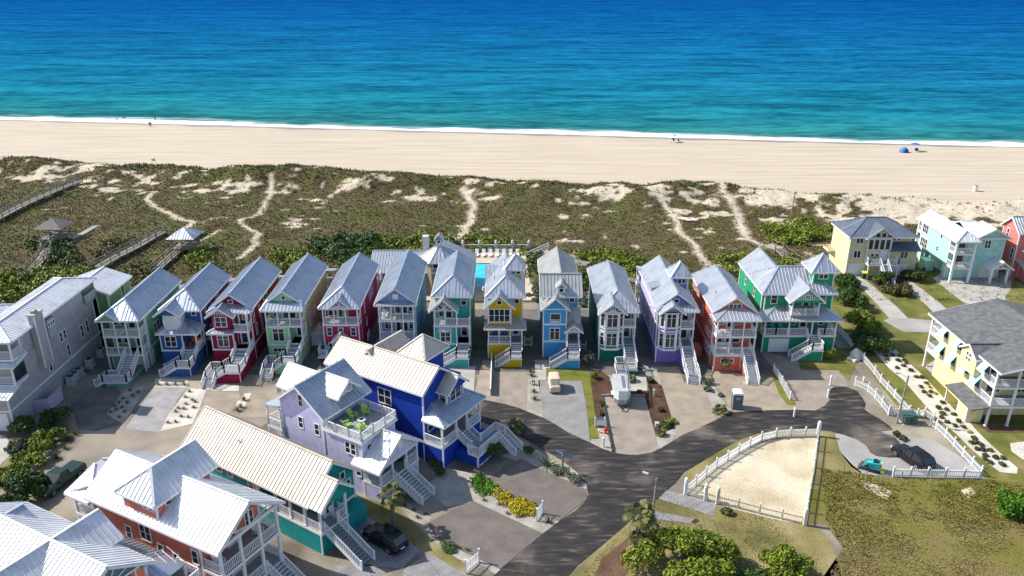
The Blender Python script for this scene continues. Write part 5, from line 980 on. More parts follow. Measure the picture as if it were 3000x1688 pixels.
def dune(x, y):
    d = TOE(x) + 9 * (fbm(x / 14, y * 0 + 3.1, 5, 3) - .5) - y
    ridge = 3.4 * np.exp(-((d - 8) / 6.5) ** 2) * (.35 + 1.1 * fbm(x / 15, y / 15, 1, 3)) * (1 - .45 * np.clip((x - 45) / 30, 0, 1))
    roll = np.clip((y - 119) / 9, 0, 1) * (1.5 * fbm(x / 11, y / 8, 2, 4) + .25)
    small = .5 * (fbm(x / 2.6, y / 2.6, 9, 3) - .5) * np.clip((y - 120) / 6, 0, 1)
    h = (ridge + roll + small) * np.clip(d / 4, 0, 1)
    flat = np.maximum(np.clip((x - 45) / 3, 0, 1) * np.clip((139 - y) / 3, 0, 1), np.clip((x + 24) / 2, 0, 1) * np.clip((4 - x) / 2, 0, 1) * np.clip((144 - y) / 3, 0, 1))
    h = np.maximum(h, .06) * (1 - flat) - .15 * flat; h = np.where(y < 120.5, np.where(y < 119, -.05, np.minimum(h, .03)), h)
    h = np.where(d < 0, -.4 + .25 * np.clip(1 + d, 0, 1), h - .12 * np.clip(1 - d / 4, 0, 1))
    return h, d
def bare(x, y, d):
    p = .45 * fbm(x / 9, y / 6, 20, 3) + .55 * fbm(x / 2.6, y / 1.9, 26, 4) + .16 * np.exp(-((d - 12) / 12) ** 2) + .30 * np.clip((x - 50) / 45, 0, 1) * np.clip((26 - d) / 14, 0, 1) - .05 * np.clip((d - 35) / 25, 0, 1)
    s = np.clip((p - .67) / .05, 0, 1); s = np.maximum(s, np.clip(1.25 - pathd(x, y) + .5 * (fbm(x * 1.2, y * 1.2, 4, 2) - .5), 0, 1))
    return np.maximum(s, np.clip(1.6 - d / 1.6, 0, 1) * np.clip(1.9 * fbm(x / 3.0, y / 3.0, 31, 3) - .25, 0, 1))
gx, gy = np.meshgrid(np.arange(-175, 175.1, .6), np.arange(117, 224, .6)); gz, gd = dune(gx, gy); ny, nx = gx.shape
V = np.stack([gx, gy, gz], -1).reshape(-1, 3); I = np.arange(ny * nx).reshape(ny, nx); F = np.stack([I[:-1, :-1], I[:-1, 1:], I[1:, 1:], I[1:, :-1]], -1).reshape(-1, 4)
m, t, b = nodes('dune_cover'); c = coords(t); a = t.nodes.new('ShaderNodeAttribute'); a.attribute_name = 'sand'
o1, f1 = noise_mix(t, c, [(.075, .058, .03), (.105, .085, .042), (.085, .09, .028)], .12, 6); o2, f2 = noise_mix(t, c, [(.42, .36, .27), (.58, .50, .39)], 1.5, 6)
t.links.new(mixc(t, a.outputs['Fac'], o1, o2), b.inputs['Base Color']); b.inputs['Roughness'].default_value = .95; setspec(b, .1); bump(t, b, f2, .6, .15)
D = npmesh('dunes', V, F, m, smooth=True); tag(D, kind='structure'); at_ = D.data.attributes.new('sand', 'FLOAT', 'POINT'); gs = bare(gx, gy, gd); at_.data.foreach_set('value', gs.ravel().astype(np.float32))
# grass tufts: thin bent blades, far too many to count
rng = np.random.default_rng(3)
def tufts(name, P, size, mat, blades=5, label=None, cat=None):
    n = len(P); k = blades; ang = rng.uniform(0, 2 * np.pi, (n, k)); ln = size[:, None] * rng.uniform(.6, 1.2, (n, k)); tilt = rng.uniform(.25, 1.0, (n, k))
    dx, dy = np.cos(ang) * np.sin(tilt), np.sin(ang) * np.sin(tilt); w_ = ln * .16
    b0 = P[:, None, :] + np.stack([dx * .12 * ln, dy * .12 * ln, 0 * ln], -1); sd = np.stack([-np.sin(ang) * w_, np.cos(ang) * w_, 0 * w_], -1)
    tip = b0 + np.stack([dx * ln, dy * ln, np.cos(tilt) * ln * .8], -1)
    V = np.stack([b0 - sd, b0 + sd, tip], 2).reshape(-1, 3); F = np.arange(len(V)).reshape(-1, 3)
    return tag(npmesh(name, V, F, mat), label, cat, kind='stuff')
N = 150000; x = rng.uniform(-165, 165, N); y = rng.uniform(118, 215, N); z, d = dune(x, y); keep = (d > -1.5) & (rng.random(N) > bare(x, y, d) * .93) & (d < 78); x, y, z, d = x[keep], y[keep], z[keep], d[keep]
pick = fbm(x / 12, y / 9, 40, 4) + .16 * (rng.random(len(x)) - .5) - .0018 * (d - 30); A = np.stack([x, y, z - .03], -1)
DGM = leafmat('dune_brown_grass', [(.13, .10, .045), (.20, .155, .07), (.25, .20, .10), (.15, .13, .05)]); DGO = leafmat('dune_olive_grass', [(.11, .115, .03), (.17, .16, .05), (.22, .2, .075)]); DGG = leafmat('dune_green_scrub', [(.07, .11, .018), (.12, .155, .025), (.17, .19, .035)])
for nm, sel, mt, lb in (('dune_grass', pick > .53, DGM, 'brown dry dune grass spread over the dunes'), ('dune_grass', (pick <= .53) & (pick > .41), DGO, 'olive dune grass mixed through the dunes'), ('dune_scrub', pick <= .41, DGG, 'green low scrub patches on the dunes')):
    sz = rng.uniform(.28, .6, sel.sum()) * (1 + .5 * np.exp(-((d[sel] - 5) / 5) ** 2)); tufts(nm, A[sel], sz, mt, 5, lb, 'dune grass')
# ------------------------------------------------------------------ foliage
def leaves(lobes, n, size, seed=0, flat=.5, fill=.55):
    g = np.random.default_rng(seed); L = np.array(lobes, float); vol = L[:, 3] * L[:, 4] + L[:, 5] * (L[:, 3] + L[:, 4]) / 2; k = g.choice(len(L), n, p=vol / vol.sum())
    d = g.normal(size=(n, 3)); d /= np.linalg.norm(d, axis=1)[:, None]; d[:, 2] = np.where(d[:, 2] < -.35, -d[:, 2], d[:, 2])
    r = fill + (1 - fill) * g.random(n) ** .5; r *= 1 + .16 * np.sin(d[:, 0] * 7 + k) * np.cos(d[:, 1] * 6 + k * 2)
    P = L[k, :3] + d * L[k, 3:6] * r[:, None]; P[:, 2] = np.maximum(P[:, 2], .03)
    nrm = d * flat + g.normal(size=(n, 3)) * .5 + np.array([0, 0, .25]); nrm /= np.linalg.norm(nrm, axis=1)[:, None]
    a = np.cross(nrm, g.normal(size=(n, 3))); a /= np.linalg.norm(a, axis=1)[:, None]; b = np.cross(nrm, a); s = size * g.uniform(.6, 1.3, n)[:, None]
    V = np.stack([P - a * s, P + b * s * .55, P + a * s, P - b * s * .55], 1).reshape(-1, 3); return V, np.arange(4 * n).reshape(-1, 4)
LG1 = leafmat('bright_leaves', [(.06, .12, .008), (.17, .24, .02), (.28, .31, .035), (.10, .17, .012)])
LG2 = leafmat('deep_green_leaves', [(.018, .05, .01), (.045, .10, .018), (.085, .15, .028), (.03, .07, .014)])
LG3 = leafmat('olive_leaves', [(.05, .06, .018), (.10, .105, .03), (.15, .145, .05)])
LG4 = leafmat('grey_green_leaves', [(.06, .085, .05), (.12, .15, .09), (.17, .20, .13)])
LYF = leafmat('yellow_flowers', [(.55, .42, .01), (.70, .55, .02), (.42, .36, .02), (.12, .16, .02)])
LGR = leafmat('ground_cover_leaves', [(.04, .13, .005), (.09, .22, .01), (.06, .16, .008)])
LOR = leafmat('rust_leaves', [(.25, .10, .04), (.35, .17, .06), (.14, .10, .03)])
BARK = plain('bark', (.12, .09, .065), .9, var=.35, scale=8); PBARK = plain('palm_bark', (.20, .165, .125), .9, var=.4, scale=12)
def lump(R_, H_, k, seed):
    g = random.Random(seed); L = [(0, 0, H_ * .45, R_ * .72, R_ * .72, H_ * .5)]
    for i in range(k):
        a = g.uniform(0, 6.28); q = g.uniform(.35, .7) * R_; s = g.uniform(.3, .5) * R_; L.append((q * math.cos(a), q * math.sin(a), g.uniform(.3, .75) * H_, s, s, s * .85))
    return L
PROTO = {}
def shrub(px, py, r, hgt, mat, label, group=None, name='shrub', cat='shrub', z=0.0, xy=None):
    key = (mat.name, round(r * 2), name)
    x, y = xy or at(px, py, z)
    if key not in PROTO:
        R0 = max(.3, round(r * 2) / 2); v = len(PROTO); V, F = leaves(lump(R0, R0 * 1.3, 7, v), int(260 + 420 * R0 * R0), .10 + .03 * R0, v)
        o = npmesh(name, V, F, mat); PROTO[key] = (o, R0)
    else:
        o = PROTO[key][0].copy(); COL.objects.link(o)
    R0 = PROTO[key][1]; o.location = (x, y, z); o.rotation_euler = (0, 0, random.uniform(0, 6.28)); o.scale = (r / R0, r / R0, hgt / (R0 * 1.3)); o.name = name
    for k_ in ('label', 'category', 'group'):
        if k_ in o: del o[k_]
    return tag(o, label, cat, group)
def tree(name, label, x, y, lobes, n, size, mat, trunk_h, seed, group=None, cat='tree', tr=.16, z0=0):
    t = thing(name, label, cat, (x, y, z0), 0, group); V, F = leaves(lobes, n, size, seed, fill=.45); npmesh('crown', V, F, mat, t)
    m = MB()
    for k, l in enumerate(lobes[:7]): m.tube((0.1 * k * (-1) ** k, 0, 0), (l[0] * .7, l[1] * .7, max(.4, l[2] * .9)), tr, tr * .35, 6)
    m.build('trunk', BARK, t); return t
FROND = leafmat('palm_frond', [(.05, .085, .02), (.10, .13, .03), (.17, .17, .06), (.24, .21, .10)])
AGV = leafmat('agave_leaf', [(.11, .16, .10), (.18, .22, .15), (.26, .29, .19)]); YUC = leafmat('yucca_leaf', [(.03, .065, .015), (.07, .11, .025), (.15, .16, .05)])
def palm(label, x, y, hgt, cr, seed, group=None, dead=True, name='palm_tree', rt=.15, nf=26):
    g = random.Random(seed); t = thing(name, label, 'palm tree', (x, y, 0), 0, group); lean = g.uniform(-.08, .08)
    m = MB(); n = max(3, int(hgt / .22))
    for k in range(n):
        z0, z1 = hgt * k / n, hgt * (k + 1) / n; m.tube((lean * z0, 0, z0), (lean * z1, 0, z1 + .03), rt * 1.05, rt * 1.3, 9)
    m.build('trunk', PBARK, t); V = []; F = []
    def fan(c, a, e, L, fan_w):
        d = Vector((math.cos(a) * math.cos(e), math.sin(a) * math.cos(e), math.sin(e))); s = Vector((-math.sin(a), math.cos(a), 0)); u = d.cross(s)
        p0 = Vector(c); p1 = p0 + d * L * .5; V.extend([p0 - s * .02, p0 + s * .02, p1 + s * .02, p1 - s * .02]); F.append([len(V) - 4 + i for i in range(4)])
        for j in range(9):
            b = (j - 4) / 4 * fan_w; q = (d * math.cos(b) + s * math.sin(b)); w_ = s * math.cos(b) - d * math.sin(b); l = L * .55 * (1 - .25 * abs(j - 4) / 4); mid = p1 + q * l * .55; tip = p1 + q * l + Vector((0, 0, -.22 * l - .1 * L))
            V.extend([p1, mid + w_ * .055 * L, tip, mid - w_ * .055 * L]); F.append([len(V) - 4 + i for i in range(4)])
    top = (lean * hgt, 0, hgt)
    for k in range(nf): fan(top, k * 2.4 + g.uniform(-.2, .2), math.radians(70 - 105 * (k / nf) + g.uniform(-8, 8)), cr * g.uniform(.8, 1.05), 1.1)
    npmesh('crown', V, F, FROND, t); return t
def rosette(label, x, y, L, n, mat, name='agave', cat='plant', group=None, seed=1, wd=.09, z=0.0):
    g = random.Random(seed); V = []; F = []
    for k in range(n):
        a = k * 2.4; e = math.radians(85 - 75 * (k / n) + g.uniform(-6, 6)); l = L * g.uniform(.8, 1.1); d = Vector((math.cos(a) * math.cos(e), math.sin(a) * math.cos(e), math.sin(e))); s = Vector((-math.sin(a), math.cos(a), 0)) * wd * L
        m_ = d * l * .5; tp = d * l; V.extend([-s * .5, s * .5, m_ + s * .6 + Vector((0, 0, -.02)), m_ - s * .6, tp]); b = len(V) - 5; F += [[b, b + 1, b + 2, b + 3], [b + 3, b + 2, b + 4, b + 4]]
    F = [f if f[2] != f[3] else [f[0], f[1], f[2], f[2]] for f in F]
    me = bpy.data.meshes.new(name); me.from_pydata([tuple(v) for v in V], [], [tuple(dict.fromkeys(f)) for f in F]); me.materials.append(mat); o = bpy.data.objects.new(name, me); COL.objects.link(o); o.location = (x, y, z)
    return tag(o, label, cat, group)
def inside(px, py, poly):
    r = False; n = len(poly); j = n - 1
    for i in range(n):
        if (poly[i][1] > py) != (poly[j][1] > py) and px < (poly[j][0] - poly[i][0]) * (py - poly[i][1]) / (poly[j][1] - poly[i][1]) + poly[i][0]: r = not r
        j = i
    return r
def thicket(pts, rad, mat, label, seed, dens=9, size=.26, hz=.9, name='thicket', gap=1.5):
    P = [ov(x, y, .8) for x, y in pts]; g = random.Random(seed); x0, x1 = min(p[0] for p in P), max(p[0] for p in P); y0, y1 = min(p[1] for p in P), max(p[1] for p in P); L = []
    n = int((x1 - x0) * (y1 - y0) / (gap * gap)) + 3
    for _ in range(n):
        x, y = g.uniform(x0, x1), g.uniform(y0, y1)
        if inside(x, y, P):
            zz = float(dune(np.array([x]), np.array([y]))[0][0]) if y > 119 else 0; r = g.uniform(.6, 1.1) * rad; L.append((x, y, max(zz, 0) + r * hz * .35, r, r, r * hz))
    if not L: return
    area = sum(l[3] ** 2 for l in L); V, F = leaves(L, int(area * dens * 6), size, seed, fill=.6); return tag(npmesh(name, V, F, mat), label, 'thicket', kind='stuff')
for k, (pts, rad, mt, lb) in enumerate((
    (((-40, 700), (120, 690), (235, 682), (175, 745), (-40, 770)), 1.5, LG1, 'bright green thicket behind the tall grey house at the left edge'), (((40, 615), (130, 600), (190, 625), (120, 650)), 1.0, LG2, 'dark scrub below the shingled gazebo'), (((110, 660), (190, 640), (215, 680), (130, 700)), 1.2, LG2, 'dark scrub left of the boardwalk'),
    (((250, 625), (330, 600), (350, 620), (280, 665), (235, 670)), 1.0, LG3, 'olive scrub beside the middle boardwalk'), (((460, 650), (520, 635), (560, 655), (540, 690), (480, 690)), 1.2, LG1, 'bright scrub right of the metal roofed gazebo'), (((320, 670), (400, 660), (420, 690), (330, 720)), .9, LG3, 'olive scrub behind the pale green house'),
    (((670, 645), (760, 625), (800, 660), (760, 690), (690, 690)), 1.2, LG1, 'bright scrub behind the lime house'), (((770, 632), (850, 612), (945, 606), (955, 650), (940, 720), (860, 680), (830, 660)), 1.9, LG2, 'dark green thicket between the lime house and the clubhouse'), (((940, 604), (1090, 603), (1085, 640), (950, 640)), 1.2, LG1, 'bright scrub behind the clubhouse'),
    (((1105, 605), (1200, 598), (1330, 625), (1320, 633), (1130, 628)), 1.1, LG1, 'bright scrub behind the pool fence'), (((1330, 640), (1362, 640), (1362, 700), (1322, 700)), 1.0, LG2, 'dark hedge between the yellow and sky blue houses'), (((1430, 640), (1530, 632), (1590, 648), (1610, 690), (1480, 665)), 1.1, LG1, 'bright scrub behind the dark teal house'), (((1445, 670), (1480, 680), (1482, 730), (1445, 720)), .9, LG2, 'dark hedge right of the sky blue house'),
    (((1560, 660), (1612, 655), (1612, 705), (1560, 690)), .9, LG1, 'bright bushes left of the violet house'), (((1770, 665), (1880, 650), (1990, 640), (2040, 660), (2060, 690), (1880, 700), (1830, 690)), 1.2, LG1, 'bright green thicket behind the coral house'), (((1925, 578), (2010, 562), (2085, 562), (2085, 600), (1990, 628), (1925, 610)), 1.3, LG1, 'bright green thicket left of the pale yellow house'), (((2280, 590), (2320, 580), (2320, 620), (2290, 620)), 1.0, LG2, 'dark scrub between the pale yellow and mint houses'))):
    thicket(pts, rad, mt, lb, 50 + k)
# ---- trees and big bushes
def clump(n, sx, sy, h, r, seed):
    g = random.Random(seed); L = []
    for k in range(n):
        a = g.uniform(0, 6.28); q = g.random() ** .5; x, y = math.cos(a) * q * sx, math.sin(a) * q * sy; rr = r * g.uniform(.6, 1.15); L.append((x, y, max(rr * .7, (h - rr) * (1 - .55 * q * q) * g.uniform(.75, 1.05)), rr, rr, rr * .8))
    return L
x, y = ov(1715, 1432, 0); tree('oak_bush', 'large spreading bright green bush at the bottom edge right of the red mulch', x, y, clump(26, 4.6, 2.8, 4.0, 1.25, 1), 15000, .15, LG1, 2, 1, cat='bush')
x, y = ov(1890, 1470, 0); tree('oak_bush', 'lower dark skirt of bushes at the bottom edge between the two big bushes', x, y, clump(12, 2.8, 1.5, 1.8, .9, 2), 5000, .14, LG2, 2, 2, cat='bush')
x, y = ov(1975, 1452, 0); tree('oak_bush', 'pointed yellow green bush at the bottom edge below the sand lot', x, y, clump(12, 2.2, 1.4, 3.4, .95, 3), 6000, .14, LG1, 2, 3, cat='bush')
x, y = ov(2580, 1300, 0); tree('oak_bush', 'low bright green bush at the right edge by the weedy field', x, y, clump(14, 2.8, 3.2, 1.2, .9, 4), 5000, .15, LGR, 1, 4, cat='bush')
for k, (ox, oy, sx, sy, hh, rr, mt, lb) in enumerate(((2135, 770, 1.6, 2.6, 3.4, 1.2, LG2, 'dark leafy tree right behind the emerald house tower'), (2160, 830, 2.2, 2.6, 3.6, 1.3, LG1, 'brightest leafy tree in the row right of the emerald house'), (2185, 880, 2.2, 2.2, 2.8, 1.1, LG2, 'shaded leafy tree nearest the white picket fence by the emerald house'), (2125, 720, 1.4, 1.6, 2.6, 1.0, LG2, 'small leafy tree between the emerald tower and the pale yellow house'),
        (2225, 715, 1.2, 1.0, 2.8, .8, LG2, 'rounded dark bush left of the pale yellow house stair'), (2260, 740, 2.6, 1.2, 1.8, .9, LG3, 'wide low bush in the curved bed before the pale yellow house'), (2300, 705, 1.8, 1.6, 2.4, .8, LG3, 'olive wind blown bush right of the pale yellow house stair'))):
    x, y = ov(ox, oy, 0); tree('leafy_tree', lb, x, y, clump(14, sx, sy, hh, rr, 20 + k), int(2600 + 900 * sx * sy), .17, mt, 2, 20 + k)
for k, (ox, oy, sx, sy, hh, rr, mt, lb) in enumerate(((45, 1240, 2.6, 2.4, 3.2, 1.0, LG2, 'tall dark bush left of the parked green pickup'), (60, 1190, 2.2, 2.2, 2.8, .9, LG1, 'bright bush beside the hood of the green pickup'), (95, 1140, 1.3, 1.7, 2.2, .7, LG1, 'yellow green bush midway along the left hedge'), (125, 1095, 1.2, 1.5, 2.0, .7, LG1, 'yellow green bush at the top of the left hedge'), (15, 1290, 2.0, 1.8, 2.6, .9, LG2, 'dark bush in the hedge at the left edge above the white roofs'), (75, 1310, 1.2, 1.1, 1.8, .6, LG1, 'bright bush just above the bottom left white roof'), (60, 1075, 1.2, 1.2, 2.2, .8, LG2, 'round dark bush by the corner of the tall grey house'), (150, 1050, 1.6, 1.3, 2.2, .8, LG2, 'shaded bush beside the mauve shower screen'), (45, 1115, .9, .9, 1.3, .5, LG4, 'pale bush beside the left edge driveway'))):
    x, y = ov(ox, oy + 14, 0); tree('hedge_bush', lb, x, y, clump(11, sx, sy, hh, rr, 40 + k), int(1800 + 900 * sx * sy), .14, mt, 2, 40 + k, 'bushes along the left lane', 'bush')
for px, py, h_, cr, lb, g_ in ((1170, 1386, 1.7, 1.5, 'short palm with sunlit fronds before the cobalt house', None), (1152, 1541, 3.6, 1.5, 'tall palm beside the lavender house stair', None), (1857, 1625, 4.4, 1.8, 'tallest palm with wide crown left of the lamp post', None), (1863, 1640, 2.2, 1.1, 'short palm under the crown of the tallest palm', None), (1920, 1600, 2.6, .45, 'slim half dead palm right of the lamp post', None), (2127, 1092, 1.5, .75, 'small palm against the coral house garage wall', None)):
    x, y = at(px, py); palm(lb, x, y, h_, cr, int(px), g_, rt=.12 if cr < .9 else .17, nf=12 if cr < .5 else 26)
for px, py, h_, cr, lb in ((1512, 1262, .7, 1.3, 'wide fan palm clump at the road edge by the cobalt house stair'), (1849, 1117, .3, .9, 'fan palm clump before the dark teal house stair'), (1936, 1275, .2, .8, 'fan palm low in the brown mulch nearest the road'), (2110, 1208, .2, 1.2, 'bushy fan palm beside the portable toilet'), (1948, 1250, .2, .9, 'fan palm among the mulch bed shrubs beside the violet house drive')):
    x, y = at(px, py); palm(lb, x, y, h_, cr, int(px), None, name='fan_palm', rt=.1, nf=34)
x, y = at(1602, 1367); rosette('large grey agave at the corner of the gravel bed by the street sign', x, y, 1.5, 30, AGV, seed=3)
for px, py, lb in ((1606, 1532, 'small dark agave beside the low white sign panel'),): x, y = at(px, py); rosette(lb, x, y, .8, 22, YUC, seed=5)
for px, py, L, lb in ((1565, 1150, .7, 'yucca in the gravel strip left of the golf cart, nearest of the pair'), (1567, 1172, .8, 'yucca in the gravel strip close to the grey drive'), (1558, 1103, .8, 'yucca at the top of the gravel strip by the concrete walk'), (1555, 1090, .7, 'yellowish yucca by the yellow house drive corner')): x, y = at(px, py); rosette(lb, x, y, L, 24, YUC, 'yucca', seed=int(px))
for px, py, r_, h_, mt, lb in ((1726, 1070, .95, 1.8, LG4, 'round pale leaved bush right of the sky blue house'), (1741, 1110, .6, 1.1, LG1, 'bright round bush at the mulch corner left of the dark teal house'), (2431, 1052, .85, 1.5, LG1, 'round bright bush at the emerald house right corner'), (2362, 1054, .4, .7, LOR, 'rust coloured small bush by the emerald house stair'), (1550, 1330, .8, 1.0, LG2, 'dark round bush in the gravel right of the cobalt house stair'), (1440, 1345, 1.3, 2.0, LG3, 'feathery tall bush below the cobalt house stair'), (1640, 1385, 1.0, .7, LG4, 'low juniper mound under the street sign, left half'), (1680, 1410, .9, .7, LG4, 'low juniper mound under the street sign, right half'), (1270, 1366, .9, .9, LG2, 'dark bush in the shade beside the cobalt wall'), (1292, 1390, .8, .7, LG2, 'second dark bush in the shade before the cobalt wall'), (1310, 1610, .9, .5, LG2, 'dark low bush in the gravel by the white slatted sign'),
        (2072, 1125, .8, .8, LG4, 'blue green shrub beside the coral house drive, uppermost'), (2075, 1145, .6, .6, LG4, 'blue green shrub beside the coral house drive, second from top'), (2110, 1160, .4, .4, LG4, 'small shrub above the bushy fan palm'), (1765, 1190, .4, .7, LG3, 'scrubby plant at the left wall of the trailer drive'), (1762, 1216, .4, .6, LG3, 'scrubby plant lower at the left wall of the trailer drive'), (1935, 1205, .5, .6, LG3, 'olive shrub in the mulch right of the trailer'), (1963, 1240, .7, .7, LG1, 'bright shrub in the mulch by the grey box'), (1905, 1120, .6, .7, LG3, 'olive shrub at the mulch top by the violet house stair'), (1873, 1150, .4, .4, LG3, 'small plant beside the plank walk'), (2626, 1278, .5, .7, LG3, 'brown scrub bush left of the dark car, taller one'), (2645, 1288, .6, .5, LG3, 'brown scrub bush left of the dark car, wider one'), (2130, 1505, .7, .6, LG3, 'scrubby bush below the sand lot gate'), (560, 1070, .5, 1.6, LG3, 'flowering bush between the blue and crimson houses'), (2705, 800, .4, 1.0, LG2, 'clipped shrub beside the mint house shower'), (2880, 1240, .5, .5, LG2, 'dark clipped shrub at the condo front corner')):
    shrub(px, py, r_, h_, mt, lb)
GT = leafmat('tussock_grass', [(.10, .12, .03), (.17, .17, .05), (.22, .20, .08)])
def tussock(px, py, s, label, group):
    x, y = at(px, py)
    if 't' not in PROTO: PROTO['t'] = rosette(label, x, y, 1.0, 60, GT, 'grass_clump', 'plant', group, 9, .035); o = PROTO['t']
    else: o = PROTO['t'].copy(); COL.objects.link(o); o['label'] = label; o['group'] = group
    o.location = (x, y, 0); o.scale = (s, s, s * .9); o.rotation_euler = (0, 0, px)
for k in range(4): tussock(*r1((1145 + 62 * k, 70))[0], .75, 'green grass clump in the row of four before the blue house', 'grass clumps before the blue house')
for p in r1((1370, 120), (1340, 160), (1390, 180), (1345, 210), (1410, 195), (1290, 240), (1330, 245), (1400, 235), (1270, 265), (1310, 300), (1360, 305), (1215, 345), (1270, 340)): tussock(p[0], p[1], .55, 'small grass clump in the pale bed between the two sunlit drives', 'grass clumps between the drives')
for p in r1((890, 170), (860, 200), (920, 200), (830, 225), (880, 235), (960, 150), (1000, 125), (800, 270), (865, 305), (900, 265), (940, 110), (840, 250)): tussock(p[0], p[1], .55, 'small dark grass clump in the shaded bed before the pale green house', 'grass clumps in the shaded bed')
for p in r1((470, 390), (545, 430), (490, 470), (470, 530), (410, 600), (450, 440)): tussock(p[0], p[1], .9, 'tall grass clump beside the lane opposite the drives', 'grass clumps by the lane')
for p in reg(700, 1050, .31, ((20, 470), (50, 400), (-10, 500))): tussock(p[0], p[1], .9, 'dark grass clump in the gravel right of the white stair', 'grass clumps by the lime house')
for p in r4((1350, 540), (1490, 580), (1570, 665), (600, 590), (690, 630), (800, 670), (1110, 990), (1190, 1010), (720, 700)): tussock(p[0], p[1], .5, 'small tuft in the pebble beds between the paver drives', 'tufts in the pebble beds')
for p in reg(1400, 1020, .276, ((220, 230), (320, 230), (275, 225))): tussock(p[0], p[1], .35, 'small plant in the gravel edge below the yellow stair', 'plants below the yellow stair')
bedp = c6((520, 400), (640, 400), (545, 430), (600, 440), (640, 465), (590, 470), (690, 470), (720, 500), (600, 495), (680, 505), (735, 520), (715, 540), (770, 575), (670, 555), (805, 620), (850, 625), (880, 665), (840, 690), (900, 690), (860, 725), (910, 725), (940, 735), (900, 755), (990, 800), (960, 840), (1020, 850), (1070, 885), (990, 880), (985, 905), (1025, 940), (1105, 935), (1080, 965), (1140, 975), (1185, 1010), (1215, 1050), (1195, 1085), (1225, 1080), (1265, 1100), (1235, 1130), (1275, 1135), (1330, 1140), (1295, 1175), (1365, 1190), (1290, 1200), (1330, 1225), (1410, 1240), (1420, 1195))
for k, p in enumerate(bedp):
    if k in (0, 1, 18, 21, 33): shrub(p[0], p[1], .32, .3, LYF, 'small golden plant in the white gravel bed beside the condo', 'golden plants in the white gravel bed')
    elif k % 3: shrub(p[0], p[1], .38, .35, LG3, 'small olive plant in the white gravel bed beside the condo', 'olive plants in the white gravel bed')
    else: shrub(p[0], p[1], .42, .4, LG2, 'small dark green plant in the white gravel bed beside the condo', 'dark plants in the white gravel bed')
for k, p in enumerate(reg(1400, 700, .31056, ((545, 450), (540, 485), (545, 515), (548, 550), (550, 590), (980, 570), (985, 600), (985, 640), (465, 550)))): shrub(p[0], p[1], .7, .7, LG4, 'pale round shrub in the gap beside the sky blue house', 'pale shrubs beside the sky blue house')
def carpet(pts, mat, label, n, size, hz, seed, name):
    P = [at(*p) for p in pts]; g = random.Random(seed); L = []; x0, x1 = min(p[0] for p in P), max(p[0] for p in P); y0, y1 = min(p[1] for p in P), max(p[1] for p in P)
    while len(L) < 60:
        x, y = g.uniform(x0, x1), g.uniform(y0, y1)
        if inside(x, y, P): L.append((x, y, hz * .3, .5, .5, hz * g.uniform(.6, 1)))
    V, F = leaves(L, n, size, seed); return tag(npmesh(name, V, F, mat), label, 'flower bed' if 'flower' in name else 'ground cover', kind='stuff')
carpet(r4((1230, 340), (1310, 300), (1480, 440), (1330, 500), (1270, 460)), LGR, 'bright green ground cover between the gravel and the paver drive', 2600, .11, .35, 1, 'ground_cover')
carpet(r4((1450, 440), (1540, 470), (1620, 540), (1720, 530), (1830, 600), (1830, 660), (1700, 690), (1570, 640), (1500, 530), (1440, 490)), LYF, 'golden yellow flower mound beside the paver drive', 4200, .10, .5, 2, 'flower_mound')
# weeds and meadow tufts in the field at the bottom right
rng = np.random.default_rng(11); fld = [at(*p) for p in r6((350, 420), (640, 440), (1040, 510), (1900, 520), (2500, 600), (2600, 1700), (300, 1700), (560, 1180), (400, 900))]
x = rng.uniform(17, 62, 60000); y = rng.uniform(50, 78, 60000); k_ = np.array([inside(a, b_, fld) for a, b_ in zip(x, y)]); x, y = x[k_], y[k_]; dn_ = fbm(x / 5, y / 5, 77, 4); k_ = (rng.random(len(x)) < np.clip((dn_ - .33) / .2, .12, 1)) & (y > 50); x, y, dn_ = x[k_], y[k_], dn_[k_]
A = np.stack([x, y, x * 0], -1); gsel = (y + 9 * (dn_ - .5) + 2.5 * rng.normal(size=len(y))) > 63
WG = leafmat('meadow_weeds', [(.12, .12, .02), (.2, .18, .03), (.27, .23, .06), (.14, .16, .025)]); WB = leafmat('dry_weeds', [(.22, .16, .075), (.32, .25, .14), (.2, .17, .06)])
tufts('meadow_weeds', A[gsel], rng.uniform(.15, .34, gsel.sum()), WG, 5, 'green weeds covering the field below the picket fence', 'weeds'); tufts('meadow_weeds', A[~gsel], rng.uniform(.12, .28, (~gsel).sum()), WB, 5, 'brown dry weeds over the lower field at the bottom right', 'weeds')
lp = [at(*p) for p in r5((300, 1420), (600, 1100), (1000, 740), (1320, 660), (2420, 940), (2570, 1050), (2600, 1500))]; x = rng.uniform(0, 30, 26000); y = rng.uniform(52, 72, 26000); k_ = np.array([inside(a, b_, lp) for a, b_ in zip(x, y)]) & (rng.random(len(x)) < np.clip((fbm(x / 4, y / 4, 5, 3) - .4) / .2, 0, 1)); tufts('lawn_tufts', np.stack([x[k_], y[k_], 0 * x[k_] + .016], -1), rng.uniform(.07, .15, k_.sum()), leafmat('lawn_blades', [(.12, .12, .03), (.2, .175, .06), (.26, .22, .11)]), 4, 'short dry grass tufts on the lawn by the sand lot', 'grass')
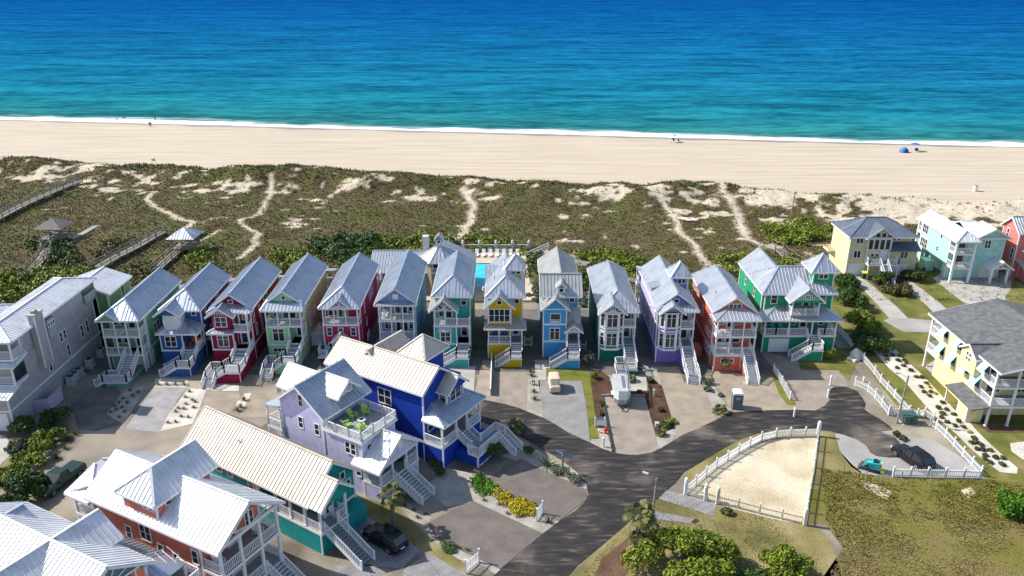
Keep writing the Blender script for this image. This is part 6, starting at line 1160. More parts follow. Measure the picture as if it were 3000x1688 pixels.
# ------------------------------------------------------------------ fences
def picket_fence(name, label, pts, h=1.0, post_h=1.25, sp=.17, ball=(), posts=True, group=None, pk=.105, z0=0.0, mat=None, cat='fence', solid=False):
    P = [Vector((*at(*p), 0)) for p in pts]; mt = mat or WHITE; o = P[0]; t = thing(name, label, cat, (o.x, o.y, z0), 0, group)
    P = [p - o for p in P]
    for k, p in enumerate(P):
        m = MB(); w = .062 if k not in ball else .16; hh = post_h if k not in ball else post_h + .35
        m.box(p.x - w, p.x + w, p.y - w, p.y + w, 0, hh); m.box(p.x - w - .02, p.x + w + .02, p.y - w - .02, p.y + w + .02, hh, hh + .05)
        if k in ball: m.ball((p.x, p.y, hh + .24), .2)
        m.build('post', mt, t)
    for a, b in zip(P, P[1:]):
        d = b - a; L = d.length; u = d / L; m = MB(); q, r = a + u * .12, b - u * .12; U = Vector((0, 0, 1))
        for zz in (.22, h - .2): m.beam(q + U * zz, r + U * zz, .05, .09)
        n = max(2, int((r - q).length / sp))
        for k in range(n + 1):
            c = q + (r - q) * (k / n); m.beam(c + U * .08, c + U * h, pk if not solid else sp * .98, .03, u)
        m.build('picket_panel', mt, t)
    return t
fa = c6((258, 300), (312, 366), (372, 432), (432, 505), (510, 598), (553, 658), (602, 710), (652, 765), (703, 822), (755, 882), (812, 905), (862, 895), (925, 930), (905, 965), (945, 985), (1012, 1045), (1072, 1110), (1135, 1180), (1200, 1250), (1262, 1315))
picket_fence('picket_fence', 'long white picket fence running diagonally beside the white gravel bed', fa)
picket_fence('picket_fence', 'white picket fence closing the bottom of the gravel lot behind the dark car', c6((1258, 1335), (1140, 1330), (1010, 1328), (884, 1326), (763, 1324), (640, 1322)))
picket_fence('picket_fence', 'short curved white picket fence around the end of the turning circle', c6((372, 680), (464, 720), (515, 768), (562, 825), (610, 888), (680, 890), (752, 888)), post_h=1.35)
picket_fence('picket_fence', 'curved white picket fence with ball topped posts along the sand lot roadside', r5((1313, 640), (1410, 555), (1508, 470), (1605, 390), (1710, 322), (1815, 255), (1920, 195), (2028, 140), (2165, 108), (2300, 98), (2440, 95), (2562, 92)), ball=(0, 11))
picket_fence('picket_fence', 'sunlit white picket fence along the lower edge of the sand lot', r5((1313, 642), (1500, 695), (1612, 728), (1810, 775), (2010, 828), (2220, 878), (2435, 928)), ball=(1, 2, 6), mat=plain('cream_paint', (.66, .62, .52), .6))
picket_fence('picket_fence', 'white picket fence down the right side of the sand lot seen end on', r5((2562, 94), (2545, 230), (2525, 390), (2500, 540), (2475, 680), (2455, 810), (2437, 926)))
picket_fence('picket_fence', 'short white board fence between the coral and emerald drives', r8((960, 250), (1005, 315), (1050, 385), (1092, 455), (1140, 552)), post_h=1.15, solid=True)
picket_fence('gate', 'white picket gate in the dark gap right of the yellow house', reg(1400, 700, .31056, ((440, 1012), (508, 1012))), h=1.3, post_h=1.5, cat='gate')
picket_fence('gate', 'white picket gate in the dark gap right of the sky blue house', reg(1400, 700, .31056, ((968, 1045), (1016, 1045))), h=1.0, post_h=1.2, cat='gate')
picket_fence('sign_panel', 'white slatted entrance sign beside the yellow flower mound', r4((1842, 732), (1896, 660)), h=1.35, post_h=1.5, sp=.2, cat='sign')
picket_fence('sign_panel', 'white slatted entrance sign at the bottom beside the plank drive', r4((1175, 1226), (1298, 1120)), h=1.25, post_h=1.5, sp=.2, cat='sign')
# long rail beside the turquoise house drive
def wall_piece(name, label, a, b, h, w, mat, cat, z=0):
    p, q = at(*a), at(*b); t = MB(); o = Vector((p[0], p[1], z)); t.beam(Vector((0, 0, h / 2)), Vector((q[0] - p[0], q[1] - p[1], h / 2)), w, h); ob = t.build(name, mat); ob.location = o; return tag(ob, label, cat)
wall_piece('rail_fence', 'long white rail along the concrete drive of the turquoise house', (1437, 1160), (1441, 1052), 1.0, .12, WHITE, 'fence'); wall_piece('rail_fence', 'weathered top rail fence in the gap left of the yellow house', (1442, 1048), (1488, 905), 1.0, .12, WOOD, 'fence')
t = thing('retaining_wall', 'low timber wall edging the trailer drive', 'wall'); 
for a, b in (((1762, 1162), (1890, 1162)), ((1763, 1163), (1795, 1325))):
    p, q = at(*a), at(*b); m = MB(); m.beam((*p, .15), (*q, .15), .16, .3); m.build('timber', WOOD if a[0] == 1762 else plain('dark_green_edge', (.03, .05, .035), .7), t)
for k, (px, py) in enumerate(r6((565, 455), (772, 548), (925, 560), (1120, 560), (1402, 570))):
    x, y = at(px, py); m = MB(); m.tube((0, 0, 0), (random.uniform(-.1, .1), .05, 1.5), .05, .045, 7); m.ball((0, 0, 1.5), .05, 6, 4); o = m.build('wooden_stake', WOOD); o.location = (x, y, 0); tag(o, 'thin wooden stake standing in the weeds below the gravel lot', 'stake', 'stakes along the weedy field')
# ------------------------------------------------------------------ posts, lamps, signs
def light_pole(name, label, px, py, h, lean=(0, 0), arm=(-1, .2), mat=WOOD, r=.13, lamp=True, box=True):
    x, y = at(px, py); t = thing(name, label, 'street lamp' if lamp else 'utility pole', (x, y, 0)); m = MB(); m.tube((0, 0, 0), (lean[0], lean[1], h), r, r * .7, 10); m.build('pole', mat, t)
    if lamp:
        tp = Vector((lean[0], lean[1], h - .3)); e = tp + Vector((arm[0], arm[1], .6)); m = MB(); m.tube(tp, e, .035, .03, 6); m.build('arm', STEEL, t)
        m = MB(); u = Vector((arm[0], arm[1], .1)).normalized(); m.beam(e, e + u * .55, .26, .12); m.beam(e + u * .1 + Vector((0, 0, -.08)), e + u * .5 + Vector((0, 0, -.08)), .2, .05); m.build('lamp_head', plain('lamp_grey', (.5, .51, .52), .4), t)
    if box: m = MB(); m.box(-.32, -.12, -.15, .1, 1.1, 1.6); m.build('meter_box', plain('dark_box', (.05, .05, .05)), t)
    return t
light_pole('street_lamp', 'wooden lamp post with white lamp arm by the sand lot entrance', 1907, 1564, 6.3, (.12, 0), (-.75, .25))
light_pole('street_lamp', 'leaning wooden lamp post by the green transformer near the turning circle', 2627, 1240, 6.2, (.35, .2), (-1.0, .1), box=False)
light_pole('utility_pole', 'lone dark wooden pole standing in the dunes left of the pale yellow house', 2311, 662, 7.0, (.35, 0), lamp=False, box=False)
m = MB(); m.lathe([(.22, 0), (.22, .25), (.1, .5), (.02, .55)], (.35, 0, 6.9), 8); o = m.build('lamp_cap', STEEL); o.parent = bpy.data.objects['utility_pole']
light_pole('utility_pole', 'thin pale mast standing behind the tall grey house roof', 272, 800, 4.5, (-.2, 0), lamp=False, box=False, r=.05, mat=STEEL)
x, y = at(1648, 1387); t = thing('street_sign', 'wooden post with two blue street name blades above the junipers', 'street sign', (x, y, 0)); m = MB(); m.box(-.09, .09, -.09, .09, 0, 2.3); m.build('post', WOOD, t)
BL = plain('sign_blue', (.03, .16, .42), .4); SW = plain('sign_white', (.85, .86, .88), .4)
for (dx, dy, z) in ((-.72, .62, 2.45), (.98, -.05, 2.25)):
    m = MB(); m.beam((0, 0, z), (dx, dy, z), .03, .24); bl = m.build('sign_blade', BL, t); m = MB(); u = Vector((dx, dy, 0)).normalized(); s = Vector((-u.y, u.x, 0)) * .018; s = s if s.y < 0 else -s
    for k in range(7):
        if k == 3: continue
        c = u * (.16 + k * .1) + s + Vector((0, 0, z)); m.beam(c + Vector((0, 0, -.05)), c + Vector((0, 0, .05)), .035, .012, u); m.beam(c + u * .03 + Vector((0, 0, .03)), c + u * .07 + Vector((0, 0, -.03)), .025, .01, u)
    m.build('lettering', SW, bl)
x, y = at(1845, 1575); t = thing('notice_sign', 'small white notice board on a wooden stake beside the tallest palm', 'sign', (x, y, 0)); m = MB(); m.box(-.05, .05, -.05, .05, 0, 1.6); m.build('post', WOOD, t); m = MB(); m.box(-.22, .22, -.08, -.05, 1.1, 1.75); m.build('board', SW, t)
for px, py, lb, h in ((2326, 1222, 'white mailbox post at the left edge of the emerald drive', 1.1), (2425, 1165, 'white post by the yellow kerb end of the turning circle, farther one', 1.0), (2432, 1130, 'taller white post at the back of the turning circle', 1.3), (1768, 1310, 'white marker post in the gravel by the trailer drive', 1.1), (1916, 1160, 'pale green marker post in the mulch right of the trailer', .8), (1755, 1268, 'stub post under the white sign board by the lawn', .3), (2530, 1118, 'low white post behind the curved picket fence', .5)):
    x, y = at(px, py); m = MB(); m.box(-.09, .09, -.09, .09, 0, h); m.box(-.13, .13, -.13, .13, h, h + .06); m.prism([(-.13, -.13, h + .06), (.13, -.13, h + .06), (0, -.13, h + .16)], (0, .26, 0)); o = m.build('marker_post', WHITE if 'green' not in lb else plain('pale_green', (.45, .55, .45))); o.location = (x, y, 0); tag(o, lb, 'post')
x, y = at(1757, 1250); t = thing('sign_panel', 'white louvred sign board at the foot of the green lawn strip', 'sign', (x, y, 0)); m = MB(); [m.box(sx - .07, sx + .07, -.07, .07, 0, 1.25) for sx in (-.55, .55)]; m.build('post', WHITE, t); m = MB(); [m.box(-.48, .48, -.03, .03, .2 + k * .15, .3 + k * .15) for k in range(6)]; m.build('board', WHITE, t); m = MB(); m.box(-.4, .4, -.06, -.032, .85, 1.1); m.build('nameplate', plain('sea_blue', (.15, .4, .6)), t)
x, y = at(1774, 1270); t = thing('fire_hydrant', 'red fire hydrant in the gravel beside the trailer drive', 'hydrant', (x, y, 0)); RED = plain('hydrant_red', (.55, .02, .025), .4); m = MB(); m.lathe([(.2, 0), (.2, .06), (.13, .08), (.13, .55), (.18, .57), (.18, .62), (.14, .75), (.03, .82)], n=12); m.build('barrel', RED, t); m = MB(); m.tube((-.28, 0, .42), (.28, 0, .42), .08, n=8); m.tube((0, -.25, .36), (0, 0, .36), .1, n=8); m.build('outlet', RED, t); m = MB(); m.tube((0, 0, .82), (0, 0, .9), .05, n=6); m.build('nut', RED, t)
x, y = at(2660, 1238); t = thing('transformer', 'squat green utility box under the leaning lamp post', 'utility box', (x, y, 0)); TG = plain('utility_green', (.05, .10, .085), .5); m = MB(); m.box(-.75, .75, -.6, .6, .06, 1.1); m.prism([(-.78, -.63, 1.1), (-.78, .63, 1.1), (-.78, .63, 1.25), (-.78, -.63, 1.16)], (1.56, 0, 0)); m.build('cabinet', TG, t); m = MB(); m.box(-.9, .9, -.75, .75, 0, .06); m.build('base_slab', CONC, t); m = MB(); m.box(-.02, .02, -.62, -.6, .15, 1.05); m.box(.1, .2, -.64, -.6, .5, .7); m.build('door_seam', BLACK, t)
x, y = at(1924, 1250); m = MB(); m.box(-.2, .2, -.2, .2, 0, .5); m.box(-.23, .23, -.23, .23, .5, .56); o = m.build('utility_box', plain('beige_box', (.5, .46, .4))); o.location = (x, y, 0); tag(o, 'small beige utility box in the mulch by the violet house drive', 'utility box')
x, y = at(1563, 1128); t = thing('garden_lantern', 'square dark lantern in the gravel strip left of the golf cart', 'lantern', (x, y, 0)); m = MB(); m.box(-.18, .18, -.18, .18, 0, .06); m.box(-.18, .18, -.18, .18, .5, .58); [m.box(a - .03, a + .03, b_ - .03, b_ + .03, .06, .5) for a in (-.15, .15) for b_ in (-.15, .15)]; m.build('frame', plain('dark_metal', (.08, .075, .07), .5, .5), t); m = MB(); m.box(-.08, .08, -.08, .08, .06, .3); m.build('candle', SW, t)
# stone turtle like ornament on a plinth by the fence
x, y = at(2505, 1052); t = thing('stone_ornament', 'pale stone shell ornament on a white plinth at the picket fence', 'sculpture', (x, y, 0), 35); STN = plain('pale_stone', (.5, .49, .47), .8, var=.2); m = MB(); m.box(-1.0, .8, -.6, .6, 0, .35); m.build('plinth', WHITE, t); m = MB(); m.lathe([(.5, 0), (.72, .2), (.66, .6), (.42, 1.0), (.2, 1.25), (.05, 1.35)], (-.1, 0, .35), 9); m.ball((.6, 0, .6), .25); m.build('shell', STN, t)
# driftwood pile
x, y = at(1897, 1087); t = thing('driftwood', 'pale twisted driftwood on gravel between dark teal and violet houses', 'driftwood', (x, y, 0)); m = MB(); g = random.Random(4)
for k in range(11): a = g.uniform(0, 6.28); l = g.uniform(.5, 1.3); c0 = Vector((g.uniform(-.5, .5), g.uniform(-.3, .3), .1)); mid = c0 + Vector((math.cos(a), math.sin(a), .35)) * l * .5; m.tube(c0, mid, .08, .06, 6); m.tube(mid, mid + Vector((math.cos(a + .7), math.sin(a + .7), g.uniform(-.2, .3))) * l * .6, .06, .02, 6)
m.build('branches', plain('bleached_wood', (.5, .48, .45), .9), t)
# ------------------------------------------------------------------ vehicles
def loft(mb, secs):
    n = len(secs[0]); b = len(mb.v)
    for s in secs: mb.v += [tuple(p) for p in s]
    for i in range(len(secs) - 1):
        for k in range(n): mb.f.append((b + i * n + k, b + i * n + (k + 1) % n, b + (i + 1) * n + (k + 1) % n, b + (i + 1) * n + k))
    mb.f.append(tuple(b + k for k in range(n - 1, -1, -1))); mb.f.append(tuple(b + (len(secs) - 1) * n + k for k in range(n)))
def wheel(t, x, y, r, w=.24):
    m = MB(); m.tube((x, y - w / 2, r), (x, y + w / 2, r), r, n=20); o = m.build('wheel', BLACK, t); sg = 1 if y > 0 else -1
    m = MB(); m.tube((x, y + sg * (w / 2 - .02), r), (x, y + sg * (w / 2 + .02), r), r * .62, n=14); ri = m.build('rim', plain('alloy', (.4, .41, .43), .3, .8), o); m = MB(); m.tube((x, y + sg * (w / 2 + .02), r), (x, y + sg * (w / 2 + .03), r), r * .2, n=8); m.build('hub_cap', BLACK, o)
def car(name, label, cat, px, py, yaw, paint, kind='suv'):
    x, y = at(px, py); t = thing(name, label, cat, (x, y, 0), yaw)
    # x forward; body sections: (x, half width, bottom, belt height)
    S_ = [(-2.35, .70, .45, .80), (-2.28, .86, .30, .95), (-1.9, .93, .26, 1.02), (-.6, .95, .24, 1.0), (.7, .95, .24, .98), (1.15, .93, .24, .98), (1.9, .90, .26, .90), (2.25, .80, .32, .78), (2.36, .66, .42, .66)]
    if kind == 'pickup': S_ = [(-2.8, .86, .5, .98), (-2.72, .93, .4, 1.08), (-.6, .95, .34, 1.08), (1.0, .95, .32, 1.06), (1.7, .94, .32, 1.06), (2.5, .9, .36, 1.0), (2.72, .78, .42, .86)]
    m = MB(); loft(m, [[(xx, -w, zb), (xx, -w * 1.0, (zb + zt) / 2), (xx, -w * .9, zt), (xx, w * .9, zt), (xx, w, (zb + zt) / 2), (xx, w, zb)] for xx, w, zb, zt in S_]); m.build('body', paint, t, smooth=False)
    if kind == 'suv': c = [(-2.2, .62, .98, 1.0), (-1.85, .74, .98, 1.56), (-.6, .76, .98, 1.66), (.35, .74, .97, 1.62), (1.15, .68, .96, 1.0)]
    else: c = [(-.75, .74, 1.05, 1.1), (-.6, .74, 1.05, 1.68), (.4, .74, 1.05, 1.72), (1.35, .72, 1.04, 1.1)]
    m = MB(); loft(m, [[(xx, -.86, zb), (xx, -w, zt), (xx, w, zt), (xx, .86, zb)] for xx, w, zb, zt in c]); m.build('window_glass', PANE, t)
    m = MB(); r0, r1 = c[1], c[-2]; pts = [(q[0], q[1], q[3]) for q in c[1:-1]]
    loft(m, [[(xx, -w - .01, zt + .0), (xx, -w * .9, zt + .035), (xx, w * .9, zt + .035), (xx, w + .01, zt)] for xx, w, zt in pts])
    for sy in (-1, 1):
        for (xa, wa, za), (xb, wb, zb) in (((c[0][0], .87, .99), (c[1][0], c[1][1] + .01, c[1][3])), ((c[-1][0], .87, .97), (c[-2][0], c[-2][1] + .01, c[-2][3])), ((-.55, .875, 1.0), (-.5, c[2][1] + .015, c[2][3])), ((.42, .875, .98), (.3, c[-2][1] + .015, c[-2][3]))): m.beam((xa, sy * wa, za), (xb, sy * wb, zb), .08, .05)
    m.build('roof', paint, t)
    if kind == 'suv':
        m = MB(); [m.beam((-1.6, sy * .62, 1.69), (.2, sy * .62, 1.70), .05, .05) for sy in (-1, 1)]; m.build('roof_rail', BLACK, t)
    else:
        m = MB(); m.box(-2.65, -.85, -.78, .78, .62, .66); [m.box(-2.65, -.85, s0, s0 + .03, .66, 1.10) for s0 in (-.8, .77)]; m.build('bed_liner', BLACK, t); m = MB(); m.box(-2.7, -.8, -.83, .83, 1.08, 1.13); m.build('bed_cover', paint, t)
    wb = 1.45 if kind == 'suv' else 1.75
    for xx in (-wb + .05, wb):
        for sy in (-1, 1): wheel(t, xx, sy * .86, .37)
    e = S_[-1][0]; bk = S_[0][0]
    for sy in (-1, 1):
        m = MB(); m.box(e - .2, e - .02, sy * .68 - .16, sy * .68 + .16, .62, .74); m.build('headlight', plain('headlamp', (.7, .72, .75), .1), t); m = MB(); m.box(bk + .0, bk + .14, sy * .70 - .14, sy * .70 + .14, .72, .86); m.build('tail_light', plain('tail_red', (.35, .01, .01), .2), t)
        m = MB(); m.box(.75, .95, sy * .98 - .1, sy * .98 + .1, .98, 1.1); m.build('wing_mirror', paint, t)
    m = MB(); m.box(e - .06, e + .02, -.5, .5, .45, .6); m.build('grille', BLACK, t); m = MB(); m.box(bk - .02, bk + .06, -.25, .25, .55, .66); m.build('number_plate', SW, t); return t
PB = plain('metallic_black', (.018, .019, .024), .2, .4, .6, .05); PG = plain('dark_green_paint', (.018, .05, .04), .25, .3, .6, .05); PK = plain('black_paint', (.012, .012, .014), .2, .3, .6, .05)
a, b_ = at(2625, 1330), at(2712, 1390); car('parked_car', 'black suv parked on the grey gravel lot beside the mini loader', 'car', 2671, 1352, math.degrees(math.atan2(a[1] - b_[1], a[0] - b_[0])), PB)
a, b_ = at(1085, 1570), at(1180, 1625); car('parked_car', 'black suv in the shade beside the jade cottage stair', 'car', 1128, 1590, math.degrees(math.atan2(a[1] - b_[1], a[0] - b_[0])), PK)
a, b_ = at(215, 1385), at(140, 1440); car('pickup_truck', 'dark green pickup parked in the lane by the left hedge', 'truck', 178, 1420, math.degrees(math.atan2(b_[1] - a[1], b_[0] - a[0])), PG, 'pickup')
# covered golf cart
x, y = at(1623, 1140); t = thing('golf_cart', 'golf cart under a beige fabric cover on the grey paver drive', 'golf cart', (x, y, 0), 4); CV = plain('beige_canvas', (.62, .47, .36), .85, var=.1, scale=2)
m = MB(); loft(m, [[(-.62, yy, .28), (-.66, yy, .9), (-w, yy, zt), (-w * .6, yy, zt + .06), (w * .6, yy, zt + .06), (w, yy, zt), (.66, yy, .9), (.62, yy, .28)] for yy, w, zt in ((-1.35, .5, .95), (-1.1, .58, 1.1), (-.75, .60, 1.82), (.0, .62, 1.9), (1.0, .6, 1.88), (1.35, .52, 1.7))]); m.build('cover', CV, t)
m = MB(); m.box(-.55, .55, -1.3, 1.25, .2, .3); m.build('chassis', BLACK, t)
for sx in (-1, 1):
    for yy in (-.95, .9): m = MB(); m.tube((sx * .5 - .1, yy, .24), (sx * .5 + .1, yy, .24), .24, n=14); m.build('wheel', BLACK, t)
# cargo trailer with ladder
x, y = at(1822, 1192); t = thing('cargo_trailer', 'white and silver enclosed trailer parked on the beige paver drive', 'trailer', (x, y, 0), -3); TW = plain('trailer_white', (.66, .67, .69), .3, .1, .5, .04); TS = plain('diamond_plate', (.42, .43, .45), .3, .7, .5, .2, 20)
m = MB(); m.prism([(-.95, 4.1, .5), (-.95, .35, .5), (-.5, -.25, .5), (.5, -.25, .5), (.95, .35, .5), (.95, 4.1, .5)], (0, 0, 1.75)); m.build('box', TW, t)
m = MB(); m.prism([(-.97, 4.12, 2.25), (-.97, .33, 2.25), (-.5, -.28, 2.25), (.5, -.28, 2.25), (.97, .33, 2.25), (.97, 4.12, 2.25)], (0, 0, .06)); m.build('roof', plain('trailer_roof', (.55, .56, .57), .45, .3), t); m = MB(); m.prism([(-.96, .32, .48), (-.51, -.27, .48), (.51, -.27, .48), (.96, .32, .48)], (0, 0, .6)); m.build('stone_guard', TS, t)
m = MB(); m.beam((-.6, -.2, .42), (0, -1.3, .42), .08, .1); m.beam((.6, -.2, .42), (0, -1.3, .42), .08, .1); m.tube((0, -1.3, 0), (0, -1.3, .8), .05, n=8); m.build('tow_frame', BLACK, t); m = MB(); m.box(.0, .4, .6, 3.6, 2.315, 2.36); m.build('roof_walkway', TS, t)
for sx in (-1, 1): m = MB(); m.tube((sx * .98 - .1, 2.2, .33), (sx * .98 + .1, 2.2, .33), .33, n=16); m.build('wheel', BLACK, t); m = MB(); m.box(sx * 1.06 - .14, sx * 1.06 + .14, 1.75, 2.65, .62, .72); m.build('fender', TW, t)
x0, y0 = x, y; t2 = thing('ladder', 'aluminium ladder lying along the top right of the trailer', 'ladder', (x, y, 0), -3); m = MB()
for sx in (.62, .98): m.beam((sx, .3, 2.42), (sx + .05, 6.3, 2.75), .05, .08)
m.build('stile', STEEL, t2); m = MB(); [m.beam((.62, .5 + k * .3, 2.43 + k * .0165), (1.0, .5 + k * .3, 2.43 + k * .0165), .04, .04) for k in range(19)]; m.build('rungs', STEEL, t2)
# portable toilet
x, y = at(2157, 1194); t = thing('portable_toilet', 'grey portable toilet with white domed roof beside the bushy fan palm', 'toilet', (x, y, 0), -6); TGY = plain('toilet_grey', (.16, .175, .19), .45); m = MB(); m.box(-.55, .55, -.58, .58, .08, 2.0); [m.box(s0 - .05, s0 + .05, s1 - .05, s1 + .05, .08, 2.05) for s0 in (-.54, .54) for s1 in (-.57, .57)]; m.build('cabin', TGY, t); m = MB(); m.prism([(-.6, -.63, 2.03), (.6, -.63, 2.03), (.6, -.63, 2.16), (.35, -.63, 2.27), (-.35, -.63, 2.27), (-.6, -.63, 2.16)], (0, 1.26, 0)); m.build('roof', plain('translucent_white', (.78, .8, .82), .4), t)
m = MB(); m.box(-.42, .42, -.61, -.58, .15, 1.92); d_ = m.build('door', plain('toilet_door', (.13, .145, .16), .45), t); m = MB(); m.box(.3, .36, -.64, -.61, .95, 1.1); m.build('handle', BLACK, d_); m = MB(); m.box(-.6, .6, -.63, .63, 0, .08); m.build('skid', BLACK, t)
m = MB()
for r_, n_ in ((1.62, 5), (1.45, 4)):
    for k in range(n_): xx = -.26 + k * .13; m.box(xx, xx + .03, -.622, -.612, r_ - .06, r_ + .06); m.box(xx + .03, xx + .09, -.622, -.612, r_ + (.03 if k % 2 else -.05), r_ + (.06 if k % 2 else -.02))
m.build('lettering', SW, t)
# mini loader
x, y = at(2557, 1378); t = thing('mini_loader', 'small turquoise and yellow tracked loader on the gravel lot', 'loader', (x, y, 0), 150); TQ = plain('turquoise_paint', (.02, .42, .45), .4); YL = plain('loader_yellow', (.75, .62, .02), .4)
for sy in (-1, 1):
    m = MB(); m.prism([(-.75, sy * .45 - .11, .12), (-.55, sy * .45 - .11, 0), (.55, sy * .45 - .11, 0), (.75, sy * .45 - .11, .14), (.6, sy * .45 - .11, .36), (-.6, sy * .45 - .11, .4)], (0, .22, 0)); m.build('track', BLACK, t)
    m = MB(); m.beam((-.6, sy * .42, 1.15), (.75, sy * .42, .95), .1, .16); m.beam((.75, sy * .42, .95), (1.1, sy * .42, .3), .1, .14); m.build('lift_arm', TQ, t)
m = MB(); m.prism([(-.7, -.34, .3), (.5, -.34, .3), (.55, -.34, .8), (.1, -.34, 1.05), (-.65, -.34, 1.15)], (0, .68, 0)); m.build('body', TQ, t); m = MB(); m.box(-.78, -.7, -.3, .3, .45, 1.2); m.box(-.6, -.2, -.36, .36, .75, .85); m.build('engine_cover', YL, t); m = MB(); m.prism([(1.05, -.55, .1), (1.5, -.55, .02), (1.4, -.55, .1), (1.2, -.55, .5), (1.05, -.55, .5)], (0, 1.1, 0)); m.build('bucket', plain('worn_steel', (.1, .1, .1), .5, .6), t); m = MB(); m.box(-.35, .1, -.3, .3, 1.05, 1.3); m.build('control_panel', BLACK, t); m = MB(); m.box(-1.1, -.75, -.35, .35, .2, .28); m.build('platform', YL, t)
# wheelie bin, heat pumps
x, y = at(2530, 816); t = thing('wheelie_bin', 'dark wheelie bin with bright yellow lid by the pale yellow house', 'bin', (x, y, 0)); m = MB(); m.prism([(-.33, -.35, .08), (.33, -.35, .08), (.38, -.42, 1.05), (-.38, -.42, 1.05)], (0, .75, 0)); m.build('body', plain('bin_dark', (.03, .05, .04)), t); m = MB(); m.prism([(-.42, -.46, 1.05), (.42, -.46, 1.05), (.42, .4, 1.18), (-.42, .4, 1.18)], (0, 0, .07)); m.build('lid', plain('bin_yellow', (.6, .7, .02), .4), t); m = MB(); m.tube((-.36, .32, .1), (.36, .32, .1), .1, n=8); m.build('wheel', BLACK, t)
for k, (px, py) in enumerate(reg(0, 860, .5128, ((358, 520), (388, 500), (415, 478), (562, 360), (470, 420)))):
    x, y = at(px, py); x = max(x, -56.6); t = thing('heat_pump', 'pale outdoor air unit in the shade along the tall grey house wall', 'air unit', (x, y, 0), 0, 'air units along the grey house'); m = MB(); m.box(-.45, .45, -.45, .45, .3, 1.25); m.build('cabinet', plain('unit_grey', (.42, .43, .43)), t); m = MB(); m.tube((0, 0, 1.25), (0, 0, 1.29), .36, n=14); m.build('fan_grille', BLACK, t); m = MB(); m.box(-.6, .6, -.6, .6, 0, .3); m.build('stand', CONC, t)
# ------------------------------------------------------------------ gazebos and boardwalks
def dz(x, y): return float(dune(np.array([float(x)]), np.array([float(y)]))[0][0]) if y > 119 else 0.0
def gazebo(label, px, py, w, d, ztop, mat, rib):
    x, y = at(px, py, 1.0); z = dz(x, y); t = thing('gazebo', label, 'gazebo', (x, y, z), 0); m = MB(); m.box(-w / 2, w / 2, -d / 2, d / 2, .9, 1.0); m.build('deck', WOOD, t)
    for sx in (-1, 0, 1):
        for sy in (-1, 1): m = MB(); m.box(sx * (w / 2 - .2) - .08, sx * (w / 2 - .2) + .08, sy * (d / 2 - .2) - .08, sy * (d / 2 - .2) + .08, -.5, ztop); m.build('post', WOOD, t)
    m = MB(); W, D_ = w / 2 + .5, d / 2 + .5; A = (-(w - d) / 2 if w > d else 0, 0, ztop + 1.5); B = ((w - d) / 2 if w > d else 0.01, 0, ztop + 1.5)
    for q in ([(-W, -D_, ztop), (W, -D_, ztop), B, A], [(W, D_, ztop), (-W, D_, ztop), A, B], [(-W, D_, ztop), (-W, -D_, ztop), A], [(W, -D_, ztop), (W, D_, ztop), B]): metal_plane(m, q, sp=.5, rib=rib)
    m.build('roof', mat, t); m = MB(); m.box(-w / 2 + .3, w / 2 - .3, d / 2 - .7, d / 2 - .3, 1.35, 1.42); m.box(-w / 2 + .4, -w / 2 + .5, d / 2 - .6, d / 2 - .4, 1.0, 1.35); m.box(w / 2 - .5, w / 2 - .4, d / 2 - .6, d / 2 - .4, 1.0, 1.35); m.build('bench', WOOD, t)
    for sy in (-1, 1): m = MB(); [m.box(-w / 2 + .2, w / 2 - .2, sy * (d / 2 - .2) - .03, sy * (d / 2 - .2) + .03, zz, zz + .08) for zz in (1.4, 1.9)]; m.build('railing', WOOD, t)
gazebo('shingle roofed timber gazebo in the dunes at the left', 165, 700, 4.4, 4.2, 3.1, ground('brown_shingles', [(.16, .145, .13), (.24, .22, .20)], 2, 20), False)
gazebo('square gazebo with pale metal hip roof on a boardwalk', 549, 738, 4.0, 4.0, 3.0, GALV2, True)
def boardwalk(label, pts, w, h0, h1, rail=True, mat=WOOD, name='boardwalk', rope=False):
    P = [Vector((*at(px, py, 1.0), 0)) for px, py in pts]; L = [0]
    for a, b in zip(P, P[1:]): L.append(L[-1] + (b - a).length)
    for p, l in zip(P, L): p.z = max(dz(p.x, p.y), 0) + h0 + (h1 - h0) * l / L[-1]
    o = P[0].copy(); t = thing(name, label, 'boardwalk', o); P = [p - o for p in P]; m = MB(); pm = MB(); rm = MB()
    for a, b in zip(P, P[1:]):
        d = (b - a).normalized(); s = Vector((-d.y, d.x, 0)).normalized() * w / 2; n = max(1, int((b - a).length / .3))
        for k in range(n): c = a + (b - a) * ((k + .5) / n); m.beam(c - s, c + s, .27, .05)
        k2 = max(1, int((b - a).length / 2.2))
        for sg in (-1, 1):
            m.beam(a + s * sg * .95 + Vector((0, 0, -.14)), b + s * sg * .95 + Vector((0, 0, -.14)), .06, .2)
            if rail and not rope:
                for zz in (.5, 1.0): rm.beam(a + s * sg + Vector((0, 0, zz)), b + s * sg + Vector((0, 0, zz)), .05, .12)
            for k in range(k2 + 1):
                c = a + (b - a) * (k / k2) + s * sg; pm = MB(); pm.box(c.x - .06, c.x + .06, c.y - .06, c.y + .06, c.z - 2.0, c.z + (1.05 if rail else 0)); pm.build('post', WOOD, t)
                if rope and k < k2:
                    e = a + (b - a) * ((k + 1) / k2) + s * sg
                    for j in range(5):
                        f0, f1 = j / 5, (j + 1) / 5; q = lambda f: c + (e - c) * f + Vector((0, 0, 1.0 - .25 * 4 * f * (1 - f))); rm.tube(q(f0), q(f1), .03, n=5)
    m.build('deck', mat, t)
    if rail: rm.build('rope' if rope else 'handrail', plain('rope', (.35, .29, .2), .9) if rope else WOOD, t)
lft = lambda *p: reg(0, 300, .37956, p)
boardwalk('long weathered boardwalk climbing the dunes at the far left', lft((-120, 985), (0, 930), (150, 840), (320, 755), (470, 690), (620, 640)), 1.7, .9, .7)
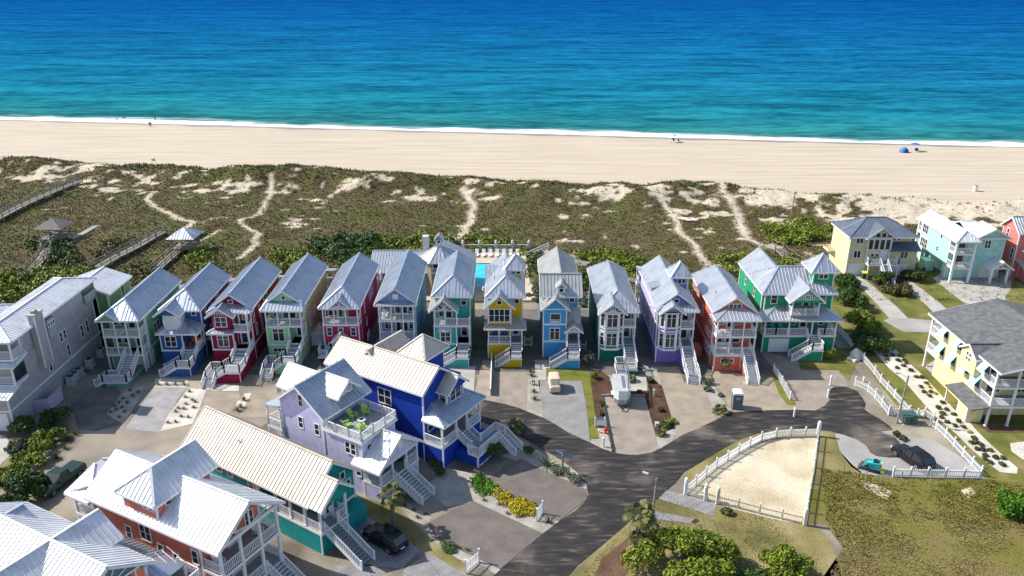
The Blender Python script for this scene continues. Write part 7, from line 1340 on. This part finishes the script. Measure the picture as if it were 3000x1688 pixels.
boardwalk('crooked boardwalk stepping down from the shingled gazebo', lft((180, 1340), (310, 1240), (370, 1150), (350, 1120), (440, 1070)), 1.5, .4, .9); boardwalk('short pale boardwalk leaving the shingled gazebo towards the sea', lft((545, 1065), (640, 1020), (740, 965)), 1.2, .5, .1, False, plain('pale_planks', (.36, .33, .29), .85, var=.2, scale=6))
boardwalk('straight boardwalk between the two gazebos', lft((760, 1310), (900, 1225), (1060, 1130), (1180, 1055), (1265, 1020)), 1.6, .9, .5); boardwalk('boardwalk leading from the pale green house to the metal roofed gazebo', lft((1200, 1330), (1300, 1240), (1400, 1165)), 1.5, .8, .9); boardwalk('short stair walk on the sea side of the metal roofed gazebo', lft((1500, 1060), (1560, 1015)), 1.3, .9, .5)
boardwalk('pale plank walk with rope rails beside the bright thicket', reg(2150, 500, .33, ((300, 670), (400, 715), (480, 745), (580, 790), (680, 830))), 2.0, .3, .3, True, plain('pale_planks', (.36, .33, .29)), rope=True)
boardwalk('small timber step platform behind the clubhouse cupola', reg(700, 480, .31056, ((1930, 790), (1950, 740))), 1.5, .6, .3, True, plain('pale_planks', (.36, .33, .29)))
boardwalk('low grey deck behind the sky blue house', reg(1400, 500, .31056, ((840, 800), (930, 870), (1040, 895))), 2.6, .4, .3, False); boardwalk('low dark walk between the dark teal and violet houses', reg(1400, 500, .31056, ((1420, 1015), (1560, 1040))), 1.6, .2, .2, False)
# ------------------------------------------------------------------ pool
px0, px1 = -13.5, -2.6; PD = ground('pool_deck', [(.50, .40, .31), (.58, .48, .38)], .5, 12, bs=.1)
m, t_, b = nodes('pool_water'); b.inputs['Base Color'].default_value = (.03, .50, .62, 1); b.inputs['Roughness'].default_value = .06; setspec(b, .35); c = coords(t_); o_, f_ = noise_mix(t_, c, [(.02, .46, .58), (.04, .54, .66)], .7, 4); t_.links.new(o_, b.inputs['Base Color']); bump(t_, b, f_, .1, .05); POOL = m
m = MB(); m.box(-15, 4.2, 117.5, 123.2, 0, .3); m.box(-15, 4.2, 134.6, 143, 0, .3); m.box(-15, -8.2, 123.2, 134.6, 0, .3); m.box(-.4, 4.2, 123.2, 134.6, 0, .3); tag(m.build('pool_deck', PD), kind='structure')
t = thing('swimming_pool', 'turquoise swimming pool glimpsed between the turquoise and yellow houses', 'pool', (-4.3, 129, 0)); m = MB(); m.box(-3.9, 3.9, -5.8, 5.6, .02, .2); m.build('water', POOL, t); m = MB(); [m.box(*q) for q in ((-4.1, -3.9, -5.8, 5.6, 0, .34), (3.9, 4.1, -5.8, 5.6, 0, .34), (-4.1, 4.1, -6, -5.8, 0, .34), (-4.1, 4.1, 5.6, 5.8, 0, .34))]; m.build('coping', plain('pool_coping', (.62, .58, .52)), t)
def pool_fence(label, xa, xb, y, n):
    t = thing('pool_fence', label, 'fence', (xa, y, .3)); L = xb - xa
    for k in range(n + 1):
        xx = L * k / n; m = MB(); m.box(xx - .25, xx + .25, -.25, .25, 0, 1.5); m.box(xx - .3, xx + .3, -.3, .3, 1.5, 1.6); m.ball((xx, 0, 1.85), .26); m.build('post', plain('pale_stucco', (.55, .54, .52)), t)
    for k in range(n):
        a, b2 = L * k / n + .25, L * (k + 1) / n - .25; m = MB(); m.box(a, b2, -.05, .05, 1.05, 1.2); m.box(a, b2, -.04, .04, .1, .2); q = a + .15
        while q < b2: m.box(q - .025, q + .025, -.025, .025, .2, 1.05); q += .2
        m.build('railing', WHITE, t)
pool_fence('white pool fence with ball topped piers on the sea side of the pool', -9.2, 3.2, 141.5, 4); pool_fence('white rail with pale piers on the street side of the pool', -4.5, -1.5, 118.2, 1)
def lounger(label, x, y, z, yaw=0, group=None, s=1.0):
    t = thing('sun_lounger', label, 'lounger', (x, y, z), yaw, group); m = MB(); m.box(-.32, .32, -1.0, .35, .3, .36); m.build('seat', WHITE, t); m = MB(); m.prism([(-.32, .35, .32), (.32, .35, .32), (.32, .85, 1.0), (-.32, .85, 1.0)], (0, .04, .04)); m.build('backrest', WHITE, t); [MB().box(sx * .28 - .03, sx * .28 + .03, yy - .03, yy + .03, 0, .3).build('leg', WHITE, t) for sx in (-1, 1) for yy in (-.9, .3)]; t.scale = (s, s, s); return t
L0 = lounger('white sun lounger in the row facing the pool', -6.5, 138.6, .3, 0, 'loungers by the pool')
for k in range(1, 7): dup(L0, (-6.5 + k * 1.25, 138.6, .3))
lounger('lone white sun lounger on the grass left of the pale yellow house', *at(2370, 712, .2), .1, 60)
x, y = at(1545, 757, .5); t = thing('stair_railing', 'white railed stair rising at the right end of the pool fence', 'stair', (x, y, 0)); m = MB(); [m.box(k * .42, k * .42 + .44, -.7, .7, 0, .3 + k * .2) for k in range(9)]; m.build('steps', plain('pale_planks', (.36, .33, .29)), t)
for sy in (-.7, .7):
    m = MB(); m.beam((0, sy, 1.4), (3.8, sy, 3.2), .08, .1); m.beam((0, sy, .9), (3.8, sy, 2.7), .06, .08); [m.box(xx - .08, xx + .08, sy - .08, sy + .08, 0, 1.5 + xx * .47) for xx in (0, 1.9, 3.8)]; m.build('railing', WHITE, t)
# ------------------------------------------------------------------ beach things
def umbrella(label, px, py, c1, c2, tilt=0):
    x, y = at(px, py, -.1); t = thing('beach_umbrella', label, 'umbrella', (x, y, .0), 0); t.rotation_euler = (R(tilt), 0, .4); m = MB(); m.tube((0, 0, 0), (0, 0, 2.3), .03, n=6); m.build('pole', WHITE, t)
    for s_, c_ in ((0, c1), (1, c2)):
        m = MB()
        for k in range(s_, 8, 2):
            a, b2 = 2 * math.pi * k / 8, 2 * math.pi * (k + 1) / 8; m.prism([(0, 0, 2.4), (1.35 * math.cos(a), 1.35 * math.sin(a), 1.9), (1.35 * math.cos(b2), 1.35 * math.sin(b2), 1.9)], (0, 0, -.03))
        m.build('canopy', c_, t)
BU = plain('umbrella_blue', (.03, .16, .50), .7); BU2 = plain('umbrella_pale', (.45, .6, .8), .7)
umbrella('pale blue and white beach umbrella near the surf', 1966, 414, BU2, plain('umbrella_white', (.8, .82, .85)), 12); umbrella('plain blue beach umbrella on the sand at the right', 2678, 442, BU, BU)
def beach_chair(label, px, py, col, yaw=0):
    x, y = at(px, py, -.1); t = thing('beach_chair', label, 'chair', (x, y, .02), yaw); m = MB(); m.box(-.3, .3, -.3, .3, .25, .3); m.build('seat', col, t); m = MB(); m.prism([(-.3, .3, .25), (.3, .3, .25), (.3, .6, .95), (-.3, .6, .95)], (0, .04, 0)); m.build('backrest', col, t); m = MB(); [m.tube((sx * .3, -.3, 0), (sx * .3, .4, .5), .02, n=5) for sx in (-1, 1)]; m.build('frame', STEEL, t)
NV = plain('navy_fabric', (.02, .04, .10), .8)
beach_chair('white beach chair under the pale umbrella', 1960, 416, WHITE); beach_chair('dark beach chair right of the pale umbrella', 1975, 416, NV, 20); beach_chair('small pale beach chair farthest right of the pale umbrella', 1990, 417, STEEL, 30); beach_chair('navy beach chair beside the plain blue umbrella', 2684, 446, NV); beach_chair('second navy beach chair under the plain blue umbrella', 2691, 446, NV, 25); beach_chair('low pale chair on the beach beside the pair at the surf', 342, 356, BU2)
x, y = at(2648, 446, -.1); t = thing('beach_tent', 'blue dome beach tent on the sand at the right', 'tent', (x, y, .02)); m = MB(); m.lathe([(1.4, 0), (1.25, .5), (.85, 1.0), (.4, 1.25), (.02, 1.3)], n=8); m.build('canopy', BU, t); m = MB(); m.prism([(-.5, -1.33, .02), (.5, -1.33, .02), (.3, -1.1, .85), (-.3, -1.1, .85)], (0, -.04, 0)); m.build('doorway', NV, t)
for k, (px, py, lb) in enumerate(((1898, 552, 'white barrel bin at the dune foot in the middle of the beach'), (2856, 560, 'white barrel bin near the dune foot at the right'))):
    x, y = at(px, py); t = thing('beach_bin', lb, 'bin', (x, y, .0)); m = MB(); m.lathe([(.5, 0), (.52, .05), (.5, .6), (.53, .65), (.5, 1.25), (.52, 1.3)], n=14); m.build('barrel', plain('bin_white', (.66, .67, .68)), t); m = MB(); m.lathe([(.53, 1.3), (.5, 1.36), (.05, 1.4)], n=14); m.build('lid', STEEL, t)
x, y = at(464, 509); z = max(dz(x, y), 0); t = thing('warning_flag', 'yellow warning flag on a leaning pole at the dune foot', 'flag', (x, y, z)); m = MB(); m.tube((0, 0, 0), (-.3, 0, 3.6), .05, n=6); m.build('pole', STEEL, t); m = MB(); m.prism([(-.3, 0, 3.5), (-1.3, .1, 3.35), (-1.15, .1, 2.75), (-.26, 0, 2.9)], (0, .03, 0)); m.build('flag', plain('flag_yellow', (.85, .65, .01)), t)
x, y = at(472, 503); t = thing('lifeguard_box', 'grey and white box stand beside the yellow warning flag', 'box', (x, y, max(dz(x, y), 0))); m = MB(); m.box(-.9, .4, -.5, .5, 0, 1.5); m.build('cabinet', plain('unit_grey', (.42, .43, .43)), t); m = MB(); m.box(.4, 1.6, -.5, .5, 0, .4); m.build('step', WHITE, t); m = MB(); m.box(-1.0, .5, -.6, .6, 1.5, 1.58); m.build('lid', WHITE, t)
# paddle boards left on the dunes
x, y = at(2008, 652, 1.0)
for k, (dx, dy, a, c_, lb) in enumerate(((0, .6, -28, (.75, .77, .8), 'white paddle board lying on the dune scrub by the path'), (.5, -.6, -22, (.7, .12, .10), 'red and white board lying nearest the houses on the dune scrub'), (.9, .1, -30, (.85, .85, .85), 'white board with a blue deck pad lying on the dune scrub'))):
    t = thing('paddle_board', lb, 'board', (x + dx, y + dy, dz(x, y) + .3 + .06 * k), a); m = MB(); q = [(1.6 * math.cos(2 * math.pi * j / 16), .38 * math.sin(2 * math.pi * j / 16) * (1 - .2 * math.cos(2 * math.pi * j / 16)), 0) for j in range(16)]; m.prism(q, (0, 0, .1)); m.build('hull', plain('board_%d' % k, c_, .3, var=.03), t); m = MB(); m.box(-.6, .3, -.24, .24, .1, .115); m.build('deck_pad', plain('pad_%d' % k, ((.75, .3, .3), (.8, .8, .85), (.05, .35, .7))[k]), t)
# ------------------------------------------------------------------ people
def skin_part(name, V, E, rad, mat, parent, root=0, sub=2):
    me = bpy.data.meshes.new(name); me.from_pydata(V, E, []); o = bpy.data.objects.new(name, me); COL.objects.link(o); me.materials.append(mat)
    m_ = o.modifiers.new('skin', 'SKIN'); m_.use_smooth_shade = True; sv = me.skin_vertices[0] if me.skin_vertices else None
    if sv is None:
        bm = bmesh.new(); bm.from_mesh(me); bm.verts.layers.skin.verify(); bm.to_mesh(me); bm.free(); sv = me.skin_vertices[0]
    for k, r in enumerate(rad): sv.data[k].radius = (r, r) if not isinstance(r, tuple) else r; sv.data[k].use_root = (k == root)
    s_ = o.modifiers.new('sub', 'SUBSURF'); s_.levels = s_.render_levels = sub; o.parent = parent; return o
SKIN = plain('skin', (.42, .24, .16), .6, var=.05); HAIR = plain('dark_hair', (.03, .02, .015), .7)
def person(label, x, y, z, yaw, top, bottom, bend=0.0, stride=.12, arms=.25, group=None):
    t = thing('person', label, 'person', (x, y, z), yaw, group); ca, sa = math.cos(R(bend)), math.sin(R(bend))
    def up(px, py, pz): q = pz - .92; return (px, py * 1 - q * sa - 0, .92 + q * ca) if q > 0 else (px, py, pz)
    # 0 pelvis 1 waist 2 chest 3 neck 4 head 5 crown, arms, legs
    V = [(0, 0, .92), up(0, 0, 1.1), up(0, 0, 1.34), up(0, -.01, 1.5), up(0, -.03, 1.6), up(0, -.02, 1.72)]; E = [(0, 1), (1, 2), (2, 3), (3, 4), (4, 5)]; Rd = [.14, .12, (.15, .11), .055, .095, .08]
    for sx in (-1, 1):
        b = len(V); sh = up(sx * .19, 0, 1.42); V += [sh, (sh[0] + sx * .07, sh[1] - .04 - .1 * sa, sh[2] - .28), (sh[0] + sx * (.05 + .0), sh[1] - arms - .15 * sa, sh[2] - .5), (sh[0] + sx * .04, sh[1] - arms * 1.2 - .17 * sa, sh[2] - .6)]; E += [(2, b), (b, b + 1), (b + 1, b + 2), (b + 2, b + 3)]; Rd += [.06, .045, .034, .03]
        for f in range(4): fx = (f - 1.5) * .022; h_ = V[b + 3]; V.append((h_[0] + fx, h_[1] - .02, h_[2] - .075 + .006 * abs(f - 1))); E.append((b + 3, len(V) - 1)); Rd.append(.009)
        h_ = V[b + 3]; V.append((h_[0] - sx * .045, h_[1] - .03, h_[2] - .02)); E.append((b + 3, len(V) - 1)); Rd.append(.011)
        b = len(V); V += [(sx * .1, 0, .82), (sx * .11, -.04 + sx * stride * .4, .48), (sx * .11, sx * stride, .08), (sx * .12, sx * stride - .16, .035)]; E += [(0, b), (b, b + 1), (b + 1, b + 2), (b + 2, b + 3)]; Rd += [.095, .065, .045, .04]
    skin_part('body', V, E, Rd, SKIN, t)
    skin_part('shirt', [up(0, 0, .95), up(0, 0, 1.15), up(0, 0, 1.36), up(-.2, 0, 1.42), up(-.27, -.03, 1.2), up(.2, 0, 1.42), up(.27, -.03, 1.2), up(0, -.01, 1.45)], [(0, 1), (1, 2), (2, 3), (3, 4), (2, 5), (5, 6), (2, 7)], [.155, .14, (.175, .13), .075, .065, .075, .065, .07], top, t)
    skin_part('shorts', [(0, 0, .95), (-.105, 0, .8), (-.112, -.02 - stride * .2, .55), (.105, 0, .8), (.112, -.02 + stride * .2, .55)], [(0, 1), (1, 2), (0, 3), (3, 4)], [.155, .11, .085, .11, .085], bottom, t)
    h_ = V[4]; m = MB(); m.ball((h_[0], h_[1] + .025, h_[2] + .055), .105, 10, 6); m.build('hair', HAIR, t)
    m = MB(); m.ball((h_[0] - .035, h_[1] - .088, h_[2] + .02), .014, 6, 4); m.ball((h_[0] + .035, h_[1] - .088, h_[2] + .02), .014, 6, 4); m.beam((h_[0], h_[1] - .095, h_[2] + .01), (h_[0], h_[1] - .115, h_[2] - .02), .025, .025); m.beam((h_[0] - .025, h_[1] - .09, h_[2] - .05), (h_[0] + .025, h_[1] - .09, h_[2] - .05), .012, .012); m.build('face', HAIR, t); return t
def fab(n, c): return plain(n, c, .8)
for px, py, yaw, tp, bt, lb in ((361, 354, 90, fab('teal_shirt', (.05, .30, .28)), NV, 'person in a teal shirt at the surf beside a low chair'), (367, 354, -60, NV, fab('black_cloth', (.02, .02, .02)), 'person in dark clothes facing the surf beside the teal shirt'), (456, 357, 180, fab('grey_blue_shirt', (.12, .16, .24)), NV, 'lone person in grey blue standing at the surf edge'), (439, 373, 170, fab('black_cloth', (.02, .02, .02)), NV, 'person in black walking on the sand, left of a close pair'), (443, 373, 190, fab('maroon_shirt', (.12, .03, .04)), fab('grey_cloth', (.1, .1, .11)), 'person in maroon walking on the sand, right of a close pair')):
    x, y = at(px, py, -.25); person(lb, x, y, -.12, yaw, tp, bt)
x, y = at(1884, 1630); person('person in a blue shirt and blue trousers bending over the mulch by the palms', x, y, 0, 65, fab('royal_blue', (.07, .13, .36)), fab('denim', (.06, .09, .22)), 62, .1, .1)
# ------------------------------------------------------------------ chairs and small things on porches and decks
def world(house, x, y, z):
    o = bpy.data.objects[house] if isinstance(house, str) else house; a = o.rotation_euler[2]; return (o.location.x + x * math.cos(a) - y * math.sin(a), o.location.y + x * math.sin(a) + y * math.cos(a), z)
HS = {o['label']: o for o in bpy.data.objects if o.get('category') in ('house', 'building')}
def hx(word): return [o for l, o in HS.items() if word in l][0]
lav = hx('lavender'); LIME = (.33, .55, .08)
for x, y, yw, lb in ((2.9, 5.9, 180, 'lime green chair on the roof deck, back row left'), (4.2, 5.3, 150, 'lime green chair on the roof deck, back row right'), (1.3, 5.2, 250, 'lime green chair on the roof deck nearest the lavender roof'), (1.7, 3.6, 330, 'lime green chair on the roof deck nearest the front railing')): chair('adirondack_chair', lb, LIME, world(lav, x, y, 6.5), 58 + yw + 180, 'lime chairs on the roof deck')
p = world(lav, 2.7, 4.5, 6.5); t = thing('fire_table', 'pale round table between the lime green deck chairs', 'table', p); m = MB(); m.lathe([(.25, 0), (.22, .3), (.45, .38), (.45, .43)], n=14); m.build('table_top', plain('pale_table', (.6, .61, .6)), t); m = MB(); m.lathe([(.18, .43), (.2, .46), (.02, .47)], n=12); m.build('burner', BLACK, t)
yel = hx('bright yellow'); cb = (.03, .10, .42)
for x, lb in ((.9, 'royal blue chair on the yellow house porch, left one'), (2.3, 'royal blue chair on the yellow house porch, right one')): chair('porch_chair', lb, cb, world(yel, x, 1.5, 2.4), 0, 'blue chairs on the yellow porch')
em = hx('emerald')
for k, x in enumerate((.7, 1.7, 2.8)): chair('porch_chair', ('pale blue chair on the emerald porch, leftmost of three', 'pale blue chair on the emerald porch, middle of three', 'pale blue chair on the emerald porch, rightmost of three')[k], (.10, .38, .55), world(em, x, 1.4, 2.66), 0, 'pale blue chairs on the emerald porch')
pk = hx('raspberry'); chair('porch_chair', 'mint green chair beside the gabled entry of the raspberry house', (.12, .55, .40), world(pk, .5, -.8, .9), 10, None)
bl = hx('deep blue'); t = chair('porch_bench', 'orange bench on the first floor porch of the deep blue house', (.75, .12, .015), world(bl, 3.9, 1.5, 2.4), 0, None, 'bench'); t.scale = (1.6, 1, 1)
pe = hx('periwinkle'); chair('porch_chair', 'white chair on the upper periwinkle porch', (.74, .74, .75), world(pe, .8, 1.1, 5.2), 20, None)
gr = hx('pale green'); t = thing('porch_table', 'small white table on the upper porch of the pale green house', 'table', world(gr, 2.0, .9, 5.15)); m = MB(); m.box(-.5, .5, -.3, .3, .68, .72); m.build('table_top', WHITE, t); m = MB(); [m.box(a - .03, a + .03, c_ - .03, c_ + .03, 0, .68) for a in (-.45, .45) for c_ in (-.25, .25)]; m.build('legs', WHITE, t)
cr_ = hx('coral orange'); t = thing('porch_sofa', 'white sofa on the lower porch of the coral orange house', 'sofa', world(cr_, 1.7, 1.6, 2.4)); m = MB(); m.box(-.9, .9, -.4, .4, .15, .45); m.build('seat', WHITE, t); m = MB(); m.box(-.9, .9, .25, .42, .45, .9); m.build('backrest', WHITE, t)
for sx in (-1, 1): m = MB(); m.box(sx * .95 - .06, sx * .95 + .06, -.4, .42, .15, .65); m.build('armrest', WHITE, t)
for x, lb in ((.7, 'round white planter on the upper coral porch, left one'), (1.3, 'round white planter on the upper coral porch, right one')): m = MB(); m.lathe([(.2, 0), (.3, .25), (.25, .5), (.28, .55)], n=12); o = m.build('planter', WHITE); o.location = world(cr_, x, .8, 5.1); tag(o, lb, 'planter')
jd = hx('jade'); chair('porch_chair', 'white bench chair on the front porch of the jade cottage', (.74, .74, .75), world(jd, 2.5, .8, 2.4), 57, None)
sr = hx('salmon red'); chair('porch_chair', 'white chair on the upper porch of the salmon red house, right', (.74, .74, .75), world(sr, 5.2, 1.3, 5.2), 62, None); chair('porch_chair', 'white chair on the upper porch of the salmon red house, left', (.74, .74, .75), world(sr, .9, 1.3, 5.2), 62, None)
cm = hx('pale yellow'); t = thing('porch_table', 'dark outdoor table on the landing of the pale yellow house', 'table', world(cm, 4.4, -.9, 2.7)); m = MB(); m.box(-.7, .7, -.35, .35, .7, .76); m.build('table_top', BLACK, t); m = MB(); [m.box(a - .04, a + .04, -.3, .3, 0, .7) for a in (-.6, .6)]; m.build('legs', BLACK, t)
